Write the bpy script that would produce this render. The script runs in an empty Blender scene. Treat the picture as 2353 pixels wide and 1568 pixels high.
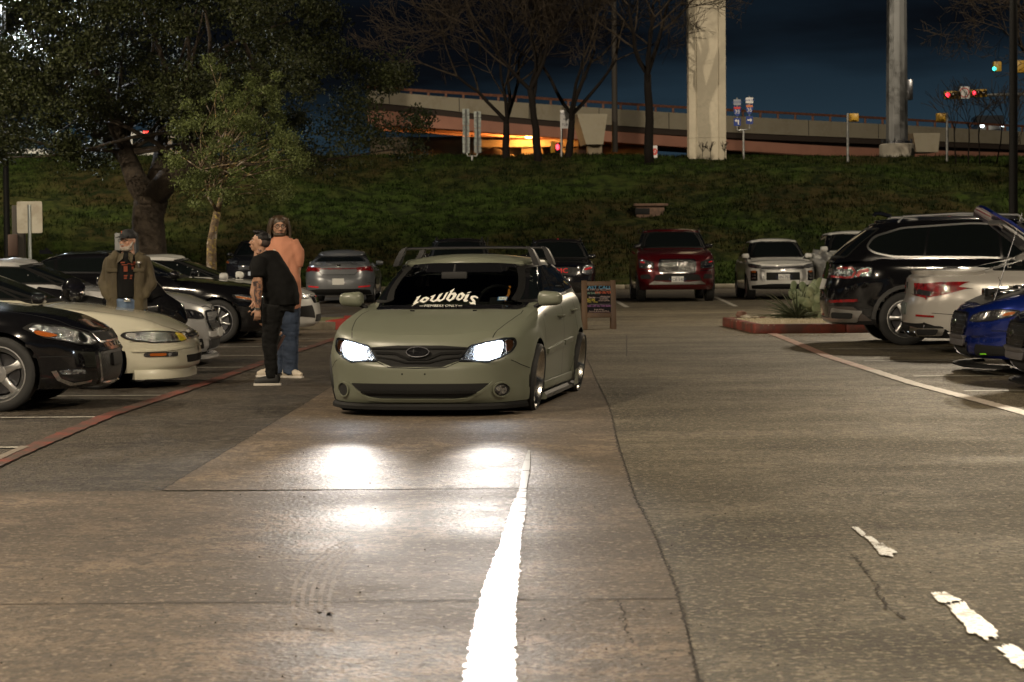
import bpy, bmesh, math, random
import numpy as np
from mathutils import Vector, Matrix, noise as mnoise
from mathutils.bvhtree import BVHTree
from mathutils.geometry import tessellate_polygon
random.seed(7); RS = np.random.RandomState(7)
sc = bpy.context.scene
COL = sc.collection
R = math.radians

# ------------------------------------------------------------------ camera
F, CX, CY, CH = 5230.0, 1176.5, 784.0, 1.47      # focal length and centre in pixels of a 2353 px wide picture, eye height
pit, rol = R(2.387), R(0.5)
fw = Vector((0, math.cos(pit), -math.sin(pit)))
r0 = Vector((1, 0, 0)); u0 = Vector((0, math.sin(pit), math.cos(pit)))
rt = r0*math.cos(rol) - u0*math.sin(rol); up = u0*math.cos(rol) + r0*math.sin(rol)
EYE = Vector((0, 0, CH))
cd = bpy.data.cameras.new('camera'); cam = bpy.data.objects.new('camera', cd); COL.objects.link(cam)
cd.sensor_width = 36; cd.lens = F/2353*36; cd.clip_end = 3000; cd.clip_start = .1
m = Matrix((rt, up, -fw)).transposed().to_4x4(); m.translation = EYE; cam.matrix_world = m
cd.dof.use_dof = True; cd.dof.focus_distance = 19.8; cd.dof.aperture_fstop = 7.0
sc.camera = cam
def ray(u, v): return fw*F + rt*(u-CX) + up*(CY-v)
def gp(u, v, h=0.0):
    d = ray(u, v); p = EYE + d*((h-CH)/d.z); return Vector((p.x, p.y, h))
def sp(u, v, Y):
    d = ray(u, v); return EYE + d*(Y/d.y)

# ------------------------------------------------------------------ sky, exposure
W = bpy.data.worlds.new('World'); sc.world = W; W.use_nodes = True
nt = W.node_tree; nt.nodes.clear()
def N(t, ty, **k):
    n = t.nodes.new(ty)
    for a, b in k.items(): setattr(n, a, b)
    return n
wo = N(nt, 'ShaderNodeOutputWorld'); bg = N(nt, 'ShaderNodeBackground'); bg.inputs[1].default_value = .88
sk = N(nt, 'ShaderNodeTexCoord'); sep = N(nt, 'ShaderNodeSeparateXYZ'); nt.links.new(sk.outputs['Generated'], sep.inputs[0])
rp = N(nt, 'ShaderNodeValToRGB'); nt.links.new(sep.outputs['Z'], rp.inputs[0])
e = rp.color_ramp.elements; e[0].position = 0.0; e[0].color = (.020, .034, .052, 1); e[1].position = .30; e[1].color = (.0018, .0025, .005, 1)
x = e.new(.05); x.color = (.019, .037, .053, 1); x = e.new(.085); x.color = (.009, .018, .028, 1); x = e.new(.13); x.color = (.003, .0052, .009, 1)
mp = N(nt, 'ShaderNodeMapping'); mp.inputs['Scale'].default_value = (1.5, 1.5, 9); nt.links.new(sk.outputs['Generated'], mp.inputs[0])
cn = N(nt, 'ShaderNodeTexNoise'); cn.inputs['Scale'].default_value = 1.6; cn.inputs['Detail'].default_value = 6; cn.inputs['Roughness'].default_value = .52
nt.links.new(mp.outputs[0], cn.inputs['Vector'])
zr = N(nt, 'ShaderNodeMapRange'); zr.inputs[1].default_value = .030; zr.inputs[2].default_value = .095; zr.inputs[3].default_value = .28; zr.inputs[4].default_value = -.10
zx = N(nt, 'ShaderNodeMapRange'); zx.inputs[1].default_value = -.16; zx.inputs[2].default_value = .12; zx.inputs[3].default_value = -.16; zx.inputs[4].default_value = .07; nt.links.new(sep.outputs['X'], zx.inputs[0])
zs = N(nt, 'ShaderNodeMath', operation='ADD')
nt.links.new(sep.outputs['Z'], zr.inputs[0])
ad = N(nt, 'ShaderNodeMath', operation='ADD'); nt.links.new(cn.outputs[0], ad.inputs[0]); nt.links.new(zr.outputs[0], zs.inputs[0]); nt.links.new(zx.outputs[0], zs.inputs[1]); nt.links.new(zs.outputs[0], ad.inputs[1])
cr = N(nt, 'ShaderNodeMapRange'); cr.inputs[1].default_value = .43; cr.inputs[2].default_value = .58; cr.inputs[3].default_value = .05; cr.inputs[4].default_value = 1
nt.links.new(ad.outputs[0], cr.inputs[0])
ml = N(nt, 'ShaderNodeMix', data_type='RGBA'); ml.inputs[6].default_value = (.0025, .0028, .004, 1)
nt.links.new(cr.outputs[0], ml.inputs[0]); nt.links.new(rp.outputs[0], ml.inputs[7]); nt.links.new(ml.outputs[2], bg.inputs[0]); nt.links.new(bg.outputs[0], wo.inputs[0])
sc.view_settings.view_transform = 'Standard'; sc.view_settings.look = 'None'; sc.view_settings.gamma = 1; sc.view_settings.exposure = 0.0
sc.cycles.use_denoising = True; sc.cycles.max_bounces = 6; sc.cycles.diffuse_bounces = 2; sc.cycles.glossy_bounces = 3
sc.cycles.transparent_max_bounces = 8; sc.cycles.sample_clamp_indirect = 4; sc.cycles.caustics_reflective = False; sc.cycles.caustics_refractive = False

# ------------------------------------------------------------------ materials
MATS = {}
def mat(name, col=(.5, .5, .5), rough=.5, metal=0, spec=.5, coat=0, cr=.03, emit=None, es=0, trans=0, noise=None, bump=None, rvar=0, sheen=0, coords='Object'):
    """noise=(scale, colour2, lo, hi[, stretch]); bump=(scale, strength, distance)"""
    if name in MATS: return MATS[name]
    m = bpy.data.materials.new(name); m.use_nodes = True; t = m.node_tree; b = t.nodes['Principled BSDF']
    I = b.inputs; I['Base Color'].default_value = (*col, 1); I['Roughness'].default_value = rough; I['Metallic'].default_value = metal
    I['Specular IOR Level'].default_value = spec; I['Coat Weight'].default_value = coat; I['Coat Roughness'].default_value = cr
    I['Transmission Weight'].default_value = trans; I['Sheen Weight'].default_value = sheen
    if emit: I['Emission Color'].default_value = (*emit, 1); I['Emission Strength'].default_value = es
    if noise or bump:
        tc = N(t, 'ShaderNodeTexCoord')
    if noise:
        for k, (s, c2, lo, hi, *st) in enumerate(noise if isinstance(noise, list) else [noise]):
            mpn = N(t, 'ShaderNodeMapping'); mpn.inputs['Scale'].default_value = st[0] if st else (1, 1, 1)
            t.links.new(tc.outputs[coords], mpn.inputs[0])
            n = N(t, 'ShaderNodeTexNoise'); n.inputs['Scale'].default_value = s; n.inputs['Detail'].default_value = 6; n.inputs['Roughness'].default_value = .6
            t.links.new(mpn.outputs[0], n.inputs['Vector'])
            mr = N(t, 'ShaderNodeMapRange'); mr.inputs[1].default_value = lo; mr.inputs[2].default_value = hi; t.links.new(n.outputs[0], mr.inputs[0])
            mx = N(t, 'ShaderNodeMix', data_type='RGBA'); t.links.new(mr.outputs[0], mx.inputs[0]); mx.inputs[7].default_value = (*c2, 1)
            if k == 0: mx.inputs[6].default_value = (*col, 1)
            else: t.links.new(prev, mx.inputs[6])
            prev = mx.outputs[2]
            if k == 0 and rvar:
                m2 = N(t, 'ShaderNodeMapRange'); m2.inputs[1].default_value = .3; m2.inputs[2].default_value = .7; m2.inputs[3].default_value = rough-rvar; m2.inputs[4].default_value = rough+rvar
                t.links.new(n.outputs[0], m2.inputs[0]); t.links.new(m2.outputs[0], I['Roughness'])
        t.links.new(prev, I['Base Color'])
    if bump:
        prevn = None
        for (s, st, dist) in (bump if isinstance(bump, list) else [bump]):
            n = N(t, 'ShaderNodeTexNoise'); n.inputs['Scale'].default_value = s; n.inputs['Detail'].default_value = 4; t.links.new(tc.outputs[coords], n.inputs['Vector'])
            bp = N(t, 'ShaderNodeBump'); bp.inputs['Strength'].default_value = st; bp.inputs['Distance'].default_value = dist
            t.links.new(n.outputs[0], bp.inputs['Height'])
            if prevn: t.links.new(prevn, bp.inputs['Normal'])
            prevn = bp.outputs[0]
        t.links.new(prevn, I['Normal'])
    MATS[name] = m; return m
def paint(name, col, rough=.35, metal=0, coat=1, cr=.04):
    return mat(name, col, rough, metal, .5, coat, cr, bump=(9, .015, .01))
RUB = mat('tyre rubber', (.018, .018, .018), .75, bump=(60, .2, .004))
BLK = mat('black plastic', (.009, .009, .009), .6, spec=.2, bump=(80, .1, .002))
PBLK = mat('gloss black', (.008, .008, .009), .12, coat=1)
DRK = mat('dark void', (.006, .006, .006), .9)
GLS = mat('tinted glass', (.006, .008, .008), .03, spec=.7, coat=.5, bump=(1.3, .05, .02))
CHR = mat('chrome', (.75, .75, .76), .13, 1, bump=(30, .05, .003))
ALU = mat('brushed aluminium', (.62, .62, .62), .28, 1, bump=(40, .05, .002))
DALU = mat('dark alloy', (.13, .13, .14), .3, .9)
LAMP = mat('lamp reflector', (.55, .57, .58), .18, .85, coat=1, cr=.02, noise=(22, (.03, .03, .035), .42, .58), bump=(45, .7, .02))
SMOK = mat('smoked lamp lens', (.03, .03, .032), .1, 0, .8, coat=1, cr=.02, noise=(16, (.25, .25, .26), .55, .7), bump=(40, .3, .01))
AMB = mat('amber lens', (.34, .085, .012), .15, coat=1, bump=(70, .5, .01))
RED = mat('red lens', (.28, .008, .010), .12, coat=1, noise=(14, (.06, .004, .006), .4, .65), bump=(50, .4, .01))
REDLIT = mat('faintly glowing red', (.6, .02, .03), .2, coat=1, emit=(1, .03, .03), es=.12)  # red with a faint glow of its own, though no lamp is lit
PLW = mat('plate white', (.62, .62, .6), .4)
INK = mat('ink', (.03, .04, .09), .5)
CAB = mat('cabin trim', (.018, .018, .019), .8)
def glass_thin(name, tint, gl=.04):
    m = bpy.data.materials.new(name); m.use_nodes = True; t = m.node_tree; t.nodes.clear()
    o = N(t, 'ShaderNodeOutputMaterial'); mx = N(t, 'ShaderNodeMixShader'); tr = N(t, 'ShaderNodeBsdfTransparent'); g = N(t, 'ShaderNodeBsdfGlossy')
    tr.inputs[0].default_value = (*tint, 1); g.inputs['Roughness'].default_value = .02; fr = N(t, 'ShaderNodeFresnel'); fr.inputs[0].default_value = 1.5
    t.links.new(fr.outputs[0], mx.inputs[0]); t.links.new(tr.outputs[0], mx.inputs[1]); t.links.new(g.outputs[0], mx.inputs[2]); t.links.new(mx.outputs[0], o.inputs[0]); return m
WGL = glass_thin('windscreen glass', (.42, .45, .43))
LGL = glass_thin('clear lamp glass', (.85, .87, .88))

# ------------------------------------------------------------------ object helpers
def tag(o, label=None, cat=None, group=None, kind=None):
    if label: o['label'] = label
    if cat: o['category'] = cat
    if group: o['group'] = group
    if kind: o['kind'] = kind
    return o
def empty(name, loc=(0, 0, 0), rz=0, label=None, cat=None, group=None):
    o = bpy.data.objects.new(name, None); COL.objects.link(o); o.location = loc; o.rotation_euler = (0, 0, rz); o.empty_display_size = .1
    return tag(o, label, cat, group)
def mk(name, vf, mats, parent=None, smooth=True, ang=38, idx=None):
    v, f = vf[0], vf[1]
    me = bpy.data.meshes.new(name); me.from_pydata([tuple(a) for a in v], [], [tuple(a) for a in f])
    for mm in (mats if isinstance(mats, (list, tuple)) else [mats]): me.materials.append(mm)
    if idx is not None: me.polygons.foreach_set('material_index', idx)
    if smooth:
        me.polygons.foreach_set('use_smooth', [True]*len(me.polygons)); me.update()
        me.set_sharp_from_angle(angle=R(ang))
    me.update()
    o = bpy.data.objects.new(name, me); COL.objects.link(o)
    if parent: o.parent = parent
    return o
class G:
    """collects shapes of ONE piece"""
    def __init__(s): s.v = []; s.f = []
    def add(s, v, f):
        n = len(s.v); s.v += [tuple(a) for a in v]; s.f += [tuple(i+n for i in a) for a in f]; return s
    def box(s, x0, x1, y0, y1, z0, z1):
        v = [(x, y, z) for z in (z0, z1) for y in (y0, y1) for x in (x0, x1)]
        return s.add(v, [(0, 2, 3, 1), (4, 5, 7, 6), (0, 1, 5, 4), (2, 6, 7, 3), (0, 4, 6, 2), (1, 3, 7, 5)])
    def bbox(s, x0, x1, y0, y1, z0, z1, b=.01):   # box with chamfered edges
        bm = bmesh.new(); q = G().box(x0, x1, y0, y1, z0, z1)
        vs = [bm.verts.new(a) for a in q.v]; [bm.faces.new([vs[i] for i in f]) for f in q.f]
        bmesh.ops.bevel(bm, geom=bm.edges[:], offset=b, segments=2, affect='EDGES', profile=.5)
        return s.bm(bm)
    def bm(s, bm):
        bm.verts.index_update(); v = [tuple(a.co) for a in bm.verts]; f = [[a.index for a in p.verts] for p in bm.faces]; bm.free(); return s.add(v, f)
    def tube(s, pts, rad, n=8, cap=True, ell=1.0, ax=None):
        pts = [Vector(p) for p in pts]; k = len(pts)
        if not isinstance(rad, (list, tuple)): rad = [rad]*k
        v = []; t = None; pn = None
        for i, p in enumerate(pts):
            d = (pts[min(i+1, k-1)] - pts[max(i-1, 0)]).normalized()
            if pn is None:
                a = Vector(ax) if ax else (Vector((0, 0, 1)) if abs(d.z) < .9 else Vector((1, 0, 0)))
                pn = (a - d*a.dot(d)).normalized()
            else: pn = (pn - d*pn.dot(d)).normalized()
            b = d.cross(pn)
            r = rad[i]
            for j in range(n):
                an = 2*math.pi*j/n; v.append(p + pn*(r*math.cos(an)) + b*(r*ell*math.sin(an)))
        f = [(i*n+j, i*n+(j+1) % n, (i+1)*n+(j+1) % n, (i+1)*n+j) for i in range(k-1) for j in range(n)]
        if cap: f += [tuple(range(n))[::-1], tuple((k-1)*n+j for j in range(n))]
        return s.add(v, f)
    def lathe(s, prof, n=24, axis='y', a0=0, a1=2*math.pi):
        full = abs(a1-a0-2*math.pi) < 1e-6; k = n if full else n+1; v = []
        for (r, h) in prof:
            for j in range(k):
                a = a0+(a1-a0)*j/n; c, q = r*math.cos(a), r*math.sin(a)
                v.append((c, h, q) if axis == 'y' else ((c, q, h) if axis == 'z' else (h, c, q)))
        f = [(i*k+j, i*k+(j+1) % k, (i+1)*k+(j+1) % k, (i+1)*k+j) for i in range(len(prof)-1) for j in range(n)]
        return s.add(v, f)
    def ball(s, c, r, n=12, sc_=(1, 1, 1)):
        v = []; k = n//2+1
        for i in range(k):
            t = math.pi*i/(k-1)
            for j in range(n): a = 2*math.pi*j/n; v.append((c[0]+r*sc_[0]*math.sin(t)*math.cos(a), c[1]+r*sc_[1]*math.sin(t)*math.sin(a), c[2]+r*sc_[2]*math.cos(t)))
        return s.add(v, [(i*n+j, (i+1)*n+j, (i+1)*n+(j+1) % n, i*n+(j+1) % n) for i in range(k-1) for j in range(n)])
    def xf(s, M): s.v = [tuple(M @ Vector(a)) for a in s.v]; return s
    def mk(s, name, mats, parent=None, **k): return mk(name, (s.v, s.f), mats, parent, **k)
def copy_tree(o, parent=None):
    c = o.copy(); COL.objects.link(c); c.parent = parent
    for ch in list(o.children): copy_tree(ch, c)
    return c
TMP = bpy.data.scenes.new('workbench')
def baked(o):
    vl = TMP.view_layers[0]; vl.update(); return bpy.data.meshes.new_from_object(o.evaluated_get(vl.depsgraph), depsgraph=vl.depsgraph)
def text_vf(s, size=1, align='CENTER'):
    cu = bpy.data.curves.new('t', 'FONT'); cu.body = s; cu.size = size; cu.align_x = align; cu.align_y = 'CENTER'; cu.resolution_u = 2
    o = bpy.data.objects.new('t', cu); TMP.collection.objects.link(o); me = baked(o)
    v = [tuple(a.co) for a in me.vertices]; f = [tuple(p.vertices) for p in me.polygons]
    bpy.data.objects.remove(o); bpy.data.meshes.remove(me); bpy.data.curves.remove(cu); return v, f
def hermite(P, x):
    """smooth interpolation through points P[(x, y)] sorted by x"""
    if x <= P[0][0]: return P[0][1]
    if x >= P[-1][0]: return P[-1][1]
    n = len(P)
    for i in range(n-1):
        if x <= P[i+1][0]: break
    def sl(k):
        if k == 0 or k == n-1: 
            a, b = (0, 1) if k == 0 else (n-2, n-1); return (P[b][1]-P[a][1])/(P[b][0]-P[a][0])
        h0, h1 = P[k][0]-P[k-1][0], P[k+1][0]-P[k][0]; d0, d1 = (P[k][1]-P[k-1][1])/h0, (P[k+1][1]-P[k][1])/h1
        if d0*d1 <= 0: return 0
        return (h0+h1)*3/((2*h1+h0)/d0+(h1+2*h0)/d1)
    h = P[i+1][0]-P[i][0]; t = (x-P[i][0])/h; m0, m1 = sl(i)*h, sl(i+1)*h
    return (2*t**3-3*t*t+1)*P[i][1]+(t**3-2*t*t+t)*m0+(-2*t**3+3*t*t)*P[i+1][1]+(t**3-t*t)*m1
def rnd(poly, r=.03, n=4):
    """round the corners of a 2-D polygon"""
    out = []; k = len(poly)
    for i in range(k):
        p, a, b = Vector(poly[i]), Vector(poly[i-1]), Vector(poly[(i+1) % k])
        da, db = (a-p), (b-p); rr = min(r, da.length*.45, db.length*.45)
        s, e_ = p+da.normalized()*rr, p+db.normalized()*rr
        for j in range(n+1): t = j/n; q = s*(1-t)**2+p*2*t*(1-t)+e_*t*t; out.append((q.x, q.y))
    return out
# ------------------------------------------------------------------ car body
class Body:
    """car skin; x forward from the front axle, y to the car's left, z up"""
    def __init__(s, S):
        s.S = S; wb, fo, ro, hw = S['wb'], S['fo'], S['ro'], S['hw']; zb = S['zb']
        sh, ck, fp, rpr, sd = S['sh'], S['ck'], S['fp'], S['rp'], S['side']; K2 = S.get('k2', 34); M = S.get('rows', 26); P = 18
        xa, xb = S.get('xa', -.05), -wb+S.get('xbo', 0)
        def fine(n):
            L = [(math.sin(t)**(2/n), math.cos(t)**(2/n)) for t in np.linspace(0, math.pi/2, 400)]
            d = [0]
            for i in range(1, 400): d.append(d[-1]+math.hypot(L[i][0]-L[i-1][0], (L[i][1]-L[i-1][1])))
            o = []
            for q in np.linspace(0, d[-1], K2+1)[1:]:
                j = min(int(np.searchsorted(d, q)), 399); o.append(L[j])
            o[-1] = (1, 0); return o
        cols = [('r', a, b) for a, b in reversed(fine(S.get('nr', 3)))]
        nm = max(6, int((xa-xb)/.05)); cols += [('m', q, 1) for q in np.linspace(xb, xa, nm)]
        cols += [('f', a, b) for a, b in fine(S.get('nf', 3))]
        V = []; nc = len(cols); fr = S.get('flare', .02); Ra = S['Ra']; zw = S['wr']
        fl = S.get('crease')
        for j in range(M+1):
            t = j/M
            for (k, a, b) in cols:
                if k == 'm': x = a
                elif k == 'f': x = xa+(fo+hermite(fp, t)-xa)*a
                else: x = xb-(ro+hermite(rpr, t)+S.get('xbo', 0))*a
                z0 = zb
                z = z0+(hermite(sh, x)-z0)*t; y = hw*hermite(sd, t)*b
                if k == 'f' and a > .8 and 'fb' in S: z += 0
                for wx in (0, -wb):
                    r = math.hypot(x-wx, z-zw)
                    if r > Ra*.8 and b > .5: y += fr*math.exp(-(max(r-Ra, 0)/.10)**2)*min(1, b)
                V.append([x, y, z])
        s.nc = nc
        # arch snapping
        kill = set()
        for i, p in enumerate(V):
            for wx in (0, -wb):
                dx, dz = p[0]-wx, p[2]-zw; r = math.hypot(dx, dz)
                if abs(r-Ra) < .024 and r > 0 and abs(p[1]) > hw*.55: p[0] = wx+dx*Ra/r; p[2] = zw+dz*Ra/r
        n = len(V); F_ = []
        for j in range(M):
            for i in range(nc-1):
                q = (j*nc+i, j*nc+i+1, (j+1)*nc+i+1, (j+1)*nc+i)
                cx = sum(V[a][0] for a in q)/4; cz = sum(V[a][2] for a in q)/4; cy = sum(V[a][1] for a in q)/4
                if any(math.hypot(cx-wx, cz-zw) < Ra-.004 for wx in (0, -wb)) and cy > hw*.55: continue
                F_.append(q)
        VV = [tuple(p) for p in V]+[(p[0], -p[1], p[2]) for p in V]
        FF = [q[::-1] for q in F_]+[tuple(a+n for a in q) for q in F_]
        # deck
        base = M*nc; row0 = [base+i for i in range(nc)]; row1 = [base+n+i for i in range(nc)]
        grid = [row0]
        for k in range(1, P):
            r = []
            for i in range(nc):
                x, y, z = V[base+i]; q = 1-2*k/P
                am = (hermite(ck, x)-z)*min(1, y/(.55*hw))
                e = 1-abs(q)**S.get('dp', 2.6); zz = z+am*e
                if 'hoodbulge' in S and x > S['hoodbulge'][0]: zz += S['hoodbulge'][1]*math.exp(-((abs(y*q)-.45)/.10)**2)*min(1, (x-S['hoodbulge'][0])/.3)*min(1, max(0, (fo-x)/.6))
                VV.append((x, y*q, zz)); r.append(len(VV)-1)
            grid.append(r)
        grid.append(row1)
        for k in range(P):
            for i in range(nc-1): FF.append((grid[k+1][i], grid[k+1][i+1], grid[k][i+1], grid[k][i]))
        s.nlow = len(FF)
        # underside
        under = []
        inn = []
        for i in range(nc):
            x, y, z = V[i]; yy = y
            if any(abs(x-wx) < Ra+.02 for wx in (0, -wb)): yy = min(y, hw-.32)
            VV += [(x, yy, z), (x, -yy, z)]; inn.append((len(VV)-2, len(VV)-1))
        for i in range(nc-1): under.append((inn[i][0], inn[i+1][0], inn[i+1][1], inn[i][1]))
        # greenhouse
        Gh = S['gh']; s.gh0 = len(FF)
        if Gh:
            xw0, xw1, xr1, xr0 = Gh['x']; yb, yr = Gh['y']; zr = Gh['zr']; tf, tr = Gh.get('tf', .5), Gh.get('tr', .4); nf, nr = Gh.get('n', (2.6, 3)); Q = 14; K = 16
            c2 = []
            def ar(n):
                L = [(math.sin(t)**(2/n), math.cos(t)**(2/n)) for t in np.linspace(0, math.pi/2, 300)]; d = [0]
                for i in range(1, 300): d.append(d[-1]+math.hypot((L[i][0]-L[i-1][0])*.5, L[i][1]-L[i-1][1]))
                return [L[min(int(np.searchsorted(d, q)), 299)] for q in np.linspace(0, d[-1], K+1)[1:]]
            A, B = ar(nf), ar(nr); A[-1] = (1, 0); B[-1] = (1, 0)
            rows = []; fr_ = .055
            lev = [(q/Q, 0) for q in range(Q+1)]+[(1, math.pi/2*k/5) for k in range(1, 6)]
            zbt = Gh.get('zb')
            bul = Gh.get('bulge', .0)
            for (l, ph) in lev:
                Xf = xw0+(xw1-xw0)*l+bul*math.sin(l*math.pi); Xr = xr0+(xr1-xr0)*l-Gh.get('rbulge', .0)*math.sin(l*math.pi)
                yy = yb+(yr-yb)*(l**1.25)
                row = []
                mid = [Xr+tr+(Xf-tf-Xr-tr)*q for q in np.linspace(0, 1, 26)]
                pts = [(Xr+tr-tr*a, yy*b) for a, b in reversed(B)]+[(x_, yy) for x_ in mid]+[(Xf-tf+tf*a, yy*b) for a, b in A]
                rows.append(pts)
            top = rows[Q]; bot = rows[0]; m_ = len(top); idx = []
            for li, (l, ph) in enumerate(lev):
                r = []
                for i in range(m_):
                    x, y = rows[li][i]; zt = hermite(zr, top[i][0])-fr_; z0 = (hermite(sh, bot[i][0]) if zbt is None else hermite(zbt, bot[i][0]))-.03
                    z = z0+(zt-z0)*l
                    if ph:
                        ins = fr_*1.2*(1-math.cos(ph)); cxm = (xw1+xr1)/2
                        x = x-math.copysign(min(abs(x-cxm), ins*min(1, abs(x-cxm)/max(.2, (xw1-xr1)/2))), x-cxm); y = max(0, y-ins) if y > 1e-6 else 0
                        z = zt+fr_*.75*math.sin(ph)
                    VV.append((x, y, z)); VV.append((x, -y, z)); r.append(len(VV)-2)
                idx.append(r)
            for li in range(len(lev)-1):
                for i in range(m_-1):
                    a, b, c, d = idx[li][i], idx[li][i+1], idx[li+1][i+1], idx[li+1][i]; FF.append((d, c, b, a)); FF.append((a+1, b+1, c+1, d+1))
            T = idx[-1]; g2 = [T]
            for k in range(1, 12):
                r = []
                for i in range(m_):
                    x, y, z = VV[T[i]]; q = 1-2*k/12; VV.append((x, y*q, z+Gh.get('crown', .045)*(1-abs(q)**2.2)*min(1, y/.3))); r.append(len(VV)-1)
                g2.append(r)
            g2.append([a+1 for a in T])
            for k in range(12):
                for i in range(m_-1): FF.append((g2[k+1][i], g2[k+1][i+1], g2[k][i+1], g2[k][i]))
        hole = S.get('hole')     # list of (plane, poly) cut out of the greenhouse for see-through glass
        if hole:
            def inside(p, poly):
                c = False; k = len(poly)
                for i in range(k):
                    a, b = poly[i], poly[i-1]
                    if (a[1] > p[1]) != (b[1] > p[1]) and p[0] < (b[0]-a[0])*(p[1]-a[1])/(b[1]-a[1])+a[0]: c = not c
                return c
            keep = []
            for k, f in enumerate(FF):
                c = [sum(VV[i][q] for i in f)/len(f) for q in range(3)]; cut = False
                if k >= s.gh0:
                    for pl, poly in hole:
                        if pl == 'F' and c[0] > (Gh['x'][1]-.12) and inside((c[1], c[2]), poly): cut = True
                        if pl == 'S' and inside((c[0], c[2]), poly) and abs(c[1]) > .45: cut = True
                        if pl == 'R' and c[0] < (Gh['x'][2]+.12) and inside((c[1], c[2]), poly): cut = True
                if not cut: keep.append(f)
            full = FF; FF2 = keep
        else: full = FF; FF2 = FF
        s.full = (VV, full); s.V = VV; s.F = FF2+under; s.idx = [0]*len(FF2)+[1]*len(under)
        s.bvh = BVHTree.FromPolygons(VV, full)
    def hit(s, pl, a, b, sg=1):
        o, d = {'S': ((a, 4*sg, b), (0, -sg, 0)), 'F': ((6, a, b), (-1, 0, 0)), 'R': ((-12, a, b), (1, 0, 0)), 'T': ((a, b, 5), (0, 0, -1))}[pl]
        d = Vector(d); p, nn, i, _ = s.bvh.ray_cast(Vector(o), d)
        if p is None: 
            p, nn, i, _ = s.bvh.find_nearest(Vector({'S': (a, s.S['hw']*sg*.9, b), 'F': (s.S['fo'], a, b), 'R': (-s.S['wb']-s.S['ro'], a, b), 'T': (a, b, 1)}[pl]))
        if nn.dot(d) > 0: nn = -nn
        return p, nn
    def proj(s, vf, pl, off=.004, sg=1, rim=.012):
        """project a flat mesh (2-D verts, faces) on the skin and give it a turned-in rim"""
        v2, f = vf; V = []; NN = []
        for a in v2:
            p, nn = s.hit(pl, a[0], a[1], sg); V.append(p+nn*off); NN.append(nn)
        F_ = [tuple(q) for q in f]
        flip = None
        for q in F_[:1]:
            a, b, c = [V[i] for i in q[:3]]; flip = (b-a).cross(c-a).dot(NN[q[0]]) < 0
        if flip: F_ = [q[::-1] for q in F_]
        if rim:
            ed = {}
            for q in F_:
                for i in range(len(q)): ed[(q[i], q[(i+1) % len(q)])] = 1
            bd = [e for e in ed if (e[1], e[0]) not in ed]; mp_ = {}
            for a, b in bd:
                for c in (a, b):
                    if c not in mp_: mp_[c] = len(V); V.append(V[c]-NN[c]*(off+rim))
                F_.append((b, a, mp_[a], mp_[b]))
        return [tuple(a) for a in V], F_
def flat(poly, g=.05):
    """dense flat mesh of a 2-D polygon"""
    bm = bmesh.new(); tri = tessellate_polygon([[Vector((a, b, 0)) for a, b in poly]]); vs = [bm.verts.new((a, b, 0)) for a, b in poly]
    for t in tri:
        try: bm.faces.new([vs[i] for i in t])
        except ValueError: pass
    for ax in (0, 1):
        lo, hi = min(p[ax] for p in poly), max(p[ax] for p in poly); k = int((hi-lo)/g)
        for i in range(1, k+1):
            co = [0, 0, 0]; no = [0, 0, 0]; co[ax] = lo+(hi-lo)*i/(k+1); no[ax] = 1
            bmesh.ops.bisect_plane(bm, geom=bm.verts[:]+bm.edges[:]+bm.faces[:], plane_co=co, plane_no=no)
    bmesh.ops.recalc_face_normals(bm, faces=bm.faces[:])
    bm.verts.index_update(); v = [(a.co.x, a.co.y) for a in bm.verts]; f = [[a.index for a in p.verts] for p in bm.faces]; bm.free(); return v, f
def ribbon(pl, w, closed=False, g=.05):
    pts = []
    P = [Vector(p) for p in pl]; 
    if closed: P = P+[P[0]]
    for i in range(len(P)-1):
        k = max(1, int((P[i+1]-P[i]).length/g))
        for j in range(k): pts.append(P[i].lerp(P[i+1], j/k))
    if not closed: pts.append(P[-1])
    n = len(pts); v = []; f = []
    for i, p in enumerate(pts):
        a = pts[(i-1) % n] if closed else pts[max(i-1, 0)]; b = pts[(i+1) % n] if closed else pts[min(i+1, n-1)]
        d = (b-a).normalized(); nn = Vector((-d.y, d.x))*w/2; v += [(p.x+nn.x, p.y+nn.y), (p.x-nn.x, p.y-nn.y)]
    for i in range(n if closed else n-1): j = (i+1) % n; f.append((2*i, 2*i+1, 2*j+1, 2*j))
    return v, f
def clip(poly, a, b):
    """part of poly to the left of the line a->b"""
    out = []; d = (b[0]-a[0], b[1]-a[1])
    sd = lambda p: d[0]*(p[1]-a[1])-d[1]*(p[0]-a[0])
    for i in range(len(poly)):
        p, q = poly[i-1], poly[i]; s1, s2 = sd(p), sd(q)
        if (s1 >= 0) != (s2 >= 0): t = s1/(s1-s2); out.append((p[0]+(q[0]-p[0])*t, p[1]+(q[1]-p[1])*t))
        if s2 >= 0: out.append(q)
    return out
def smooth_hull(g, parent, name, matl, sub=2):
    """subdivide a rough cage into a rounded piece"""
    me = bpy.data.meshes.new('t'); me.from_pydata(g.v, [], g.f); o = bpy.data.objects.new('t', me); COL.objects.link(o)
    md = o.modifiers.new('s', 'SUBSURF'); md.levels = sub; bpy.context.view_layer.update()
    m2 = bpy.data.meshes.new_from_object(o.evaluated_get(bpy.context.evaluated_depsgraph_get()))
    bpy.data.objects.remove(o); bpy.data.meshes.remove(me); m2.name = name; m2.materials.clear(); m2.materials.append(matl)
    m2.polygons.foreach_set('use_smooth', [True]*len(m2.polygons)); o = bpy.data.objects.new(name, m2); COL.objects.link(o)
    if parent: o.parent = parent
    return o
sh_in = lambda poly, k: [(sum(p[0] for p in poly)/len(poly)*(1-k)+a*k, sum(p[1] for p in poly)/len(poly)*(1-k)+b*k) for a, b in poly]
WH = {}
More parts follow.
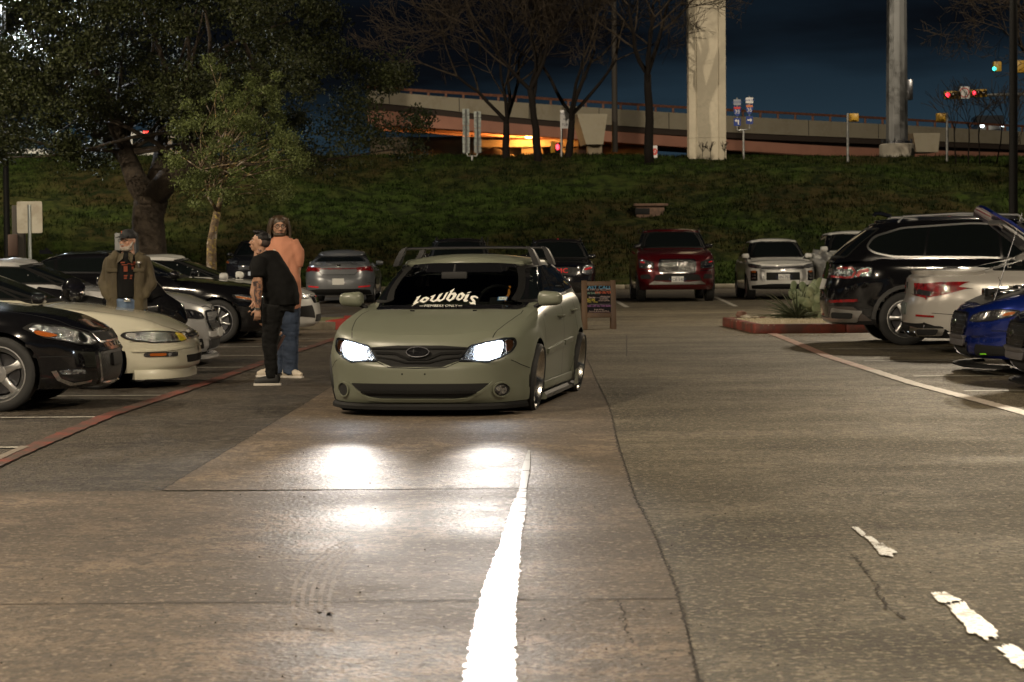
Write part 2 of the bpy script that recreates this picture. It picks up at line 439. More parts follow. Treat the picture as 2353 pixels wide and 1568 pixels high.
def wheel(parent, x, y, wr, rr, wid, style, key, camber=0, steer=0, rimm=ALU, lipm=ALU):
    """style=(spokes, width, twin, dish)"""
    sg = 1 if y > 0 else -1; ns, sw, twin, dish = style; h = wid/2
    if key not in WH:
        q = h*.92; sh_ = wr-rr
        ty = G().lathe([(rr-.005, -q), (rr+.01, -h*.98), (rr+sh_*.5, -h*1.03), (wr-.018, -h*.97), (wr, -h*.8), (wr, h*.8), (wr-.018, h*.97), (rr+sh_*.5, h*1.03), (rr+.01, h*.98), (rr-.005, q)], 40)
        rb = G().lathe([(rr+.004, q*.99), (rr+.006, q*1.04), (rr-.008, q*1.05), (rr-.014, q*.95), (rr-.028, q-.03), (rr-.03, q-dish), (rr-.05, q-dish-.02), (rr-.055, -q*.9), (rr, -q)], 48)
        sp_ = G(); ri = rr-.035; yo = q-dish
        for k in range(ns):
            for s2 in ((-1, 1) if twin else (0,)):
                a = 2*math.pi*k/ns+.2; v = []
                for (r, w_, yy, th) in ((.05, sw*.9, yo-.01, .05), (.10, sw*.75, yo+.004, .045), (ri*.75, sw*.62, yo+.004, .035), (ri, sw*.95, yo-.005, .04)):
                    off = s2*(sw*.9+.25*sw*(r/ri)*2) if twin else 0
                    for dw, dy in ((-w_/2, -.004), (-w_/2*.6, .0), (w_/2*.6, .0), (w_/2, -.004), (w_/2, -th), (-w_/2, -th)):
                        t = off*(.6+.4*r/ri)+dw; v.append((r*math.cos(a)-t*math.sin(a), yy+dy, r*math.sin(a)+t*math.cos(a)))
                f = [(i*6+j, i*6+(j+1) % 6, (i+1)*6+(j+1) % 6, (i+1)*6+j) for i in range(3) for j in range(6)]
                sp_.add(v, f)
        sp_.lathe([(0, yo+.012), (.028, yo+.012), (.034, yo+.004), (.075, yo+.002), (.08, yo-.05)], 20)
        dk = G().lathe([(.02, yo-.075), (rr*.72, yo-.075), (rr*.72, yo-.095), (.02, yo-.095)], 28)
        dr = G().lathe([(0, -q*.3), (rr-.02, -q*.3)], 20)
        o = [sp_.mk('wheel', rimm), ty.mk('tyre', RUB), rb.mk('rim', lipm), dk.mk('brake_disc', DALU), dr.mk('inner_barrel', DRK)]
        for c in o[1:]: c.parent = o[0]
        WH[key] = o[0]; w = o[0]; w.parent = parent
    else: w = copy_tree(WH[key], parent)
    w.location = (x, y-sg*h, wr); w.rotation_euler = (0, 0, 0)
    Mx = Matrix.Rotation((0 if sg > 0 else math.pi)+steer, 4, 'Z') @ Matrix.Rotation(R(camber), 4, 'X') @ Matrix.Rotation(.3*x, 4, 'Y')
    w.rotation_euler = Mx.to_euler(); return w
def well(parent, S):
    hw, Ra, wr = S['hw'], S['Ra'], S['wr']
    for wx in (0, -S['wb']):
        for sg in (1, -1):
            a0 = -math.asin(min(1, (wr-S['zb'])/Ra))
            q = G().lathe([(Ra+.001, sg*(hw-.012)), (Ra+.004, sg*(hw-.06)), (Ra+.004, sg*(hw-.33)), (.0, sg*(hw-.335))], 26, a0=a0, a1=math.pi-a0); q.v = [(a+wx, b, c+wr) for a, b, c in q.v]; q.mk('wheel_well', DRK, parent)
def car(name, label, loc, yaw, S, group=None, cat='car'):
    root = empty(name, loc, yaw, label, cat, group); B = Body(S); PM = S['paint']
    mk('body', (B.V, B.F), [PM, DRK], root, idx=B.idx, ang=S.get('ang', 30)); well(root, S)
    def pt(nm, vf2, pl, matl, off=.004, both=False, rim=.012, parent=root, smooth=True):
        o = None
        for sg in ((1, -1) if both else (1,)):
            v = vf2
            if both and sg < 0:
                if pl == 'S': v = vf2
                elif pl in 'FR': v = ([(-a, b) for a, b in vf2[0]], vf2[1])
                else: v = ([(a, -b) for a, b in vf2[0]], vf2[1])
            o = mk(nm, B.proj(v, pl, off, sg, rim), matl, parent, smooth=smooth, ang=50)
        return o
    # windows
    gm = S.get('glass', GLS)
    for pl, key in (('F', 'ws'), ('R', 'rw')):
        if S.get(key):
            poly = rnd(S[key], .05); nm = 'windscreen' if key == 'ws' else 'rear_window'
            w = pt(nm, flat(poly, .07), pl, gm if key == 'ws' else S.get('rglass', gm), .004)
            if S.get('hole') and key == 'ws': pt('glass_frit', ribbon([(.672, .93), (.565, 1.235), (.28, 1.258), (-.28, 1.258), (-.565, 1.235), (-.672, .93)], .085), pl, PBLK, .002, parent=w)
            pt('window_seal', ribbon(poly, .03 if not S.get('hole') else .034, True), pl, BLK if not S.get('hole') else PBLK, .006, parent=w)
    if S.get('dlo'):
        dl = rnd(S['dlo'], S.get('dr', .04)); base = [dl]
        segs = []; rest = dl
        for (xb_, xt_, w_) in S.get('cuts', []):
            a, b = (xb_, 0), (xt_, 2)
            d = (xt_-xb_)/1.0
            zb_ = min(p[1] for p in dl); zt_ = max(p[1] for p in dl)
            front = clip(rest, (xt_+w_/2, zt_), (xb_+w_/2, zb_)); rest = clip(rest, (xb_-w_/2, zb_), (xt_-w_/2, zt_))
            if len(front) > 2: segs.append(front)
        segs.append(rest)
        pt('window_surround', flat(dl, .045), 'S', S.get('pillar', PBLK), .002, both=True)
        for q in segs:
            if len(q) > 2: pt('side_window', flat(q, .045), 'S', S.get('sglass', gm), .005, both=True)
        pt('window_trim', ribbon(dl, S.get('tw', .016), True), 'S', S.get('trim', BLK), .008, both=True)
    gaps = S.get('gaps', [])
    if gaps:
        A = G()
        for pl, line in gaps:
            for sg in ((1, -1) if pl in 'SFRT' and not (pl in 'FR' and all(abs(p[0]+q[0]) < 1e-6 for p, q in zip(line, line[::-1]))) else (1,)):
                v, f = ribbon(line, S.get('gw', .008))
                if sg < 0 and pl in 'FR': v = [(-a, b) for a, b in v]
                if sg < 0 and pl == 'T': v = [(a, -b) for a, b in v]
                vv, ff = B.proj((v, f), pl, .0015, sg if pl == 'S' else 1, 0); A.add(vv, ff)
        A.mk('panel_gap', DRK, root)
    made = []
    for it in S.get('bits', []):
        nm, pl, poly, matl = it[:4]; o = it[4] if len(it) > 4 else {}
        par = made[o['par']] if 'par' in o else root
        if 'w' in o: vf2 = ribbon(poly, o['w'], o.get('closed', False), o.get('g', .05))
        else: vf2 = flat(rnd(poly, o.get('r', .02)) if o.get('r', .02) else poly, o.get('g', .05))
        made.append(pt(nm, vf2, pl, matl, o.get('off', .005), o.get('both', False), o.get('rim', .012), par))
    # mirrors, handles
    if S.get('mir'):
        mx_, mz_, sz = S['mir']
        for sg in (1, -1):
            y0 = B.hit('S', mx_, mz_-.02, sg)[0].y
            g = G().bbox(-.085, .085, -.105*sz, .105*sz, -.065*sz, .07*sz, .045)
            g.v = [(a*(1 if a > 0 else .5)+.02*math.copysign(b*b/.013, -1), b, c*(1-.25*max(0, b*sg)/.115)) for a, b, c in g.v]
            o = g.xf(Matrix.Translation((mx_+.03, y0+sg*S.get('mo', .115), mz_+.06))).mk('wing_mirror', S.get('mirm', PM), root, ang=60)
            G().tube([(mx_+.03, y0-sg*.03, mz_-.02), (mx_+.03, y0+sg*.06, mz_+.03)], .022, 8).mk('mirror_arm', BLK, o)
    for (hx, hz) in S.get('handles', []):
        for sg in (1, -1):
            p, nn = B.hit('S', hx, hz, sg); g = G().tube([(hx-.10, p.y-.004*sg, hz), (hx-.08, p.y+sg*.035, hz+.002), (hx+.07, p.y+sg*.035, hz+.006), (hx+.10, p.y-.004*sg, hz+.006)], .014, 6)
            g.mk('door_handle', S.get('handm', PM), root)
    ws = S['wheel']; hw = S['hw']
    for wx, tr_ in ((0, S.get('ft', -.015)), (-S['wb'], S.get('rt', -.015))):
        for sg in (1, -1):
            wheel(root, wx, sg*(hw+tr_), S['wr'], S['rr'], S.get('wid', .22), ws, name+str(id(S)), S.get('camber', 0), (S.get('steer', 0) if wx == 0 else 0), S.get('rimm', ALU), S.get('lipm', ALU))
    for (pl, y_, z_, txt, pm, ink) in S.get('plates', []):
        p, nn = B.hit(pl, y_, z_); x_ = p.x+(.02 if pl == 'F' else -.02); s_ = 1 if pl == 'F' else -1
        q = G().bbox(x_-.006, x_+.006, y_-.155, y_+.155, z_-.078, z_+.078, .004).mk('number_plate', pm, root)
        if txt:
            v, f = text_vf(txt, .105); vv = [(x_+s_*.0075, y_+s_*a*1.0, z_-.008+b) for a, b, _ in v]
            mk('plate_lettering', (vv, f if s_ > 0 else [k[::-1] for k in f]), ink, q, smooth=False)
            v, f = text_vf('TEXAS', .035); mk('plate_heading', ([(x_+s_*.0075, y_+s_*a, z_+.056+b) for a, b, _ in v], f), ink, q, smooth=False)
    return root, B
def mir(p): return p+[(-a, b) for a, b in reversed(p)]
# ------------------------------------------------------------------ lamps of the car park
WARM = (1, .83, .60)
def lamp(name, loc, aim, power, size, col=WARM, spot=None, blend=.6, shape='DISK'):
    l = bpy.data.lights.new(name, 'SPOT' if spot else 'POINT'); l.energy = power; l.color = col; l.shadow_soft_size = size
    if spot: l.spot_size = R(spot); l.spot_blend = blend
    o = bpy.data.objects.new(name, l); COL.objects.link(o); o.location = loc
    d = Vector(aim)-Vector(loc); o.rotation_euler = d.to_track_quat('-Z', 'Y').to_euler(); return o
WARM = (1, .83, .60)
STEEL = mat('dark painted steel', (.008, .008, .008), .6, spec=.2, bump=(20, .05, .01))
GALV = mat('galvanised steel', (.36, .36, .35), .42, .75, noise=(6, (.2, .2, .2), .4, .65))
LED = mat('lamp diffuser', (1, 1, 1), .4, emit=(1, .88, .72), es=180)
def lamp_post(x, y, h, label, aims, power, heads=2, seen=True, r=.1, col=WARM):
    t = empty('lamp_post', (x, y, 0), 0, label, 'lamp post', 'lamp posts of the car park')
    G().tube([(0, 0, 0), (0, 0, h)], [r, r*.7], 12).mk('pole', STEEL, t)
    G().lathe([(.28, 0), (.28, .55), (.24, .6), (0, .6)], 20, 'z').mk('base', CONC, t)
    for k in range(heads):
        sx = (-1, 1)[k] if heads > 1 else 0
        G().bbox(sx*.35-.18, sx*.35+.18, -.28, .28, h-.02, h+.07, .02).mk('lamp_head', STEEL, t)
        G().box(sx*.35-.14, sx*.35+.14, -.22, .22, h-.035, h-.021).mk('lamp_lens', LED, t)
        lamp('lamp_light', (x+sx*.35, y, h-.12), aims[k % len(aims)], power, .10, col, 165, .35)
CONC = mat('cast concrete', (.36, .33, .28), .8, noise=(1.2, (.25, .22, .18), .35, .7), bump=(12, .3, .02))
lamp_post(10.25, 46.5, 9.3, 'tall black lamp post rising behind the black suv with chrome window line', [(4, 30, 0), (4, 45, 0)], 2600)
lamp_post(-14.6, 66, 8.75, 'lamp post glaring through the leaves of the big oak', [(-5, 54, 0), (-6, 40, 0)], 2600, col=(.86, .93, 1))
lamp_post(-8.8, 12, 9.5, 'lamp post beside the aisle ahead of the row of parked cars', [(0, 14, 0), (-1, 19, 0)], 3300)
lamp_post(-3.5, -9, 9, 'lamp post at the entrance of the aisle', [(-1, 9, 0), (0, 18, 0)], 2600)
lamp_post(9.2, 14, 9.5, 'lamp post beside the aisle at its near end', [(5, 20, 0), (2, 14, 0)], 1900)
lamp_post(-13.0, 27, 9, 'lamp post behind the parked black and cream cars', [(-4, 24, 0), (-4, 30, 0)], 1700)
t = empty('added_flood_mast', (27, 68, 0), 0, 'unseen tall mast with floodlights added beside the car park, beyond the white suv', 'light mast'); G().tube([(0, 0, 0), (0, 0, 24)], [.3, .18], 12).mk('pole', GALV, t); G().lathe([(.7, 23.9), (.7, 24.2), (0, 24.3)], 16, 'z').mk('lamp_crown', STEEL, t)  # unseen mast, added to light the column and the bank
lamp('added_flood_light', (26, 68.5, 23.7), (6, 102, 3), 36000, .3, (1, .86, .64), 110, .5); lamp('added_flood_light', (26, 67, 23.7), (2, 62, 0), 9000, .3, (1, .86, .64), 90, .6)
lamp_post(-19.5, 44, 9, 'unseen lamp post added at the far edge of the car park near the big oak', [(-9, 60, 5), (-6, 62, 3)], 5200)  # out of view, added to brighten the leaves of the oak
t = empty('added_flood_mast', (-25, 74, 0), 0, 'unseen tall mast with floodlights added beside the car park, beyond the oak', 'light mast'); G().tube([(0, 0, 0), (0, 0, 20)], [.3, .18], 12).mk('pole', GALV, t); G().lathe([(.7, 19.9), (.7, 20.2), (0, 20.3)], 16, 'z').mk('lamp_crown', STEEL, t)  # second unseen mast, added to light the overpass
lamp('added_flood_light', (-24, 74.5, 19.7), (-4, 125, 6), 34000, .3, (1, .86, .64), 90, .5)
# ------------------------------------------------------------------ ground
ASPH = mat('asphalt', (.088, .070, .050), .60, spec=.35, noise=[(.9, (.036, .030, .024), .40, .60, (.7, 1, 1)), (6, (.11, .093, .072), .50, .60), (15, (.026, .021, .017), .50, .58), (32, (.15, .13, .10), .56, .63), (80, (.02, .017, .014), .55, .62)], bump=[(40, 1, .03), (11, .6, .03)], rvar=.08)
SLAB = mat('worn concrete', (.225, .170, .118), .62, spec=.4, noise=[(.7, (.085, .066, .047), .42, .58, (.7, 1, 1)), (3, (.11, .085, .062), .46, .57), (9, (.085, .066, .048), .50, .58), (22, (.26, .21, .155), .56, .62), (45, (.06, .047, .034), .52, .60)], bump=[(40, .8, .012), (13, .25, .016), (4, .2, .03)], rvar=.10)
AGGR = mat('exposed aggregate', (.175, .148, .098), .60, spec=.35, noise=[(.7, (.055, .046, .033), .43, .59, (.6, 1, 1)), (4, (.088, .073, .047), .48, .57), (11, (.068, .056, .037), .51, .58), (25, (.27, .235, .165), .54, .61), (60, (.038, .032, .024), .53, .60)], bump=[(45, 1, .022), (12, .35, .022)], rvar=.10)
SOIL = mat('dark soil', (.03, .026, .018), .9, noise=(4, (.05, .045, .03), .4, .6), bump=(8, .5, .05))
def sheet(name, pts, z, m, parent=None, g=None, kind='structure'):
    if g: v, f = flat(pts, g)
    else: v, f = pts, [tuple(range(len(pts)))]
    o = mk(name, ([(a, b, z) for a, b in v], f), m, parent, smooth=False)
    if parent is None: o['kind'] = kind
    return o
P2 = lambda *uv: [tuple(gp(u, v).xy) for u, v in uv]
sheet('ground', [(-900, -60), (900, -60), (900, 1500), (-900, 1500)], -.03, SOIL)
sheet('car_park', [(-60, -20), (60, -20), (60, 76), (-60, 76)], 0, ASPH)
# ------------------------------------------------------------------ slabs, cracks and markings
def inset(poly, d=.006):
    c = Vector((sum(p[0] for p in poly)/len(poly), sum(p[1] for p in poly)/len(poly))); return [tuple(Vector(p)+(c-Vector(p)).normalized()*d) for p in poly]
pv = empty('pavement', (0, 0, 0)); pv['kind'] = 'structure'
JT = mat('crack shadow', (.035, .028, .022), .9); JT2 = mat('joint filler', (.06, .048, .036), .8)
cw = gp(1176, 1568*1.3).y
crack = [(1320, 770), (1352, 832), (1372, 880), (1400, 935), (1412, 985), (1420, 1030), (1438, 1075), (1447, 1110), (1462, 1150), (1490, 1200), (1505, 1230), (1525, 1285), (1545, 1330), (1562, 1385), (1580, 1450), (1605, 1568), (1640, 1720)]
cr2 = P2(*crack); rq = random.Random(2)
lo_ = P2((370, 1129), (690, 935), (905, 798))
def row(v): return gp(600, v).y
def cx_at(Y, L):
    for a, b in zip(L, L[1:]):
        if (a[1]-Y)*(b[1]-Y) <= 0: return a[0]+(b[0]-a[0])*(Y-a[1])/(b[1]-a[1])
    return L[-1][0] if Y < L[-1][1] else L[0][0]
Y1, Y2, Y3, Y0 = row(1130), row(1387), row(1760), gp(1000, 784).y
def crackpts(Ya, Yb): return [(cx_at(Y, cr2), Y) for Y in np.linspace(Ya, Yb, 14)]
sheet('slab', inset([(-14, Y2), (-14, Y1), lo_[0], (lo_[0][0]+.05, Y1)]+crackpts(Y1, Y2)), .004, SLAB, pv); sheet('slab', inset([(-14, Y3), (-14, Y2)]+crackpts(Y2, Y3)), .004, SLAB, pv)
sheet('slab', inset([lo_[0], lo_[1], lo_[2]]+crackpts(Y0, Y1)), .004, SLAB, pv)
sheet('aggregate_strip', inset([(cx_at(Y3, cr2), Y3)]+crackpts(Y3, Y0)+[(cr2[0][0], 60), (40, 60), (40, Y3)], .01), .004, AGGR, pv)
sheet('far_lane', [(-5.2, Y0+.02), (cr2[0][0]-.02, Y0+.02), (cr2[0][0]-.02, 52), (-2.2, 52)], .004, SLAB, pv)
def strip_(name, pts, w, m, z=.008, jit=0, parent=None, kind='structure', wob=0, seg=.08, gap=0):
    P = [Vector(p) for p in pts]; Q = []
    for a, b in zip(P, P[1:]):
        k = max(1, int((b-a).length/seg)); Q += [a.lerp(b, i/k) for i in range(k)]
    Q.append(P[-1]); V = []; F_ = []; q = random.Random(len(name)+int(w*1000)+len(Q))
    for i, p in enumerate(Q):
        a, b = Q[max(i-1, 0)], Q[min(i+1, len(Q)-1)]; d = (b-a).normalized(); n_ = Vector((-d.y, d.x)); o = q.uniform(-wob, wob); ww = [w/2*(1+q.uniform(-jit, jit)) for _ in (0, 1)]
        V += [(*(p+n_*(o+ww[0])), z), (*(p+n_*(o-ww[1])), z)]
    for i in range(len(Q)-1):
        if gap and q.random() < gap: continue
        F_.append((2*i, 2*i+1, 2*i+3, 2*i+2))
    o = mk(name, (V, F_), m, parent, smooth=False)
    if parent is None: o['kind'] = kind
    return o
strip_('crack', cr2, .009, JT, .006, .9, pv, wob=.012, seg=.04, gap=.06); strip_('crack', P2((1330, 1386), (1418, 1384), (1430, 1400), (1436, 1440), (1452, 1480)), .007, JT, .006, .9, pv, wob=.008, seg=.03, gap=.1); strip_('crack', P2((1958, 1275), (2000, 1330), (2040, 1400), (2080, 1430)), .010, JT, .0085, .9, pv, wob=.014, seg=.04, gap=.12)
strip_('crack', P2((1340, 820), (1440, 820), (1440, 770)), .016, JT, .006, .6, pv, wob=.006); strip_('crack', lo_, .009, JT, .0065, .8, pv, wob=.012, gap=.15); strip_('slab_joint', [(-14, Y1), (lo_[0][0], Y1)], .010, JT2, .0062, .3, pv); strip_('slab_joint', [(-14, Y2+.01), (cx_at(Y2, cr2), Y2+.01)], .010, JT2, .0062, .5, pv)
# tyre marks
TM = mat('tyre mark', (.085, .066, .048), .62, spec=.25, noise=[(5, (.15, .115, .08), .36, .56), (22, (.16, .125, .09), .5, .6)], bump=[(40, .8, .012), (13, .25, .016)]); 
for k in range(5):
    A_ = [(800, 1239), (745, 1272), (700, 1312), (676, 1360), (674, 1405), (690, 1445)]; f_ = 1-.13*k; strip_('tyre_mark', P2(*[(800+(a-800)*f_+4*k, b+6*k*(1 if b < 1400 else .3)) for a, b in [(hermite([(i, q_[0]) for i, q_ in enumerate(A_)], t), hermite([(i, q_[1]) for i, q_ in enumerate(A_)], t)) for t in np.linspace(0, 5, 30)]]), .018, TM, .0055, .12, seg=.05)
# paint
WPT = mat('worn white paint', (.50, .48, .42), .5, noise=[(14, (.14, .12, .10), .5, .68), (60, (.2, .18, .15), .55, .7)], bump=(60, .3, .004)); WRT = mat('thermoplastic white line', (.80, .80, .78), .30, spec=.9, coat=1, cr=.22, bump=(30, .35, .01))
RPT = mat('worn red paint', (.22, .045, .030), .6, noise=[(2.2, (.075, .05, .04), .40, .58), (30, (.07, .05, .038), .46, .60)], bump=(60, .3, .004)); PKT = mat('faded pink paint', (.42, .26, .20), .5, noise=[(2.4, (.30, .13, .10), .45, .65), (40, (.14, .11, .09), .52, .7)], bump=(60, .3, .004)); PAL = mat('faded pale paint', (.46, .40, .34), .5, noise=[(30, (.2, .17, .14), .50, .7)], bump=(60, .3, .004))
red = P2((-60, 1092), (30, 1050), (245, 958), (480, 880), (640, 822), (770, 780), (800, 768)); strip_('painted_line', red, .15, RPT, .012, .08, wob=.005, seg=.1); strip_('painted_line', P2((-40, 1075), (30, 1042), (58, 1030)), .07, mat('ghost paint', (.20, .17, .14), .6), .0165, .1)
for v, u1 in ((1030, 70), (960, 246), (910, 400), (873, 500), (845, 590), (818, 655), (797, 715), (779, 765)):
    p = gp(u1, v); strip_('stall_line', [(p.x, p.y), (p.x-6.0, p.y+.14)], .085, WPT, .008, .15, seg=.12)
pk = P2((1762, 763), (1830, 790), (1905, 822), (2000, 852), (2100, 884), (2230, 918), (2353, 951), (2460, 985)); strip_('painted_line', pk[:4], .15, PKT, .012, .08, wob=.004, seg=.1); strip_('painted_line', pk[3:], .15, PAL, .012, .08, wob=.004, seg=.1)
for v, u0_ in ((784, 1850), (803, 1905), (831, 1985), (866, 2100), (900, 2215), (945, 2375)):
    p = gp(u0_, v); strip_('stall_line', [(p.x, p.y), (p.x+6.0, p.y-.14)], .085, WPT, .008, .15, seg=.12)
for (a, b) in (((1643, 683), (1691, 705)), ((1412, 690), (1441, 707)), ((1905, 690), (1935, 702))): strip_('stall_line', P2(a, b), .12, WPT, .008, .15)
WL = [(1216, 1038, .02), (1208, 1085, .06), (1203, 1120, .05), (1190, 1180, .10), (1176, 1240, .11), (1165, 1290, .14), (1150, 1360, .17), (1140, 1420, .18), (1125, 1568, .21), (1100, 1800, .22)]
V = []; n_ = 420; rq = random.Random(14)
for i in range(n_):
    v_ = 1038+(1800-1038)*(i/(n_-1))**1.25; p_ = gp(hermite([(b, a) for a, b, c in WL], v_), v_); w_ = .85*hermite([(b, c) for a, b, c in WL], v_)
    for s_ in (-1, 1): V.append((p_.x+s_*w_*.5*(1+.20*mnoise.noise(Vector((i*.21, s_*9, 0)))+.09*rq.uniform(-1, 1)), p_.y, .011))
o = mk('painted_line', (V, [(2*i, 2*i+1, 2*i+3, 2*i+2) for i in range(n_-1) if not (i < 150 and mnoise.noise(Vector((i*.5, 3, 0))) > .33)]), WRT, None, smooth=False); o['kind'] = 'structure'
def blob(pts, m=WRT):
    pts = [tuple(gp(*p).xy) for p in pts]; q = random.Random(int(pts[0][0]*99)); c = Vector((sum(p[0] for p in pts)/len(pts), sum(p[1] for p in pts)/len(pts))); V = []
    for i, p in enumerate(pts):
        a, b = Vector(p), Vector(pts[(i+1) % len(pts)])
        for k in range(14): w = a.lerp(b, k/14); w = c+(w-c)*(1+.22*mnoise.noise(Vector((w.x*30, w.y*12, 1)))+q.uniform(-.14, .10)); V.append((w.x, w.y, .012))
    n = len(V); o = mk('paint_patch', (V+[(c.x, c.y, .012)], [(i, (i+1) % n, n) for i in range(n)]), m, None, smooth=False); o['kind'] = 'structure'
DAS = mat('white dash paint', (.74, .75, .74), .4, noise=[(7, (.14, .12, .09), .56, .60), (35, (.2, .18, .14), .58, .62)], bump=(40, .2, .004))
for b_ in ([(1958, 1217), (1972, 1216), (1990, 1232), (1982, 1238)], [(1986, 1238), (2002, 1236), (2024, 1256), (2010, 1262)], [(2008, 1260), (2028, 1256), (2062, 1274), (2050, 1284), (2022, 1280)], [(2140, 1370), (2170, 1366), (2205, 1384), (2180, 1396), (2150, 1386)], [(2175, 1396), (2215, 1390), (2300, 1462), (2275, 1480), (2225, 1458)], [(2290, 1494), (2325, 1488), (2400, 1530), (2390, 1560), (2330, 1536)]): blob(b_, DAS)
# small litter on the asphalt
rq = random.Random(8); V = []; F_ = []
for k in range(220):
    v_ = rq.uniform(800, 1560); p = gp(rq.uniform(0, 2353), v_); r_ = rq.uniform(.003, .0065); i = len(V); a = rq.random()*3
    V += [(p.x+r_*math.cos(a+q*2.1), p.y+r_*math.sin(a+q*2.1), .005) for q in range(3)]+[(p.x, p.y, .005+r_)]; F_ += [(i, i+1, i+3), (i+1, i+2, i+3), (i+2, i, i+3)]
tag(mk('debris', (V, F_), mat('dark grit', (.03, .025, .02), .9), None, smooth=False), 'specks of dark grit strewn over the pavement', 'grit', kind='stuff')
# ------------------------------------------------------------------ the olive hatchback
def lip(B, z, th, out, x0, name, matl, parent, x1=99, drop=0):
    """a splitter or skirt following the foot of the skin"""
    nc = B.nc; pts = [B.V[i] for i in range(nc) if x0 < B.V[i][0] < x1]
    if not pts: return
    for full in ((True,) if x1 > 50 else (1, -1)):
        L = [(p[0], p[1]) for p in pts]
        if full is True: L = L+[(a, -b) for a, b in reversed(L)]
        else: L = [(a, b*full) for a, b in L]
        k = len(L); V = []; 
        for i, (a, b) in enumerate(L):
            p, q = Vector(L[max(i-1, 0)]), Vector(L[min(i+1, k-1)]); d = (q-p); 
            n_ = Vector((-d.y, d.x)).normalized() if d.length > 1e-6 else Vector((1, 0))
            if n_.dot(Vector((a-(-1.2), b))) < 0: n_ = -n_
            V += [(a-n_.x*.05, b-n_.y*.05, z+th), (a+n_.x*out*.6, b+n_.y*out*.6, z+th), (a+n_.x*out, b+n_.y*out, z+th*.55), (a+n_.x*out, b+n_.y*out, z), (a-n_.x*.08, b-n_.y*.08, z)]
        F_ = [(i*5+j, i*5+(j+1) % 5, (i+1)*5+(j+1) % 5, (i+1)*5+j) for i in range(k-1) for j in range(5)]+[(0, 1, 2, 3, 4), tuple((k-1)*5+j for j in (4, 3, 2, 1, 0))]
        mk(name, (V, F_), matl, parent, ang=30)
OLV = mat('satin olive paint', (.145, .155, .116), .40, 0, .5, .15, .3, bump=(9, .02, .01))
_t = OLV.node_tree; _b = _t.nodes['Principled BSDF']; _g = N(_t, 'ShaderNodeNewGeometry'); _m = N(_t, 'ShaderNodeMix', data_type='RGBA'); _m.inputs[6].default_value = (.145, .155, .116, 1); _m.inputs[7].default_value = (.012, .012, .012, 1)
_t.links.new(_g.outputs['Backfacing'], _m.inputs[0]); _t.links.new(_m.outputs[2], _b.inputs['Base Color'])
XEN = mat('headlamp light', (1, 1, 1), .3, emit=(.80, .88, 1), es=65)
ws1 = [(-.70, .908), (-.3, .912), (.3, .912), (.70, .908), (.60, 1.275), (.3, 1.292), (-.3, 1.292), (-.60, 1.275)]
dlo1 = [(-.66, .955), (-2.4, 1.0), (-2.98, 1.03), (-3.02, 1.07), (-2.75, 1.235), (-2.3, 1.285), (-1.7, 1.295), (-1.30, 1.262)]
HL = [(.355, .482), (.445, .612), (.60, .645), (.715, .668), (.785, .668), (.80, .62), (.775, .56), (.70, .505), (.60, .475), (.50, .482)]
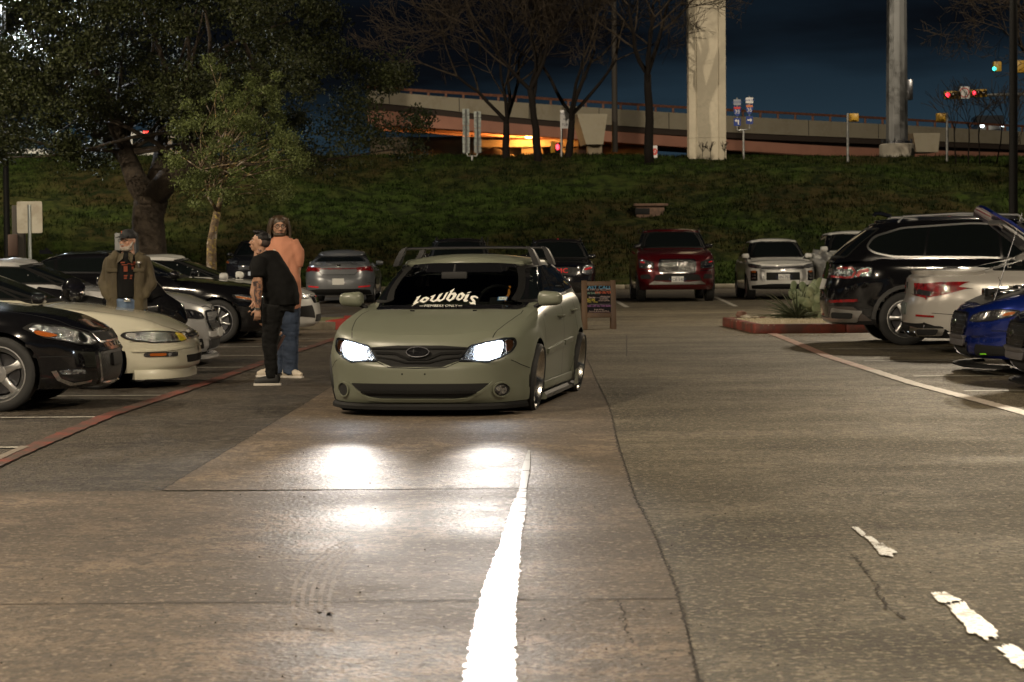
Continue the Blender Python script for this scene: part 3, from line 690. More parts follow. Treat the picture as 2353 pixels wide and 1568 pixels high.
S1 = dict(wb=2.62, fo=.93, ro=.86, hw=.905, zb=.12, Ra=.345, wr=.305, rr=.262, wid=.24, paint=OLV, rows=30, k2=44, nf=3.0, nr=3.4, flare=.028,
    sh=[(-3.48, .99), (-3.0, 1.0), (-2.0, .98), (-1.0, .945), (-.5, .90), (0, .838), (.5, .755), (.8, .695), (.93, .635)],
    ck=[(-3.5, 1.0), (-1.2, .93), (-.45, .893), (.0, .868), (.5, .785), (.8, .70), (.93, .64)],
    fp=[(0, -.05), (.08, -.02), (.35, 0), (.56, .0), (.63, -.008), (.68, -.045), (.74, -.062), (.93, -.10), (1, -.15)],
    rp=[(0, -.04), (.3, 0), (.5, 0), (.65, -.04), (1, -.12)],
    side=[(0, .955), (.1, .968), (.35, .978), (.62, 1.0), (.84, .985), (.94, .955), (1, .90)],
    gh=dict(x=(-.40, -1.2, -2.85, -3.42), y=(.805, .655), zr=[(-2.9, 1.30), (-2.2, 1.355), (-1.6, 1.362), (-1.2, 1.33)], tf=.55, tr=.35, n=(2.5, 3.2), bulge=.05, rbulge=.05, crown=.05, zb=[(-3.48, .99), (-3.0, 1.0), (-2.0, .98), (-.5, .90), (-.2, .89)]),
    glass=WGL, sglass=GLS, ws=ws1, rw=[(-.58, 1.03), (.58, 1.03), (.52, 1.27), (-.52, 1.27)], dlo=dlo1, cuts=[(-1.62, -1.66, .07), (-2.45, -2.5, .05)], tw=.022,
    hole=[('F', sh_in(ws1, .95)), ('R', [(-.52, 1.05), (.52, 1.05), (.48, 1.24), (-.48, 1.24)])],
    gaps=[('T', [(-.36, .72), (-.15, .735), (.2, .71), (.55, .66), (.70, .625)]), ('S', [(-.46, .90), (-.50, .70), (-.47, .40), (-.50, .17), (-1.60, .165), (-1.66, .4), (-1.64, .96)]),
          ('S', [(-1.60, .165), (-2.1, .17), (-2.25, .34), (-2.42, .62), (-2.46, .98)]), ('F', [(.36, .478), (.25, .432), (0, .425), (-.25, .432), (-.36, .478)]), ('S', [(.36, .40), (.52, .44), (.70, .50)])],
    gw=.007, mir=(-.60, .925, 1.05), hoodbulge=(-.38, .016), handles=[(-1.42, .80), (-2.28, .83)], wheel=(5, .085, False, .085), camber=-7, rimm=ALU, lipm=mat('polished lip', (.72, .70, .64), .2, 1, bump=(50, .03, .002)), ft=.02, rt=.03, steer=0,
    bits=[('grille', 'F', [(-.36, .488), (-.445, .60), (-.2, .618), (.2, .618), (.445, .60), (.36, .488), (.22, .437), (-.22, .437)], BLK, dict(off=.003)),
          ('grille_wing', 'F', [(-.38, .555), (-.2, .548), (-.09, .50), (.09, .50), (.2, .548), (.38, .555)], mat('grille slat', (.006, .006, .006), .7, spec=.12), dict(w=.022, off=.014, par=0, rim=.02)),
          ('grille_wing', 'F', [(-.36, .515), (-.22, .497), (-.1, .465), (.1, .465), (.22, .497), (.36, .515)], MATS['grille slat'], dict(w=.014, off=.012, par=0, rim=.02)),
          ('grille_wing', 'F', [(-.41, .59), (.41, .59)], MATS['grille slat'], dict(w=.012, off=.011, par=0, rim=.02)),
          ('lower_intake', 'F', [(-.62, .292), (.62, .292), (.56, .235), (.44, .18), (.34, .165), (-.34, .165), (-.44, .18), (-.56, .235)], DRK, dict(off=.003, r=.03)),
          ('intake_bar', 'F', [(-.50, .222), (.50, .222)], BLK, dict(w=.022, off=.025, par=4, rim=.03)),
          ('intake_lip', 'F', [(-.64, .296), (-.55, .225), (-.43, .158), (-.3, .148), (.3, .148), (.43, .158), (.55, .225), (.64, .296)], OLV, dict(w=.022, off=.012, rim=.02)),
          ('badge', 'F', [(.10*math.cos(k*math.pi/10), .555+.045*math.sin(k*math.pi/10)) for k in range(20)], PBLK, dict(off=.032, r=0, rim=.03, par=0)),
          ('rub_strip', 'S', [(-.62, .50), (-1.58, .535)], OLV, dict(w=.045, off=.022, both=True, rim=.03, g=.04)),
          ('rub_strip', 'S', [(-1.68, .538), (-2.18, .552)], OLV, dict(w=.045, off=.022, both=True, rim=.03, g=.04)),
          ('screw_hole', 'F', [(-.13+.009*math.cos(k), .375+.009*math.sin(k)) for k in range(6)], DRK, dict(off=.001, r=0, rim=0)),
          ('screw_hole', 'F', [(.07+.009*math.cos(k), .375+.009*math.sin(k)) for k in range(6)], DRK, dict(off=.001, r=0, rim=0)),
          ('washer_jet', 'T', [(-.23, .28), (-.25, .31), (-.26, .27)], BLK, dict(off=.012, r=0, both=True))])
def star(cx, cy, a, b, n=4, k=.22):
    return [(cx+(a if i % 2 == 0 else a*k*1.0)*math.cos(math.pi*i/n+(0))*(1 if i % 2 == 0 else 1), cy+(b if i % 2 == 0 else b*k)*math.sin(math.pi*i/n)) for i in range(2*n)]
WA = gp(1236, 943); WB = gp(1327, 901)
hd = math.atan2((WA-WB).y, (WA-WB).x)
ctr = WA.xy + Vector((math.sin(hd), -math.cos(hd)))*(-.87)*-1
ctr = Vector((WA.x, WA.y)) + Vector((math.sin(hd), -math.cos(hd)))*.905      # from the car's left wheel to its axis
sub, B1 = car('hatchback', 'lowered matt olive hatchback with lit headlights and roof bars driving down the aisle', (ctr.x, ctr.y, 0), hd, S1)
def bit(B, root, name, pl, poly, matl, off=.005, rim=.012, parent=None, sgs=(1, -1), r=.02, w=None, g=.05, closed=False):
    out = []
    for sg in sgs:
        v, f = ribbon(poly, w, closed, g) if w else flat(rnd(poly, r) if r else poly, g)
        if sg < 0 and pl in 'FR': v = [(-a, b) for a, b in v]
        if sg < 0 and pl == 'T': v = [(a, -b) for a, b in v]
        p = parent[0 if sg > 0 else 1] if isinstance(parent, list) and len(parent) > 1 else (parent[0] if isinstance(parent, list) else (parent or root))
        out.append(mk(name, B.proj((v, f), pl, off, sg, rim), matl, p, ang=50))
    return out
h = bit(B1, sub, 'headlight', 'F', HL, LAMP, .003)
bit(B1, sub, 'headlight_bezel', 'F', rnd(HL, .02), BLK, .012, .012, h, w=.012, closed=True)
bit(B1, sub, 'bulb', 'F', [(.485, .503), (.492, .608), (.60, .634), (.700, .650), (.708, .60), (.69, .53), (.62, .490), (.55, .487)], XEN, .010, .004, h)
bit(B1, sub, 'turn_signal', 'F', [(.725, .655), (.775, .655), (.785, .61), (.765, .565), (.74, .545)], mat('dim amber lens', (.07, .028, .012), .2, coat=1), .008, .008, h)
bit(B1, sub, 'lamp_cover', 'F', HL, LGL, .022, .02, h)
for sg, cover in ((1, False), (-1, True)):
    c = [(sg*.70+.062*math.cos(k*math.pi/10), .232+.062*math.sin(k*math.pi/10)) for k in range(20)]
    q = mk('fog_lamp', B1.proj(flat(c, .03), 'F', .004, 1, .01), DRK, sub)
    mk('fog_lamp_ring', B1.proj(ribbon(c, .012, True), 'F', .014, 1, .02), OLV, q)
    if not cover: mk('fog_lamp_lens', B1.proj(flat([(sg*.70-.012+(a-sg*.70)*.66, .232+(b-.232)*.66) for a, b in c], .03), 'F', .02, 1, .02), LAMP, q)
bd = [c for c in sub.children_recursive if c.name.startswith('badge')][0]
for (cx, cy, a) in ((-.035, .562, .05), (.022, .548, .016), (.04, .562, .016), (.062, .552, .016), (.046, .540, .014), (.068, .568, .014)):
    mk('badge_star', B1.proj((star(cx, cy, a, a*.55), [tuple(range(8))]), 'F', .038, 1, 0), CHR, bd)
mk('badge_ring', B1.proj(ribbon([(.10*math.cos(k*math.pi/10), .555+.045*math.sin(k*math.pi/10)) for k in range(20)], .005, True), 'F', .036, 1, .01), DALU, bd)
lip(B1, .065, .05, .035, .35, 'splitter', mat('matt black plastic', (.008, .008, .008), .7, spec=.2), sub)
lip(B1, .075, .06, .045, -2.28, 'side_skirt', OLV, sub, -.33)
for sg in (1, -1):
    G().add([(-2.02, sg*.935, .10), (-2.28, sg*.95, .10), (-2.28, sg*.95, .25), (-2.22, sg*.95, .25), (-2.02, sg*.94, .10), (-2.28, sg*.935, .10), (-2.28, sg*.935, .25), (-2.22, sg*.935, .25)], [(0, 1, 2, 3), (7, 6, 5, 4), (0, 3, 7, 4), (3, 2, 6, 7), (2, 1, 5, 6)]).mk('skirt_winglet', OLV, sub, smooth=False)
    G().bbox(-2.12, -.40, sg*.90-.012, sg*.90+.012, .16, .235, .01).mk('sill_panel', OLV, sub)
# roof bars
for x_ in (-1.42, -2.35):
    zt = 1.452; y_ = .60
    bar = G().tube([(x_, -y_, zt), (x_, -.3, zt+.006), (x_, .3, zt+.006), (x_, y_, zt)], .013, 10, ell=2.0, ax=(0, 0, 1)).mk('roof_bar', DALU, sub)
    for sg in (1, -1):
        v = []
        for (yy, zz, wx, wy) in ((.685, 1.29, .07, .028), (.668, 1.345, .066, .03), (.625, 1.44, .045, .026), (.60, 1.468, .036, .02), (.565, 1.468, .034, .012)):
            v += [(x_-wx, sg*(yy-wy), zz), (x_+wx, sg*(yy-wy), zz), (x_+wx, sg*(yy+wy), zz-.008), (x_-wx, sg*(yy+wy), zz-.008)]
        f = [(i*4+j, i*4+(j+1) % 4, (i+1)*4+(j+1) % 4, (i+1)*4+j) for i in range(4) for j in range(4)]+[(3, 2, 1, 0), (16, 17, 18, 19)]
        mk('bar_foot', (v, f), mat('rack plastic', (.010, .010, .011), .55, spec=.25), bar, ang=60)
# cabin
def seat(x, y, p, m=CAB):
    o = G().bbox(x-.27, x+.27, y-.25, y+.25, .42, .56, .05).mk('seat', m, p)
    G().bbox(-.06, .06, -.24, .24, 0, .60, .05).xf(Matrix.Translation((x-.24, y, .50)) @ Matrix.Rotation(R(-14), 4, 'Y')).mk('seat_back', m, o)
    G().bbox(-.045, .045, -.13, .13, 0, .2, .04).xf(Matrix.Translation((x-.40, y, 1.06)) @ Matrix.Rotation(R(-6), 4, 'Y')).mk('headrest', m, o)
seat(-1.55, .36, sub); seat(-1.55, -.36, sub)
G().bbox(-2.72, -2.35, -.62, .62, .45, .58, .04).bbox(-2.80, -2.66, -.62, .62, .55, .98, .05).mk('rear_seat', CAB, sub)
G().bbox(-.92, -.50, -.70, .70, .70, .905, .04).mk('dashboard', CAB, sub)
sw = G()
ring = [(.185*math.cos(k*math.pi/12), .185*math.sin(k*math.pi/12), 0) for k in range(25)]
sw.tube(ring, .016, 8, False); sw.bbox(-.07, .07, -.06, .06, -.02, .03, .015); sw.tube([(-.18, 0, 0), (0, 0, 0), (.18, 0, 0)], .018, 6); sw.tube([(0, 0, 0), (0, -.18, 0)], .018, 6)
sw.xf(Matrix.Translation((-1.02, .36, .93)) @ Matrix.Rotation(R(90), 4, 'Z') @ Matrix.Rotation(R(65), 4, 'X')).mk('steering_wheel', CAB, sub)
G().bbox(-.80, -.77, -.12, .12, 1.17, 1.235, .01).tube([(-.78, 0, 1.23), (-.84, 0, 1.30)], .01).mk('inner_mirror', CAB, sub)
LIV = mat('amber cabin glow', (.3, .1, .02), .4, emit=(1, .35, .05), es=.35)
G().tube([(-1.00, .44, .96), (-1.04, .47, 1.02), (-1.10, .47, 1.09)], .012, 6).mk('dash_light', LIV, sub)
VIO = mat('violet cabin light', (.1, .03, .3), .4, emit=(.35, .1, 1), es=1.5)
G().tube([(-1.62, .70, 1.10), (-1.62, .695, 1.20)], .006, 6).mk('pillar_light', VIO, sub)
# windscreen banner, traced in the lettering's own plane (millimetres)
LET = [
 [(-300, 55), (-265, 72), (-290, 5), (-278, -6), (-262, 2), (-270, -18), (-298, -30), (-345, -62), (-322, -36), (-330, -24), (-306, 36), (-318, 44)],
 [(-236, 44), (-196, 55), (-150, 38), (-162, 12), (-206, -20), (-252, -2), (-262, 8), (-246, 28)], 
 [(-140, 62), (-92, 82), (-112, 18), (-92, 8), (-68, 22), (-50, 82), (-10, 98), (-36, 32), (-16, 16), (8, 34), (24, 100), (50, 110), (28, 24), (-18, -8), (-52, 8), (-92, -12), (-142, 10), (-128, 52), (-150, 54)],
 [(60, 116), (108, 152), (92, 96), (132, 104), (160, 78), (142, 28), (96, -4), (44, 26), (72, 108)],
 [(176, 84), (214, 104), (258, 74), (240, 30), (204, 4), (162, 30), (172, 70)],
 [(278, 104), (318, 112), (304, 96), (272, 94)],
 [(262, 76), (306, 84), (292, 22), (312, 10), (300, -6), (268, -6), (248, 18), (262, 30)],
 [(330, 62), (374, 66), (420, 44), (410, 30), (372, 46), (356, 36), (398, 4), (400, -14), (414, -44), (388, -34), (350, -32), (326, -8), (352, -14), (370, -6), (328, 32)]]
HOL = [[(-214, 34), (-186, 26), (-194, 6), (-224, 4)], [(92, 78), (118, 66), (108, 28), (78, 22)], [(200, 78), (226, 64), (214, 32), (188, 36)]]
kx = .00080
BAN = mat('banner vinyl', (.72, .72, .66), .5)
gg = G()
def onws(pts2, f=None, off=.013):
    pts3 = [((a-95)*kx, .955+b*kx*.95) for a, b in pts2]
    return [tuple(p+n_*off) for p, n_ in (B1.hit('F', a, b) for a, b in pts3)]
for i, L in enumerate(LET):
    hs = {1: 0, 3: 1, 4: 2}.get(i)
    if hs is None: v, f = flat(L, 60)
    else:
        H = HOL[hs]; tri = tessellate_polygon([[Vector((a, b, 0)) for a, b in L], [Vector((a, b, 0)) for a, b in H]]); v = L+H; f = tri
    vv = onws(v); gg.add(vv, f)
ban = gg.mk('windscreen_lettering', BAN, sub, smooth=False)
v, f = text_vf('MEMBERS ONLY', 38); v2 = onws([(a*1.45+10, b-52) for a, b, _ in v]); g2 = G().add(v2, f)
for a in (-1, 1): g2.add(onws([(a*228+10-24, -55), (a*228+10+24, -55), (a*228+10+24, -50), (a*228+10-24, -50)]), [(0, 1, 2, 3)])
g2.mk('banner_subtitle', BAN, ban, smooth=False)
st = mk('registration_sticker', (onws([(640, 8), (745, 8), (745, 52), (640, 52)], off=.011), [(0, 1, 2, 3)]), mat('sticker blue', (.03, .10, .22), .4), sub, smooth=False)
mk('sticker_panel', (onws([(652, 14), (735, 14), (735, 46), (652, 46)], off=.012), [(0, 1, 2, 3)]), mat('sticker pale', (.55, .62, .55), .4), st, smooth=False)
v, f = text_vf('06-23', 30); mk('sticker_date', (onws([(a+693, b+30) for a, b, _ in v], off=.014), f), INK, st, smooth=False)
# headlight beams
for sg in (1, -1):
    p, nn = B1.hit('F', sg*.58, .57); q = p+Vector((.10, 0, 0)); wq = Matrix.Translation((ctr.x, ctr.y, 0)) @ Matrix.Rotation(hd, 4, 'Z')
    a = wq @ q
    for yy, pw in ((-.6, 520), (3.0, 850)): lamp('headlight_beam', a, wq @ (q+Vector((14, yy, -.34))), pw, .10, (1, .93, .86), 21, 1.0)
# ------------------------------------------------------------------ the parked cars
def gen(paint, wb, fo, ro, hw, H, zb, zn, zc, zr_, xw, yg, wr, rr, wheel, zd=None, nose=.10, tail=.08, **o):
    """shape of a car from its main measures"""
    L = -wb-ro; zd = zd or zr_+.02; c = xw[0]
    S = dict(paint=paint, wb=wb, fo=fo, ro=ro, hw=hw, zb=zb, wr=wr, rr=rr, Ra=wr+.045, wheel=wheel, flare=.018, rows=22, k2=30,
        sh=[(L, zr_-.06), (L+.35, zr_), (-wb*.62, zr_-.01), (c-.5, (zc*2+zr_)/3), (c, zc-.02), (.0, zc-.07), (fo*.55, (zn+zc)/2-.02), (fo*.85, zn+.025), (fo, zn)],
        ck=[(L, zd-.05), (L+.15, zd), (c-.3, zc+.03), (c, zc+.02), (0, zc-.03), (fo*.5, (zn+zc)/2+.04), (fo*.85, zn+.045), (fo, zn+.005)],
        fp=[(0, -.10), (.12, -.02), (.4, 0), (.62, -.012), (.85, -.05), (1, -nose)],
        rp=[(0, -.10), (.15, -.02), (.4, 0), (.58, -.012), (.72, -.05), (1, -tail)],
        side=[(0, .955), (.12, .972), (.4, .985), (.68, 1.0), (.86, .985), (.95, .955), (1, .91)],
        gh=dict(x=xw, y=yg, zr=[(xw[2], H-.03-o.pop('rdrop', .07)), ((xw[1]+2*xw[2])/3, H-.045), (xw[1]-.35, H-.03), (xw[1], H-.065)], tf=.5, tr=o.pop('gtr', .4), n=(2.5, 3.0), bulge=.04, rbulge=.04, crown=.045))
    yb, yr = yg
    zt = H-.13
    if 'dlo' not in o:
        S['dlo'] = [(c-.30, zc+.065), (-wb*.62, zr_+.06), (xw[3]+.60 if xw[3] < xw[2]-.3 else xw[3]+.18, zr_+.075), (xw[2]-.02, H-.19), (xw[2]+.35, H-.125), (xw[1]-.5, H-.11), (xw[1]-.08, H-.135)]
        S['cuts'] = [(c-1.18, c-1.22, .07), (c-2.05, c-2.1, .05)]
    S['ws'] = [(-yb+.09, zc+.035), (-.3, zc+.05), (.3, zc+.05), (yb-.09, zc+.035), (yr-.07, H-.115), (.3, H-.095), (-.3, H-.095), (-yr+.07, H-.115)]
    S['rw'] = [(-yb+.14, zd+.05), (yb-.14, zd+.05), (yr-.08, H-.19), (-yr+.08, H-.19)]
    S['mir'] = (c-.22, zc+.02, .95)
    S['gaps'] = [('S', [(c-.12, zc-.04), (c-.16, .5), (c-.14, .28), (c-1.2, .27), (c-1.2, zr_-.01)]), ('S', [(c-1.2, .27), (-wb+.42, .28), (-wb+.12, .75), (-wb+.05, zr_-.02)]), ('T', [(c+.03, hw*.82), (.2, hw*.80), (fo*.7, hw*.70), (fo-.12, hw*.45), (fo-.07, 0)]), ('S', [(.38, .50), (fo-.25, .50)]), ('S', [(-wb-.38, .52), (-wb-ro+.25, .55)])]
    S['handles'] = [(c-1.05, zc-.10), (c-2.0, zc-.07)]; S['bits'] = []
    S.update(o); return S
def place(name, label, cat, S, uv, heading, side=-1, ax=0, group=None, gpt=None):
    p = gp(*uv) if gpt is None else Vector(gpt); h = R(heading); c, s = math.cos(h), math.sin(h); lx, ly = ax, side*S['hw']
    return car(name, label, (p.x-(c*lx-s*ly), p.y-(s*lx+c*ly), 0), h, S, group, cat)
def ell(cy, cz, a, b, n=18): return [(cy+a*math.cos(k*2*math.pi/n), cz+b*math.sin(k*2*math.pi/n)) for k in range(n)]
def lampset(B, root, pl, poly, m=LAMP, nm='headlight', proj=None, edge=True, extra=()):
    h = bit(B, root, nm, pl, poly, m, .006, .015)
    if edge: bit(B, root, nm+'_bezel', pl, rnd(poly, .015), BLK, .010, .012, h, w=.010, closed=True)
    for c in (proj or []):
        bit(B, root, 'projector', pl, ell(*c), CHR, .012, .01, h, r=0); bit(B, root, 'projector_lens', pl, ell(c[0], c[1], c[2]*.7, c[3]*.7), GLS, .02, .01, h, r=0)
    for (nm2, pg, mm) in extra: bit(B, root, nm2, pl, pg, mm, .012, .01, h)
    return h
ROWL = 'cars parked in the row with their noses to the aisle'; ROWB = 'cars parked at the foot of the bank'; ROWR = 'cars parked in the row with the planted island'
PB = mat('black metallic paint', (.005, .005, .006), .12, 0, .3, coat=1, bump=(7, .012, .01))
PC = mat('cream paint', (.52, .50, .40), .35, 0, coat=1, bump=(7, .012, .01))
PS = mat('silver white paint', (.50, .50, .50), .34, .25, coat=1, bump=(7, .012, .01))
PW = mat('white paint', (.62, .62, .60), .35, 0, coat=1, bump=(7, .012, .01))
PG = mat('grey paint', (.17, .18, .195), .33, .35, coat=1, bump=(7, .012, .01))
PR = mat('dark red paint', (.085, .003, .005), .28, .4, coat=1, bump=(7, .012, .01))
PBU = mat('deep blue paint', (.006, .022, .20), .25, .6, coat=1, bump=(7, .012, .01))
PP = mat('pearl grey white paint', (.42, .40, .37), .3, .2, coat=1, bump=(7, .012, .01))
MESH = mat('grille mesh', (.012, .012, .012), .4, .2, noise=(50, (.05, .05, .05), .60, .68), bump=(50, .6, .01))
DK2 = mat('dark metallic paint', (.012, .011, .012), .16, 0, .4, coat=1, bump=(7, .012, .01))
# black sedan nearest
HD = -1.36
S = gen(PB, 2.91, .90, 1.05, .95, 1.47, .20, .69, .98, 1.02, (-.55, -1.35, -2.6, -3.35), (.86, .66), .345, .255, (5, .085, False, .03), nose=.10, plates=[], handm=PB, lipm=ALU)
ss, B = place('sedan', 'glossy black sedan with chrome framed lower grille, nearest of its row', 'car', S, (-6, 948), HD, group=ROWL)
lampset(B, ss, 'F', [(.47, .615), (.54, .69), (.72, .755), (.90, .80), (.935, .76), (.90, .67), (.74, .61), (.60, .595)], LAMP, proj=[(.66, .66, .045, .045)], extra=[('turn_signal', [(.84, .69), (.915, .745), (.925, .705), (.89, .675)], AMB)])
g_ = bit(B, ss, 'upper_grille', 'F', mir([(-.42, .61), (-.50, .70)]), DRK, .006, sgs=(1,)); bit(B, ss, 'grille_frame', 'F', rnd(mir([(-.42, .61), (-.50, .70)]), .02), CHR, .016, .02, g_, w=.016, closed=True, sgs=(1,))
bit(B, ss, 'badge', 'F', [(-.07, .668), (-.03, .668), (-.03, .68), (.03, .68), (.03, .668), (.07, .668), (.07, .645), (.03, .645), (.03, .633), (-.03, .633), (-.03, .645), (-.07, .645)], CHR, .03, .03, g_, r=0, sgs=(1,))
LG = mir([(-.42, .23), (-.50, .34), (-.52, .52), (-.47, .545)])
g_ = bit(B, ss, 'lower_grille', 'F', LG, MESH, .006, sgs=(1,)); bit(B, ss, 'grille_frame', 'F', rnd(LG, .04), CHR, .022, .03, g_, w=.028, closed=True, sgs=(1,))
bit(B, ss, 'front_plate', 'F', [(-.2, .38), (.2, .38), (.2, .50), (-.2, .50)], BLK, .03, .03, g_, sgs=(1,))
q = bit(B, ss, 'fog_vent', 'F', [(.58, .26), (.82, .24), (.87, .36), (.64, .38)], PBLK, .006); bit(B, ss, 'vent_trim', 'F', [(.60, .265), (.76, .245), (.84, .29), (.87, .37)], CHR, .014, .012, q, w=.022); bit(B, ss, 'fog_lamp', 'F', [(.68, .335), (.84, .335), (.85, .375), (.69, .372)], LAMP, .016, .012, q)
# cream coupe
S = gen(PC, 2.72, .96, 1.02, .89, 1.33, .17, .585, .875, .92, (-.38, -1.3, -2.45, -3.15), (.79, .62), .30, .235, (6, .06, False, .05), nose=.12, rimm=DALU, lipm=CHR, camber=-2, mirm=PBLK)
ac, B = place('coupe', 'cream coupe with yellow tinted headlights and low front lip', 'car', S, (216, 896), HD, group=ROWL)
lampset(B, ac, 'F', [(.40, .50), (.42, .565), (.60, .59), (.80, .605), (.875, .60), (.89, .565), (.875, .525), (.80, .49), (.60, .485)], LAMP, extra=[('fog_tint', [(.40, .502), (.42, .562), (.54, .58), (.54, .488)], mat('yellow lens', (.45, .38, .02), .15, coat=1)), ('turn_signal', [(.855, .535), (.88, .56), (.875, .592), (.85, .59)], mat('clear lens', (.5, .5, .48), .15, .3, coat=1))])
g_ = bit(B, ac, 'grille', 'F', mir([(-.36, .505), (-.34, .56)]), DRK, .004, sgs=(1,))
for z_ in (.512, .535, .558): bit(B, ac, 'grille_slat', 'F', [(-.34, z_), (.34, z_)], CHR, .02, .02, g_, w=.012, sgs=(1,))
bit(B, ac, 'badge', 'F', [(-.03, .57), (-.02, .60), (-.008, .58), (.008, .58), (.02, .60), (.03, .57)], CHR, .02, .01, r=0, sgs=(1,))
bit(B, ac, 'lower_intake', 'F', mir([(-.42, .26), (-.46, .34)]), DRK, .004, sgs=(1,)); q = bit(B, ac, 'side_marker', 'F', [(.60, .335), (.82, .335), (.82, .385), (.60, .385)], SMOK, .008); bit(B, ac, 'marker_lens', 'F', [(.71, .345), (.80, .345), (.80, .375), (.71, .375)], AMB, .014, .006, q)
bit(B, ac, 'bumper_line', 'F', [(0, .43), (.5, .42), (.75, .405), (.86, .40)], PC, .016, .02, w=.02)
lip(B, .10, .10, .05, .36, 'front_lip', PC, ac); G().box(.80, .86, .35, .52, .135, .16).mk('lip_duct', DRK, ac)
# silver white fastback
S = gen(PS, 2.72, .93, 1.0, .95, 1.38, .17, .74, .98, 1.0, (-.55, -1.3, -2.2, -3.3), (.84, .63), .335, .25, (5, .05, True, .03), nose=.10, rimm=DALU, mirm=PBLK)
mu, B = place('fastback', 'silver white fastback with black mirrors and mesh grille between coupe and black sedan', 'car', S, (0, 0), HD, group=ROWL, gpt=(-4.72, 28.15, 0))
def pony(B, r_, plate=True, bright=False):
    lampset(B, r_, 'F', [(.52, .60), (.54, .66), (.66, .70), (.86, .735), (.915, .72), (.90, .66), (.80, .615), (.66, .598)], SMOK, extra=[('light_bar', [(.60, .61), (.625, .61), (.65, .675), (.632, .672)], CHR), ('light_bar', [(.655, .61), (.68, .612), (.705, .69), (.687, .685)], CHR), ('light_bar', [(.71, .615), (.735, .618), (.76, .70), (.742, .695)], CHR), ('turn_signal', [(.85, .655), (.90, .68), (.905, .71), (.87, .70)], AMB)])
    gr = mir([(-.36, .44), (-.47, .56), (-.42, .68)]); g_ = bit(B, r_, 'grille', 'F', gr, MESH, .006, sgs=(1,)); bit(B, r_, 'grille_frame', 'F', rnd(gr, .03), PBLK if not bright else CHR, .018, .025, g_, w=.022, closed=True, sgs=(1,))
    for s_ in (-1, 1):
        for k in range(5): bit(B, r_, 'grille_bar', 'F', [(s_*(.10), .47+.045*k), (s_*(.42), .47+.045*k)], DALU, .014, .01, g_, w=.006, sgs=(1,))
    bit(B, r_, 'badge', 'F', [(-.07, .55), (-.05, .58), (.0, .575), (.05, .60), (.06, .57), (.03, .54), (-.03, .545), (-.06, .53)], CHR, .03, .03, g_, r=.005, sgs=(1,))
    lo = mir([(-.34, .20), (-.42, .34)]); q = bit(B, r_, 'lower_intake', 'F', lo, MESH if bright is None else DRK, .005, sgs=(1,)); bit(B, r_, 'intake_frame', 'F', rnd(lo, .03), DALU, .014, .02, q, w=.016, closed=True, sgs=(1,))
    bit(B, r_, 'brake_duct', 'F', [(.52, .22), (.86, .23), (.88, .33), (.60, .35)], DRK, .005)
    bit(B, r_, 'bumper_beam', 'F', mir([(-.44, .36), (-.45, .43)]), S['paint'], .03, .05, r=.02, sgs=(1,))
pony(B, mu)
lip(B, .09, .05, .09, .55, 'splitter', PS, mu); bit(B, mu, 'number_plate', 'F', [(-.16, .36), (.16, .36), (.16, .46), (-.16, .46)], PLW, .05, .03, sgs=(1,))
# black family sedan
S = gen(PB, 2.80, .86, 1.12, .92, 1.46, .18, .72, .99, 1.05, (-.45, -1.35, -2.9, -3.7), (.83, .63), .34, .25, (8, .035, False, .012), trim=CHR, tw=.024, nose=.11, rimm=ALU, lipm=DALU, rdrop=.12)
bs, B = place('sedan', 'black sedan with chrome window trim and thin spoked wheels parked next to the white compact', 'car', S, (498, 790), HD, group=ROWL)
lampset(B, bs, 'F', [(.46, .62), (.50, .68), (.74, .72), (.90, .76), (.91, .70), (.84, .64), (.66, .61)], LAMP, extra=[('turn_signal', [(.78, .68), (.90, .735), (.90, .705), (.82, .665)], AMB)])
bit(B, bs, 'grille', 'F', mir([(-.42, .56), (-.44, .67)]), MESH, .006, sgs=(1,)); bit(B, bs, 'lower_intake', 'F', mir([(-.60, .22), (-.66, .40)]), DRK, .006, sgs=(1,)); bit(B, bs, 'fog_lamp', 'F', [(.72, .36), (.78, .36), (.80, .46), (.76, .45)], RED, .01, r=.01, w=None)
G().tube([(-2.75, 0, 1.41), (-2.85, 0, 1.50)], .02, 6).box(-2.95, -2.78, -.012, .012, 1.41, 1.475).mk('roof_antenna', PBLK, bs)
# white compact
S = gen(PW, 2.70, .90, 1.0, .90, 1.39, .16, .68, .93, .98, (-.40, -1.3, -2.5, -3.4), (.81, .62), .325, .24, (5, .05, True, .012), nose=.10, rimm=DALU, rdrop=.10)
ci, B = place('compact_car', 'white compact car with black front grille beside the kerb island', 'car', S, (0, 0), HD, group=ROWL, gpt=(-4.16, 37.5, 0))
lampset(B, ci, 'F', [(.40, .64), (.42, .69), (.70, .72), (.88, .75), (.89, .70), (.80, .65), (.6, .63)], LAMP)
bit(B, ci, 'grille', 'F', mir([(-.40, .55), (-.44, .66)]), PBLK, .006, sgs=(1,)); bit(B, ci, 'corner_intake', 'F', [(.40, .30), (.50, .52), (.86, .50), (.80, .34)], DRK, .006); bit(B, ci, 'lower_intake', 'F', mir([(-.36, .24), (-.36, .36)]), DRK, .006, sgs=(1,))
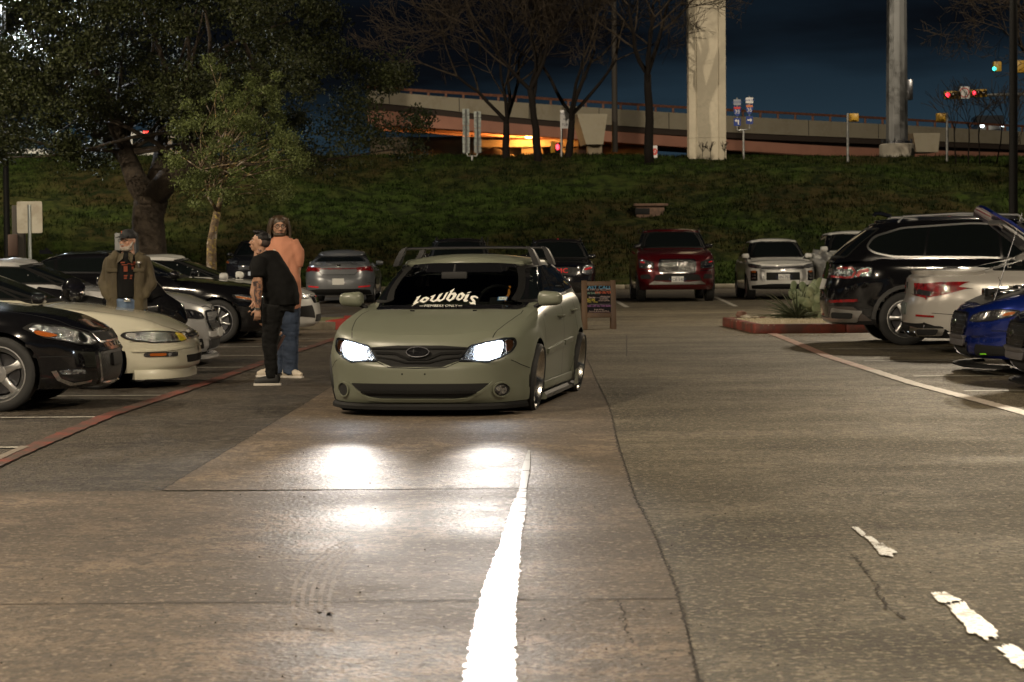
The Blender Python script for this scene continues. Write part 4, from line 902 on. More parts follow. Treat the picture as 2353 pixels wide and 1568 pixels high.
# ---- row at the foot of the bank
def suv(paint, hw, H, zb=.28, zn=.92, **o):
    a = dict(wb=2.8, fo=.88, ro=.92, zc=H-.55, zr_=H-.56, xw=(-.38, -1.05, -3.0, -3.62), yg=(hw*.90, hw*.70), wr=.37, rr=.25, wheel=(5, .05, True, .012), nose=.06, rdrop=.06)
    a.update(o); return gen(paint, hw=hw, H=H, zb=zb, zn=zn, **a)
def nosecar(name, label, S, u, Y, heading=-90, cat='suv', tailfirst=False):
    p = EYE+ray(u, 640)*((Y-EYE.y)/ray(u, 640).y); h = R(heading); ax = S['fo'] if not tailfirst else -(S['wb']+S['ro'])
    return car(name, label, (p.x-ax*math.cos(h), p.y-ax*math.sin(h), 0), h, S, ROWB, cat)
def rails(r_, hw, H, x0, x1, m=CHR):
    for sg in (1, -1): G().tube([(x0, sg*hw, H-.09), (x0-.08, sg*hw, H-.01), ((x0+x1)/2, sg*hw, H+.02), (x1+.08, sg*hw, H-.02), (x1, sg*hw, H-.10)], .018, 6).mk('roof_rail', m, r_)
S = suv(DK2, .96, 1.75); a1, B = nosecar('suv', 'dark suv facing the aisle, half hidden behind the bending man', S, 582, 71)
lampset(B, a1, 'F', [(.52, .98), (.54, 1.08), (.90, 1.12), (.93, 1.0)], LAMP, extra=[('turn_signal', [(.80, 1.0), (.90, 1.02), (.90, 1.08), (.80, 1.05)], AMB)]); bit(B, a1, 'grille', 'F', mir([(-.46, .80), (-.48, 1.08)]), MESH, .006, sgs=(1,)); bit(B, a1, 'number_plate', 'F', [(-.16, .62), (.16, .62), (.16, .74), (-.16, .74)], PLW, .03, .02, sgs=(1,))
S = gen(PG, 2.72, .90, .98, .91, 1.42, .22, .72, .96, 1.0, (-.45, -1.3, -2.55, -3.45), (.82, .60), .33, .24, (5, .05, True, .012), zd=1.04, tail=.10, rdrop=.10)
el, B = nosecar('sedan', 'grey sedan seen from behind with a red light strip across its boot', S, 777, 59.5, 90, 'car', True)
bit(B, el, 'light_strip', 'R', [(-.62, .915), (.62, .915)], RED, .012, .012, w=.022, sgs=(1,)); lampset(B, el, 'R', [(.50, .83), (.46, .94), (.78, .975), (.875, .97), (.87, .83), (.70, .87)], RED, 'tail_light', edge=False); bit(B, el, 'boot_line', 'R', [(-.56, .90), (-.42, .76), (.42, .76), (.56, .90)], DRK, .003, .003, w=.012, sgs=(1,))
bit(B, el, 'rear_reflector', 'R', [(.52, .44), (.80, .46)], REDLIT, .012, .012, w=.035); bit(B, el, 'rear_diffuser', 'R', mir([(-.84, .24), (-.80, .36), (-.5, .39)]), BLK, .01, sgs=(1,)); bit(B, el, 'number_plate', 'R', [(-.155, .50), (.155, .50), (.155, .66), (-.155, .66)], PLW, .02, .02, sgs=(1,)); bit(B, el, 'badge', 'R', ell(0, 1.0, .06, .03), CHR, .01, .01, sgs=(1,), r=0); bit(B, el, 'spoiler', 'R', [(-.70, 1.045), (.70, 1.045)], PG, .04, .04, w=.03, sgs=(1,))
S = suv(DK2, .93, 1.70, yg=(.82, .70)); a2, B = nosecar('suv', 'dark suv with a tall aerial hidden behind the olive hatchback', S, 1051, 59.5)
rails(a2, .62, 1.70, -1.1, -2.9, DALU); G().tube([(-.9, .80, 1.1), (-1.2, .78, 1.72)], .008, 5).mk('aerial', BLK, a2); lampset(B, a2, 'F', [(.55, .80), (.55, .90), (.88, .95), (.90, .82)], LAMP)
S = suv(DK2, .93, 1.66, plates=[('F', 0, .62, 'TVR 814', PLW, INK)], wb=2.72, mirm=PBLK); a3, B = nosecar('suv', 'black suv with wide chrome outlined grille behind the wooden sign board', S, 1285, 57)
rails(a3, .62, 1.66, -1.1, -2.9, CHR)
gr = mir([(-.40, .72), (-.50, .80), (-.50, .90), (-.42, .95)]); g_ = bit(B, a3, 'grille', 'F', gr, MESH, .006, sgs=(1,)); bit(B, a3, 'grille_frame', 'F', rnd(gr, .04), CHR, .02, .02, g_, w=.035, closed=True, sgs=(1,)); lampset(B, a3, 'F', [(.56, .78), (.58, .92), (.82, .99), (.90, .97), (.86, .78), (.74, .74)], LAMP, extra=[('painted_tail_reflection', [(.62, .88), (.80, .93), (.84, .90), (.66, .85)], REDLIT)])  # red reflection painted on the headlights as a faintly glowing patch
q = G(); v, f = text_vf('GMC', .17); mk('grille_lettering', ([tuple(B.hit('F', a*1.2, .84+b)[0]+Vector((.035, 0, 0))) for a, b, _ in v], f), mat('glowing red chrome letter', (.6, .03, .03), .2, .3, emit=(1, .05, .05), es=.25), a3, smooth=False)  # letters carry a glow of their own, with no lamp behind them
S = suv(PR, 1.01, 1.90, zb=.32, zn=1.02, wb=3.1, fo=.93, ro=1.3, xw=(-.42, -1.15, -4.0, -4.32), yg=(.92, .76), wr=.40, rr=.28, plates=[('F', 0, .585, 'NCB·5482', PLW, INK)], mirm=PBLK); a4, B = nosecar('suv', 'large dark red suv with a broad chrome mesh grille', S, 1557, 58.2)
rails(a4, .74, 1.90, -1.3, -3.9, CHR)
gr = mir([(-.45, .75), (-.47, .95), (-.44, 1.07)]); g_ = bit(B, a4, 'grille', 'F', gr, mat('bright mesh', (.03, .03, .03), .25, .8, noise=(34, (.30, .29, .27), .50, .58), bump=(34, .9, .02)), .008, sgs=(1,)); bit(B, a4, 'grille_frame', 'F', rnd(gr, .04), CHR, .028, .03, g_, w=.03, closed=True, sgs=(1,))
for k in range(9):
    for j in range(5 - k % 2): bit(B, a4, 'grille_jewel', 'F', ell(-.38+.095*k, .795+.055*j+(.0275 if k % 2 else 0), .018, .012, 6), CHR, .024, .01, g_, r=0, sgs=(1,))
bit(B, a4, 'badge', 'F', [(-.016, .82), (.016, .82), (.016, .98), (-.016, .98)], CHR, .05, .03, g_, sgs=(1,))
lampset(B, a4, 'F', [(.60, .86), (.60, 1.02), (.80, 1.08), (.95, 1.09), (.95, .88)], SMOK, extra=[('lamp_strip', [(.64, .89), (.90, .90), (.90, .94), (.64, .93)], CHR), ('painted_lamp_glint', [(.82, 1.0), (.92, 1.02), (.92, 1.045), (.82, 1.03)], REDLIT)])  # the red glint is a painted patch with a slight glow
bit(B, a4, 'bumper_strip', 'F', [(.58, .80), (.92, .82)], CHR, .012, .01, w=.014); bit(B, a4, 'lower_intake', 'F', mir([(-.62, .56), (-.55, .70), (-.3, .73)]), DRK, .006, sgs=(1,)); bit(B, a4, 'skid_strip', 'F', mir([(-.72, .46), (-.60, .545), (-.3, .52)]), ALU, .03, .03, sgs=(1,)); bit(B, a4, 'corner_vent', 'F', [(.66, .60), (.92, .60), (.92, .70), (.70, .72)], DRK, .006)
S = suv(PW, .90, 1.62, zb=.26, zn=.92, wb=2.67, fo=.86, wr=.34, xw=(-.36, -1.02, -2.8, -3.4), plates=[('F', .02, .60, 'SHN·7535', PLW, INK)]); a5, B = nosecar('suv', 'white compact suv facing the aisle with three stacked lamps per corner', S, 1800, 59.8)
bit(B, a5, 'grille', 'F', mir([(-.56, .79), (-.56, .87)]), MESH, .008, sgs=(1,)); bit(B, a5, 'grille_bar', 'F', [(-.56, .885), (0, .87), (.56, .885)], DALU, .02, .02, w=.02, sgs=(1,)); bit(B, a5, 'grille_bar', 'F', [(-.56, .80), (.56, .80)], DALU, .02, .02, w=.016, sgs=(1,))
bit(B, a5, 'lower_grille', 'F', mir([(-.44, .52), (-.44, .72)]), BLK, .008, sgs=(1,)); bit(B, a5, 'chrome_wing', 'F', [(.44, .50), (.50, .56), (.50, .70), (.42, .80), (.60, .80), (.60, .56), (.54, .49)], ALU, .02, .02)
for p_ in ([(0, .845), (-.035, .80), (0, .775), (.035, .80)], [(-.04, .795), (-.08, .75), (0, .752), (-.005, .772)], [(.04, .795), (.08, .75), (0, .752), (.005, .772)]): bit(B, a5, 'badge', 'F', p_, CHR, .03, .02, r=0, sgs=(1,))
lampset(B, a5, 'F', [(.56, .83), (.58, .91), (.80, .94), (.86, .93), (.85, .87), (.70, .83)], SMOK); h = bit(B, a5, 'lamp_pod', 'F', [(.66, .50), (.66, .76), (.82, .76), (.82, .50)], BLK, .008)
for z_ in (.54, .625, .71): bit(B, a5, 'pod_lamp', 'F', [(.69, z_), (.79, z_), (.79, z_+.055), (.69, z_+.055)], LAMP if z_ < .7 else AMB, .02, .01, h)
bit(B, a5, 'lower_bumper', 'F', mir([(-.78, .29), (-.80, .38), (-.3, .42)]), BLK, .01, sgs=(1,))
S = suv(PW, .98, 1.80, zn=.98, wb=2.9); a6, B = nosecar('suv', 'white suv mostly hidden behind the black suv with chrome window line', S, 1994, 58)
lampset(B, a6, 'F', [(.6, .86), (.6, .96), (.92, 1.0), (.92, .88)], LAMP)
# ---- row on the other side of the aisle
S = gen(PB, 2.975, .87, 1.10, 1.00, 1.86, .30, .98, 1.17, 1.24, (-.35, -1.15, -3.35, -3.98), (.90, .71), .385, .27, (6, .07, False, .02), zd=1.22, tail=.10, rdrop=.06, mirm=PB, Ra=.43, trim=mat('satin trim', (.25, .25, .25), .35, .8), tw=.026,
    dlo=[(-.64, 1.20), (-2.0, 1.255), (-3.15, 1.27), (-3.42, 1.33), (-3.52, 1.41), (-3.40, 1.56), (-3.0, 1.68), (-2.0, 1.74), (-1.32, 1.71)], cuts=[(-1.6, -1.62, .04), (-2.72, -2.60, .03)], dr=.08)
bm_, B = place('suv', 'large black suv with chrome window line, seen from its tail beside the island', 'suv', S, (2083, 795), HD, -1, -2.975, ROWR)
rails(bm_, .69, 1.865, -1.25, -3.05, ALU)
G().tube([(-3.05, .0, 1.86), (-3.2, 0, 1.90), (-3.28, 0, 1.90), (-3.3, 0, 1.86)], .03, 6).mk('roof_fin', PBLK, bm_)
for sg in (1, -1):
    sgn = (sg,)
    h = bit(B, bm_, 'tail_light', 'R', [(.46, 1.03), (.46, 1.10), (.80, 1.13), (.95, 1.12), (.96, 1.0), (.80, .985)], SMOK, .012, .015, sgs=sgn)
    def sb(nm, pl, poly, m_, off, par=None, **k):
        v, f = ribbon(poly, k['w']) if 'w' in k else flat(rnd(poly, .015)); return [mk(nm, B.proj((v, f), pl, off, sg, .012), m_, par or bm_, ang=50)]
    t2 = sb('tail_light', 'S', [(-3.99, 1.00), (-3.99, 1.10), (-3.80, 1.125), (-3.62, 1.12), (-3.54, 1.13), (-3.60, 1.0), (-3.74, .965)], SMOK, .012)
    sb('light_bar', 'S', [(-3.98, .99), (-3.80, .975), (-3.72, .985), (-3.68, 1.06), (-3.72, 1.115), (-3.9, 1.11)], RED, .018, t2[0], w=.03)
    sb('light_bar', 'S', [(-3.66, .99), (-3.62, 1.06), (-3.54, 1.08), (-3.5, 1.09)], RED, .018, t2[0], w=.045); sb('light_core', 'S', [(-3.95, 1.03), (-3.76, 1.03), (-3.76, 1.07), (-3.95, 1.07)], LAMP, .018, t2[0])
bit(B, bm_, 'bumper_reflector', 'R', [(.55, .63), (.90, .65)], RED, .012, w=.04); bit(B, bm_, 'rear_skid', 'R', mir([(-.86, .34), (-.92, .50), (-.6, .54), (-.5, .40)]), ALU, .02, .02, sgs=(1,)); bit(B, bm_, 'exhaust_opening', 'R', [(.56, .40), (.60, .48), (.86, .47), (.84, .39)], DRK, .03, .02)
bit(B, bm_, 'number_plate', 'R', [(-.155, .80), (.155, .80), (.155, .95), (-.155, .95)], PLW, .02, .02, sgs=(1,)); bit(B, bm_, 'arch_trim', 'S', [(-2.975+.46*math.cos(a), .385+.46*math.sin(a)) for a in [R(d) for d in range(0, 181, 12)]], mat('satin grey trim', (.03, .03, .03), .35), .012, .012, w=.055, sgs=(1,)) ; bit(B, bm_, 'sill_trim', 'S', [(-3.9, .40), (-3.42, .36)], MATS['satin grey trim'], .01, w=.14, sgs=(1,))
mk('arch_trim', B.proj(ribbon([(-2.975+.46*math.cos(R(d)), .385+.46*math.sin(R(d))) for d in range(0, 181, 12)], .055), 'S', .012, -1), MATS['satin grey trim'], bm_, ang=50)
mk('bumper_corner', B.proj(flat([(-4.02, .34), (-4.02, .56), (-3.72, .56), (-3.46, .36)], .05), 'S', .008, -1), mat('dusty plastic', (.05, .04, .035), .5), bm_, ang=50)
# pearl sedan
S = gen(PP, 2.73, .90, 1.05, .91, 1.40, .22, .74, .96, 1.03, (-.45, -1.35, -2.35, -3.35), (.83, .60), .33, .25, (5, .05, True, .012), zd=1.06, tail=.06, rdrop=.12, sglass=GLS, trim=BLK, gtr=.5)
S['side'] = [(0, .95), (.12, .97), (.4, .99), (.62, 1.0), (.82, .975), (.93, .94), (1, .90)]
cl, B = place('sedan', 'pearl white sedan with dark red tail lights tail-on behind the blue car', 'car', S, (0, 0), HD, -1, -3.78, ROWR, gpt=(5.22, 29.5, 0))
h = bit(B, cl, 'tail_light', 'R', [(.38, .86), (.42, .915), (.80, .955), (.90, .955), (.90, .88), (.80, .82), (.66, .80)], RED, .012, .015); 
for sg in (1, -1):
    o = mk('tail_light', B.proj(flat(rnd([(-3.79, .80), (-3.79, .945), (-3.5, .93), (-3.06, .875), (-3.40, .785), (-3.60, .745)], .01), .05), 'S', .010, sg), RED, cl, ang=50); mk('lamp_inset', B.proj(flat([(-3.74, .80), (-3.70, .87), (-3.52, .83), (-3.54, .77)], .05), 'S', .014, sg), SMOK, o)
    mk('rear_reflector', B.proj(ribbon([(-3.70, .515), (-3.50, .505)], .028), 'S', .010, sg), RED, cl)
bit(B, cl, 'boot_spoiler', 'R', [(-.78, 1.05), (-.4, 1.065), (.4, 1.065), (.78, 1.05)], PP, .05, .06, w=.028, sgs=(1,)); bit(B, cl, 'diffuser', 'R', mir([(-.84, .24), (-.80, .38), (-.5, .41)]), BLK, .012, sgs=(1,)); bit(B, cl, 'exhaust_tip', 'R', [(.50, .27), (.54, .36), (.82, .36), (.78, .27)], CHR, .05, .05)
bit(B, cl, 'exhaust_bore', 'R', [(.54, .285), (.57, .345), (.78, .345), (.75, .285)], DRK, .055, .01); bit(B, cl, 'badge', 'R', ell(0, .90, .05, .05), CHR, .012, .012, r=0, sgs=(1,)); bit(B, cl, 'number_plate', 'R', [(-.155, .52), (.155, .52), (.155, .67), (-.155, .67)], mat('dark plate', (.10, .12, .11), .4), .02, .02, sgs=(1,))
for sg in (1, -1):
    mk('exhaust_tip', B.proj(flat(rnd([(-3.79, .30), (-3.77, .38), (-3.50, .31), (-3.52, .26)], .015), .05), 'S', .02, sg), CHR, cl); mk('lower_valance', B.proj(flat([(-3.79, .225), (-3.79, .40), (-3.6, .42), (-3.42, .36), (-3.2, .225)], .05), 'S', .008, sg), BLK, cl, ang=50)
# blue fastbacks, the near one cut by the frame
def bluecar(label, X, Y, matl, opened):
    global S
    S = gen(matl, 2.72, .93, 1.0, .95, 1.38, .19, .73, .99, 1.0, (-.55, -1.3, -2.2, -3.3), (.84, .63), .335, .25, (5, .05, True, .03), nose=.09, rimm=DALU, mirm=PBLK)
    S['fp'] = [(0, -.14), (.10, -.05), (.3, -.02), (.40, -.03), (.46, .0), (.62, .0), (.85, -.03), (1, -.09)]
    r_, B = car('fastback', label, (X+.93, Y, 0), R(180+HD), S, ROWR, 'car'); pony(B, r_)
    bit(B, r_, 'bumper_pad', 'F', mir([(-.42, .33), (-.44, .44)]), mat('dusty grey plastic', (.09, .085, .09), .5), .05, .06, r=.03, sgs=(1,)); lip(B, .085, .035, .13, .50, 'splitter', MATS['matt black plastic'], r_)
    mk('fog_lens', B.proj(flat([(.62, .240), (.70, .243), (.69, .253), (.63, .25)], .05), 'F', .01), mat('green marker', (.15, .5, .02), .3, emit=(.4, 1, .05), es=.12), r_)
    if opened:
        b_ = mk('engine_bay', B.proj(flat([(.74, -.52), (.55, -.66), (-.40, -.72), (-.40, .72), (.55, .66), (.74, .52)], .08), 'T', .006), DRK, r_)
        rr_ = random.Random(4)
        for k in range(16):
            x_, y_, w_ = rr_.uniform(-.3, .55), rr_.uniform(-.5, .5), rr_.uniform(.05, .14); z_ = B.hit('T', x_, y_)[0].z
            G().bbox(x_-w_, x_+w_, y_-w_*.8, y_+w_*.8, z_-.08, z_+rr_.uniform(.02, .06), .015).mk('engine_part', (PBLK, BLK, CHR, ALU)[k % 4], b_)
        for sg in (1, -1): G().tube([(-.3, sg*.2, .98), (.0, sg*.35, .96), (.3, sg*.2, .90), (.5, sg*.3, .85)], .02, 8).mk('hose', BLK, b_)
        # raised bonnet
        g = G(); n = 10; A = R(37); hx, hz = -.50, 1.0; top = []; L_ = 1.46
        for i in range(n+1):
            s_ = i/n; w_ = .74-.16*s_**2
            for j in range(n+1):
                q = 2*j/n-1; l = s_*L_*(1-.06*q*q*(s_ > .8)); z = .05*(1-q*q)*(1-.3*s_)-.10*max(0, s_-.8)**1.0*1.5
                g.v.append((hx+l*math.cos(A)-z*math.sin(A), q*w_, hz+l*math.sin(A)+z*math.cos(A)))
        m_ = n+1; N_ = m_*m_
        g.v += [(a+.03*math.sin(A), b*.985, c-.03*math.cos(A)) for a, b, c in g.v]
        g.f = [(i*m_+j, (i+1)*m_+j, (i+1)*m_+j+1, i*m_+j+1) for i in range(n) for j in range(n)]; g.f += [tuple(a+N_ for a in f[::-1]) for f in g.f]
        rim_ = [j for j in range(m_)]+[i*m_+n for i in range(1, m_)]+[n*m_+j for j in range(n-1, -1, -1)]+[i*m_ for i in range(n-1, 0, -1)]
        g.f += [(rim_[k], rim_[(k+1) % len(rim_)], rim_[(k+1) % len(rim_)]+N_, rim_[k]+N_) for k in range(len(rim_))]
        bo = g.mk('bonnet', matl, r_, ang=30)
        for (s0, q0, s1, q1) in ((.15, -.7, .8, -.45), (.15, .7, .8, .45), (.5, -.55, .5, .55), (.82, -.45, .82, .45), (.2, -.1, .75, 0)):
            P_ = [(hx+s*L_*math.cos(A)+.045*math.sin(A), q*.74, hz+s*L_*math.sin(A)-.045*math.cos(A)) for s, q in ((s0, q0), (s1, q1))]; G().tube(P_, .03, 6).mk('bonnet_brace', mat('bare steel', (.3, .3, .3), .35, .8), bo)
        G().tube([(.62, .60, .80), (.30, .58, hz+.78)], .005, 5).mk('prop_rod', DALU, r_)
    return r_, B
bluecar('deep blue fastback with its bonnet propped open', 5.0, 25.6, PBU, True)
bluecar('dark blue car of which only the nose shows at the frame edge', 4.93, 22.35, mat('dark blue paint', (.006, .012, .05), .25, .5, coat=1), False)
# ------------------------------------------------------------------ bank, hill top
GRS = mat('night grass', (.027, .042, .009), .95, spec=.05, noise=[(.16, (.034, .027, .011), .42, .58), (1.6, (.008, .012, .004), .42, .60), (9, (.03, .038, .010), .55, .75)], bump=[(2.2, .8, .25), (14, .6, .06)])
DIRT = mat('bare dirt', (.032, .018, .009), .95, noise=(3, (.012, .010, .004), .42, .58), bump=(10, .6, .05))
def hz(x, y):
    """height of the bank"""
    t = max(0, min(1, (y-77)/23)); s_ = t*t*(3-2*t)*.55+t*.45
    top = 5.40-.010*x
    n = mnoise.noise(Vector((x*.12, y*.16, 0)))*.5+mnoise.noise(Vector((x*.5, y*.9, 3)))*.30+mnoise.noise(Vector((x*1.3, y*2.0, 7)))*.08
    return top*s_+n*min(1, t*5)*(1-.7*max(0, (t-.7)/.3))
xs = np.concatenate([np.linspace(-400, -40, 20), np.linspace(-39, 39, 220), np.linspace(40, 400, 20)]); ys = np.concatenate([np.linspace(76.4, 106, 110), np.linspace(108, 700, 20)])
V = [(x, y, hz(x, min(y, 106)) if y < 106 else hz(x, 106)*.3+5.2*.7) for y in ys for x in xs]; nx = len(xs)
hill = mk('grassy_bank', (V, [(j*nx+i, j*nx+i+1, (j+1)*nx+i+1, (j+1)*nx+i) for j in range(len(ys)-1) for i in range(nx-1)]), GRS, ang=80); hill['kind'] = 'structure'
BL = mat('grass blades', (.025, .043, .009), .9, spec=.05, noise=[(.16, (.036, .030, .011), .42, .58), (2.0, (.007, .012, .003), .42, .58)])
def blades(name, n, fx, h0, h1, m, clump=0, wide=.03):
    V = []; F_ = []
    for k in range(n):
        x, y, z = fx()
        for q in range(3):
            a = random.uniform(0, 6.28); h = random.uniform(h0, h1); l = h*random.uniform(.2, .9); w = wide*random.uniform(.5, 1.2); xx = x+random.gauss(0, .08); yy = y+random.gauss(0, .08); i = len(V)
            V += [(xx-w*math.sin(a), yy+w*math.cos(a), z-.03), (xx+w*math.sin(a), yy-w*math.cos(a), z-.03), (xx+l*math.cos(a), yy+l*math.sin(a), z+h)]; F_.append((i, i+1, i+2))
    o = mk(name, (V, F_), m, smooth=False); o['kind'] = 'stuff'; return o
def onbank():
    while True:
        x = random.uniform(-34, 30); y = 77+random.random()**1.1*26
        if mnoise.noise(Vector((x*.35, y*.6, 11))) > -.25+random.uniform(-.2, .2): return x, y, hz(x, y)
o = blades('grass', 52000, onbank, .05, .17, BL); tag(o, 'tufts of short grass all over the bank', 'grass')
def verge(): x = random.uniform(-30, 30); y = random.uniform(100, 108); return x, y, hz(x, min(y, 106))
# kerb at the foot of the bank
KERB = mat('kerb concrete', (.33, .29, .22), .75, noise=(3, (.20, .17, .12), .4, .65), bump=(25, .3, .01))
for k in range(26):
    x = -34+2.7*k
    G().bbox(x, x+2.68, 75.95, 76.15, 0, .15, .02).mk('kerb', KERB)['kind'] = 'structure'
DRYG = mat('dry verge', (.16, .14, .06), .95, noise=(3, (.06, .07, .02), .4, .6), bump=(20, .5, .04))
sheet('verge', [(-34, 76.15), (36, 76.15), (36, 77.6), (-34, 77.6)], .12, DRYG, g=2)
# drain inlet
c = sp(1495, 488, 89); z = hz(c.x, 89)
t = empty('drain_inlet', (c.x, 89, z-.12), 0, 'low concrete drain inlet set into the grass of the bank', 'drain inlet')
BRC = mat('brown concrete', (.17, .10, .07), .85, noise=(3, (.09, .055, .04), .4, .65))
G().bbox(-.66, .66, -.35, .35, .42, .52, .02).mk('lid', BRC, t); G().bbox(-.58, .52, -.28, .3, -.3, .42, .02).mk('chamber', BRC, t); G().bbox(-.62, -.05, -.30, -.27, .1, .34, .01).mk('opening', DRK, t)

# ------------------------------------------------------------------ overpass
BRG = mat('pale bridge concrete', (.36, .32, .24), .8, noise=[(.6, (.30, .26, .19), .4, .65), (4, (.35, .31, .24), .45, .6)], bump=(8, .2, .02))
GIR = mat('red brown girder', (.50, .24, .17), .6, noise=(.5, (.42, .20, .14), .4, .6))
RUST = mat('rusty rail', (.22, .085, .045), .6, noise=(5, (.13, .05, .03), .4, .6))
def bY(x): return 128+(x+7)*.65           # the bridge runs away to the right
def lv(u, v, Y): return sp(u, v, Y)
def brz(x, kind):
    """heights of the bridge's edges, from two sightings"""
    Y = bY(x); u = CX+F*x/Y
    return EYE.z
us = np.linspace(850, 2600, 42)
def bx(u):     # world x of the bridge face seen at u
    k = (u-CX)/F; return k*(128+7*.65)/(1-.65*k)
edges = dict(rail=[(700, 183), (905, 203), (1176, 221), (1600, 248), (2040, 272), (2353, 290), (2600, 303)], top=[(700, 190), (905, 212), (1176, 234), (1600, 262), (2040, 286), (2353, 303), (2600, 315)],
    bot=[(700, 222), (905, 240), (1176, 269), (1600, 300), (2040, 320), (2353, 333), (2600, 342)], g0=[(700, 245), (905, 256), (1176, 283), (1600, 316), (2040, 342), (2353, 352), (2600, 360)], g1=[(700, 280), (905, 288), (1176, 308), (1600, 340), (2040, 364), (2353, 372), (2600, 380)])
def EZ(kind, u): Y = bY(bx(u)); return sp(u, hermite(edges[kind], u), Y).z
br = empty('overpass', (0, 130, 0), 0, 'highway overpass with pale parapet, rusty rail and red brown girder beyond the bank', 'bridge')
br.location = (0, 0, 0)
def strip(name, k0, k1, o0, o1, m, dep=.3, z0=None, z1=None):
    V = []
    for u in us:
        x = bx(u); y = bY(x); a = EZ(k0, u)+o0; b = EZ(k1, u)+o1
        for yy, zz in ((0, b), (0, a), (dep, a), (dep, b)): V.append((x, y+yy+(strip.dy), zz))
    n = len(us); return mk(name, (V, [(i*4+j, i*4+(j+1) % 4, (i+1)*4+(j+1) % 4, (i+1)*4+j) for i in range(n-1) for j in range(4)]+[(3, 2, 1, 0), tuple((n-1)*4+j for j in range(4))]), m, br, ang=30)
strip.dy = 0
strip('parapet', 'bot', 'top', 0, 0, BRG, .4); strip('rail', 'rail', 'rail', -.09, .06, RUST, .12)
strip.dy = .06; strip('girder', 'g1', 'g0', 0, .0, GIR, .3)
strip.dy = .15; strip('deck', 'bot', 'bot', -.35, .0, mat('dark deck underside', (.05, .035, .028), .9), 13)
strip.dy = .95; strip('web_shadow', 'g0', 'bot', 0, -.3, MATS['dark deck underside'], .2)  # dark strip, shade below the parapet put into its colour
strip.dy = 13; strip('far_parapet', 'bot', 'top', 0, 0, BRG, .4)
for k, u in enumerate(np.arange(870, 2500, 40)):
    x = bx(u); y = bY(x); z0 = EZ('top', u); z1 = EZ('rail', u); G().bbox(x-.07, x+.07, y+.02, y+.12, z0-.05, z1-.05, .01).mk('rail_post', RUST, br)
for u in np.arange(900, 2560, 160):
    x = bx(u); y = bY(x); G().box(x-.025, x+.025, y-.006, y+.01, EZ('bot', u)+.01, EZ('top', u)-.01).mk('parapet_joint', DRK, br)
# inner girders, abutment, pier
for dy in (3.5, 6.5, 9.5): strip.dy = dy; strip('girder', 'g1', 'g0', .1, .5, GIR, .3)
ABT = mat('abutment concrete', (.30, .24, .17), .85, noise=(.8, (.2, .16, .11), .4, .6))
def wallpiece(name, u0, u1, v0, v1, Y, th, m, par=None):
    a, b = sp(u0, v0, Y), sp(u1, v1, Y); return G().bbox(min(a.x, b.x), max(a.x, b.x), Y, Y+th, min(a.z, b.z), max(a.z, b.z), .03).mk(name, m, par)
ab = empty('abutment', (0, 0, 0), 0, 'orange lit bridge abutment and columns under the overpass', 'abutment')
wallpiece('back_wall', 850, 1480, 316, 400, 143.5, 1, ABT, ab); wallpiece('cap_beam', 1090, 1330, 322, 337, 139.5, 1.2, ABT, ab)
for (a, b) in ((1198, 1248), (1290, 1300), (1120, 1128)): wallpiece('column', a, b, 336, 400, 140.5, .9, ABT, ab)
for sg, u in ((-1, 1135), (1, 1330)):
    p0 = sp(u, 385, 136); G().lathe([(0, 2.1), (2.2, 1.2), (3.6, 0), (4.0, -1.5)], 20, 'z').xf(Matrix.Translation((p0.x, 138, p0.z-.8))).mk('slope_paving', mat('dark paving', (.05, .035, .025), .9), ab)
pier = empty('bridge_pier', (0, 0, 0), 0, 'pale flared pier cap carrying the overpass next to the orange light', 'pier')
def flare(u0, u1, u2, u3, v0, v1, Y, th, m, par, name='pier_cap'):
    a, b, c, d = sp(u0, v0, Y), sp(u1, v0, Y), sp(u2, v1, Y), sp(u3, v1, Y); V = []
    for y in (0, th):
        for p in (a, b, c, d): V.append((p.x+(0 if y == 0 else -.25), p.y+y, p.z))
    mk(name, (V, [(0, 1, 2, 3), (7, 6, 5, 4), (0, 4, 5, 1), (1, 5, 6, 2), (2, 6, 7, 3), (3, 7, 4, 0)]), m, par, smooth=False)
flare(1326, 1396, 1386, 1347, 262, 332, 124, 2.5, BRG, pier); a = sp(1350, 332, 124.6); b = sp(1384, 372, 124.6); G().bbox(a.x, b.x, 124.6, 126, b.z-1, a.z, .03).mk('column', ABT, pier)
pier2 = empty('bridge_pier', (0, 0, 0), 0, 'pale flared pier cap at the far end of the overpass beside the light mast', 'pier')
flare(2098, 2160, 2156, 2106, 306, 350, 128, 2.2, BRG, pier2)
# sodium lamp under the deck
t = empty('bridge_lamp', (0, 0, 0), 0, 'glowing orange lamp fixed under the overpass', 'lamp')
p = sp(1215, 314, 138); G().ball(p, .22, 12, (1.1, .8, .55)).mk('bulb', mat('sodium glow', (1, .6, .2), .4, emit=(1, .55, .16), es=30), t); G().box(p.x-.1, p.x+.1, p.y-.1, p.y+.1, p.z+.12, p.z+.6).mk('bracket', STEEL, t)
lamp('sodium_light', (p.x, p.y, p.z-.45), (0, 0, 0), 1150, .2, (1, .42, .09))
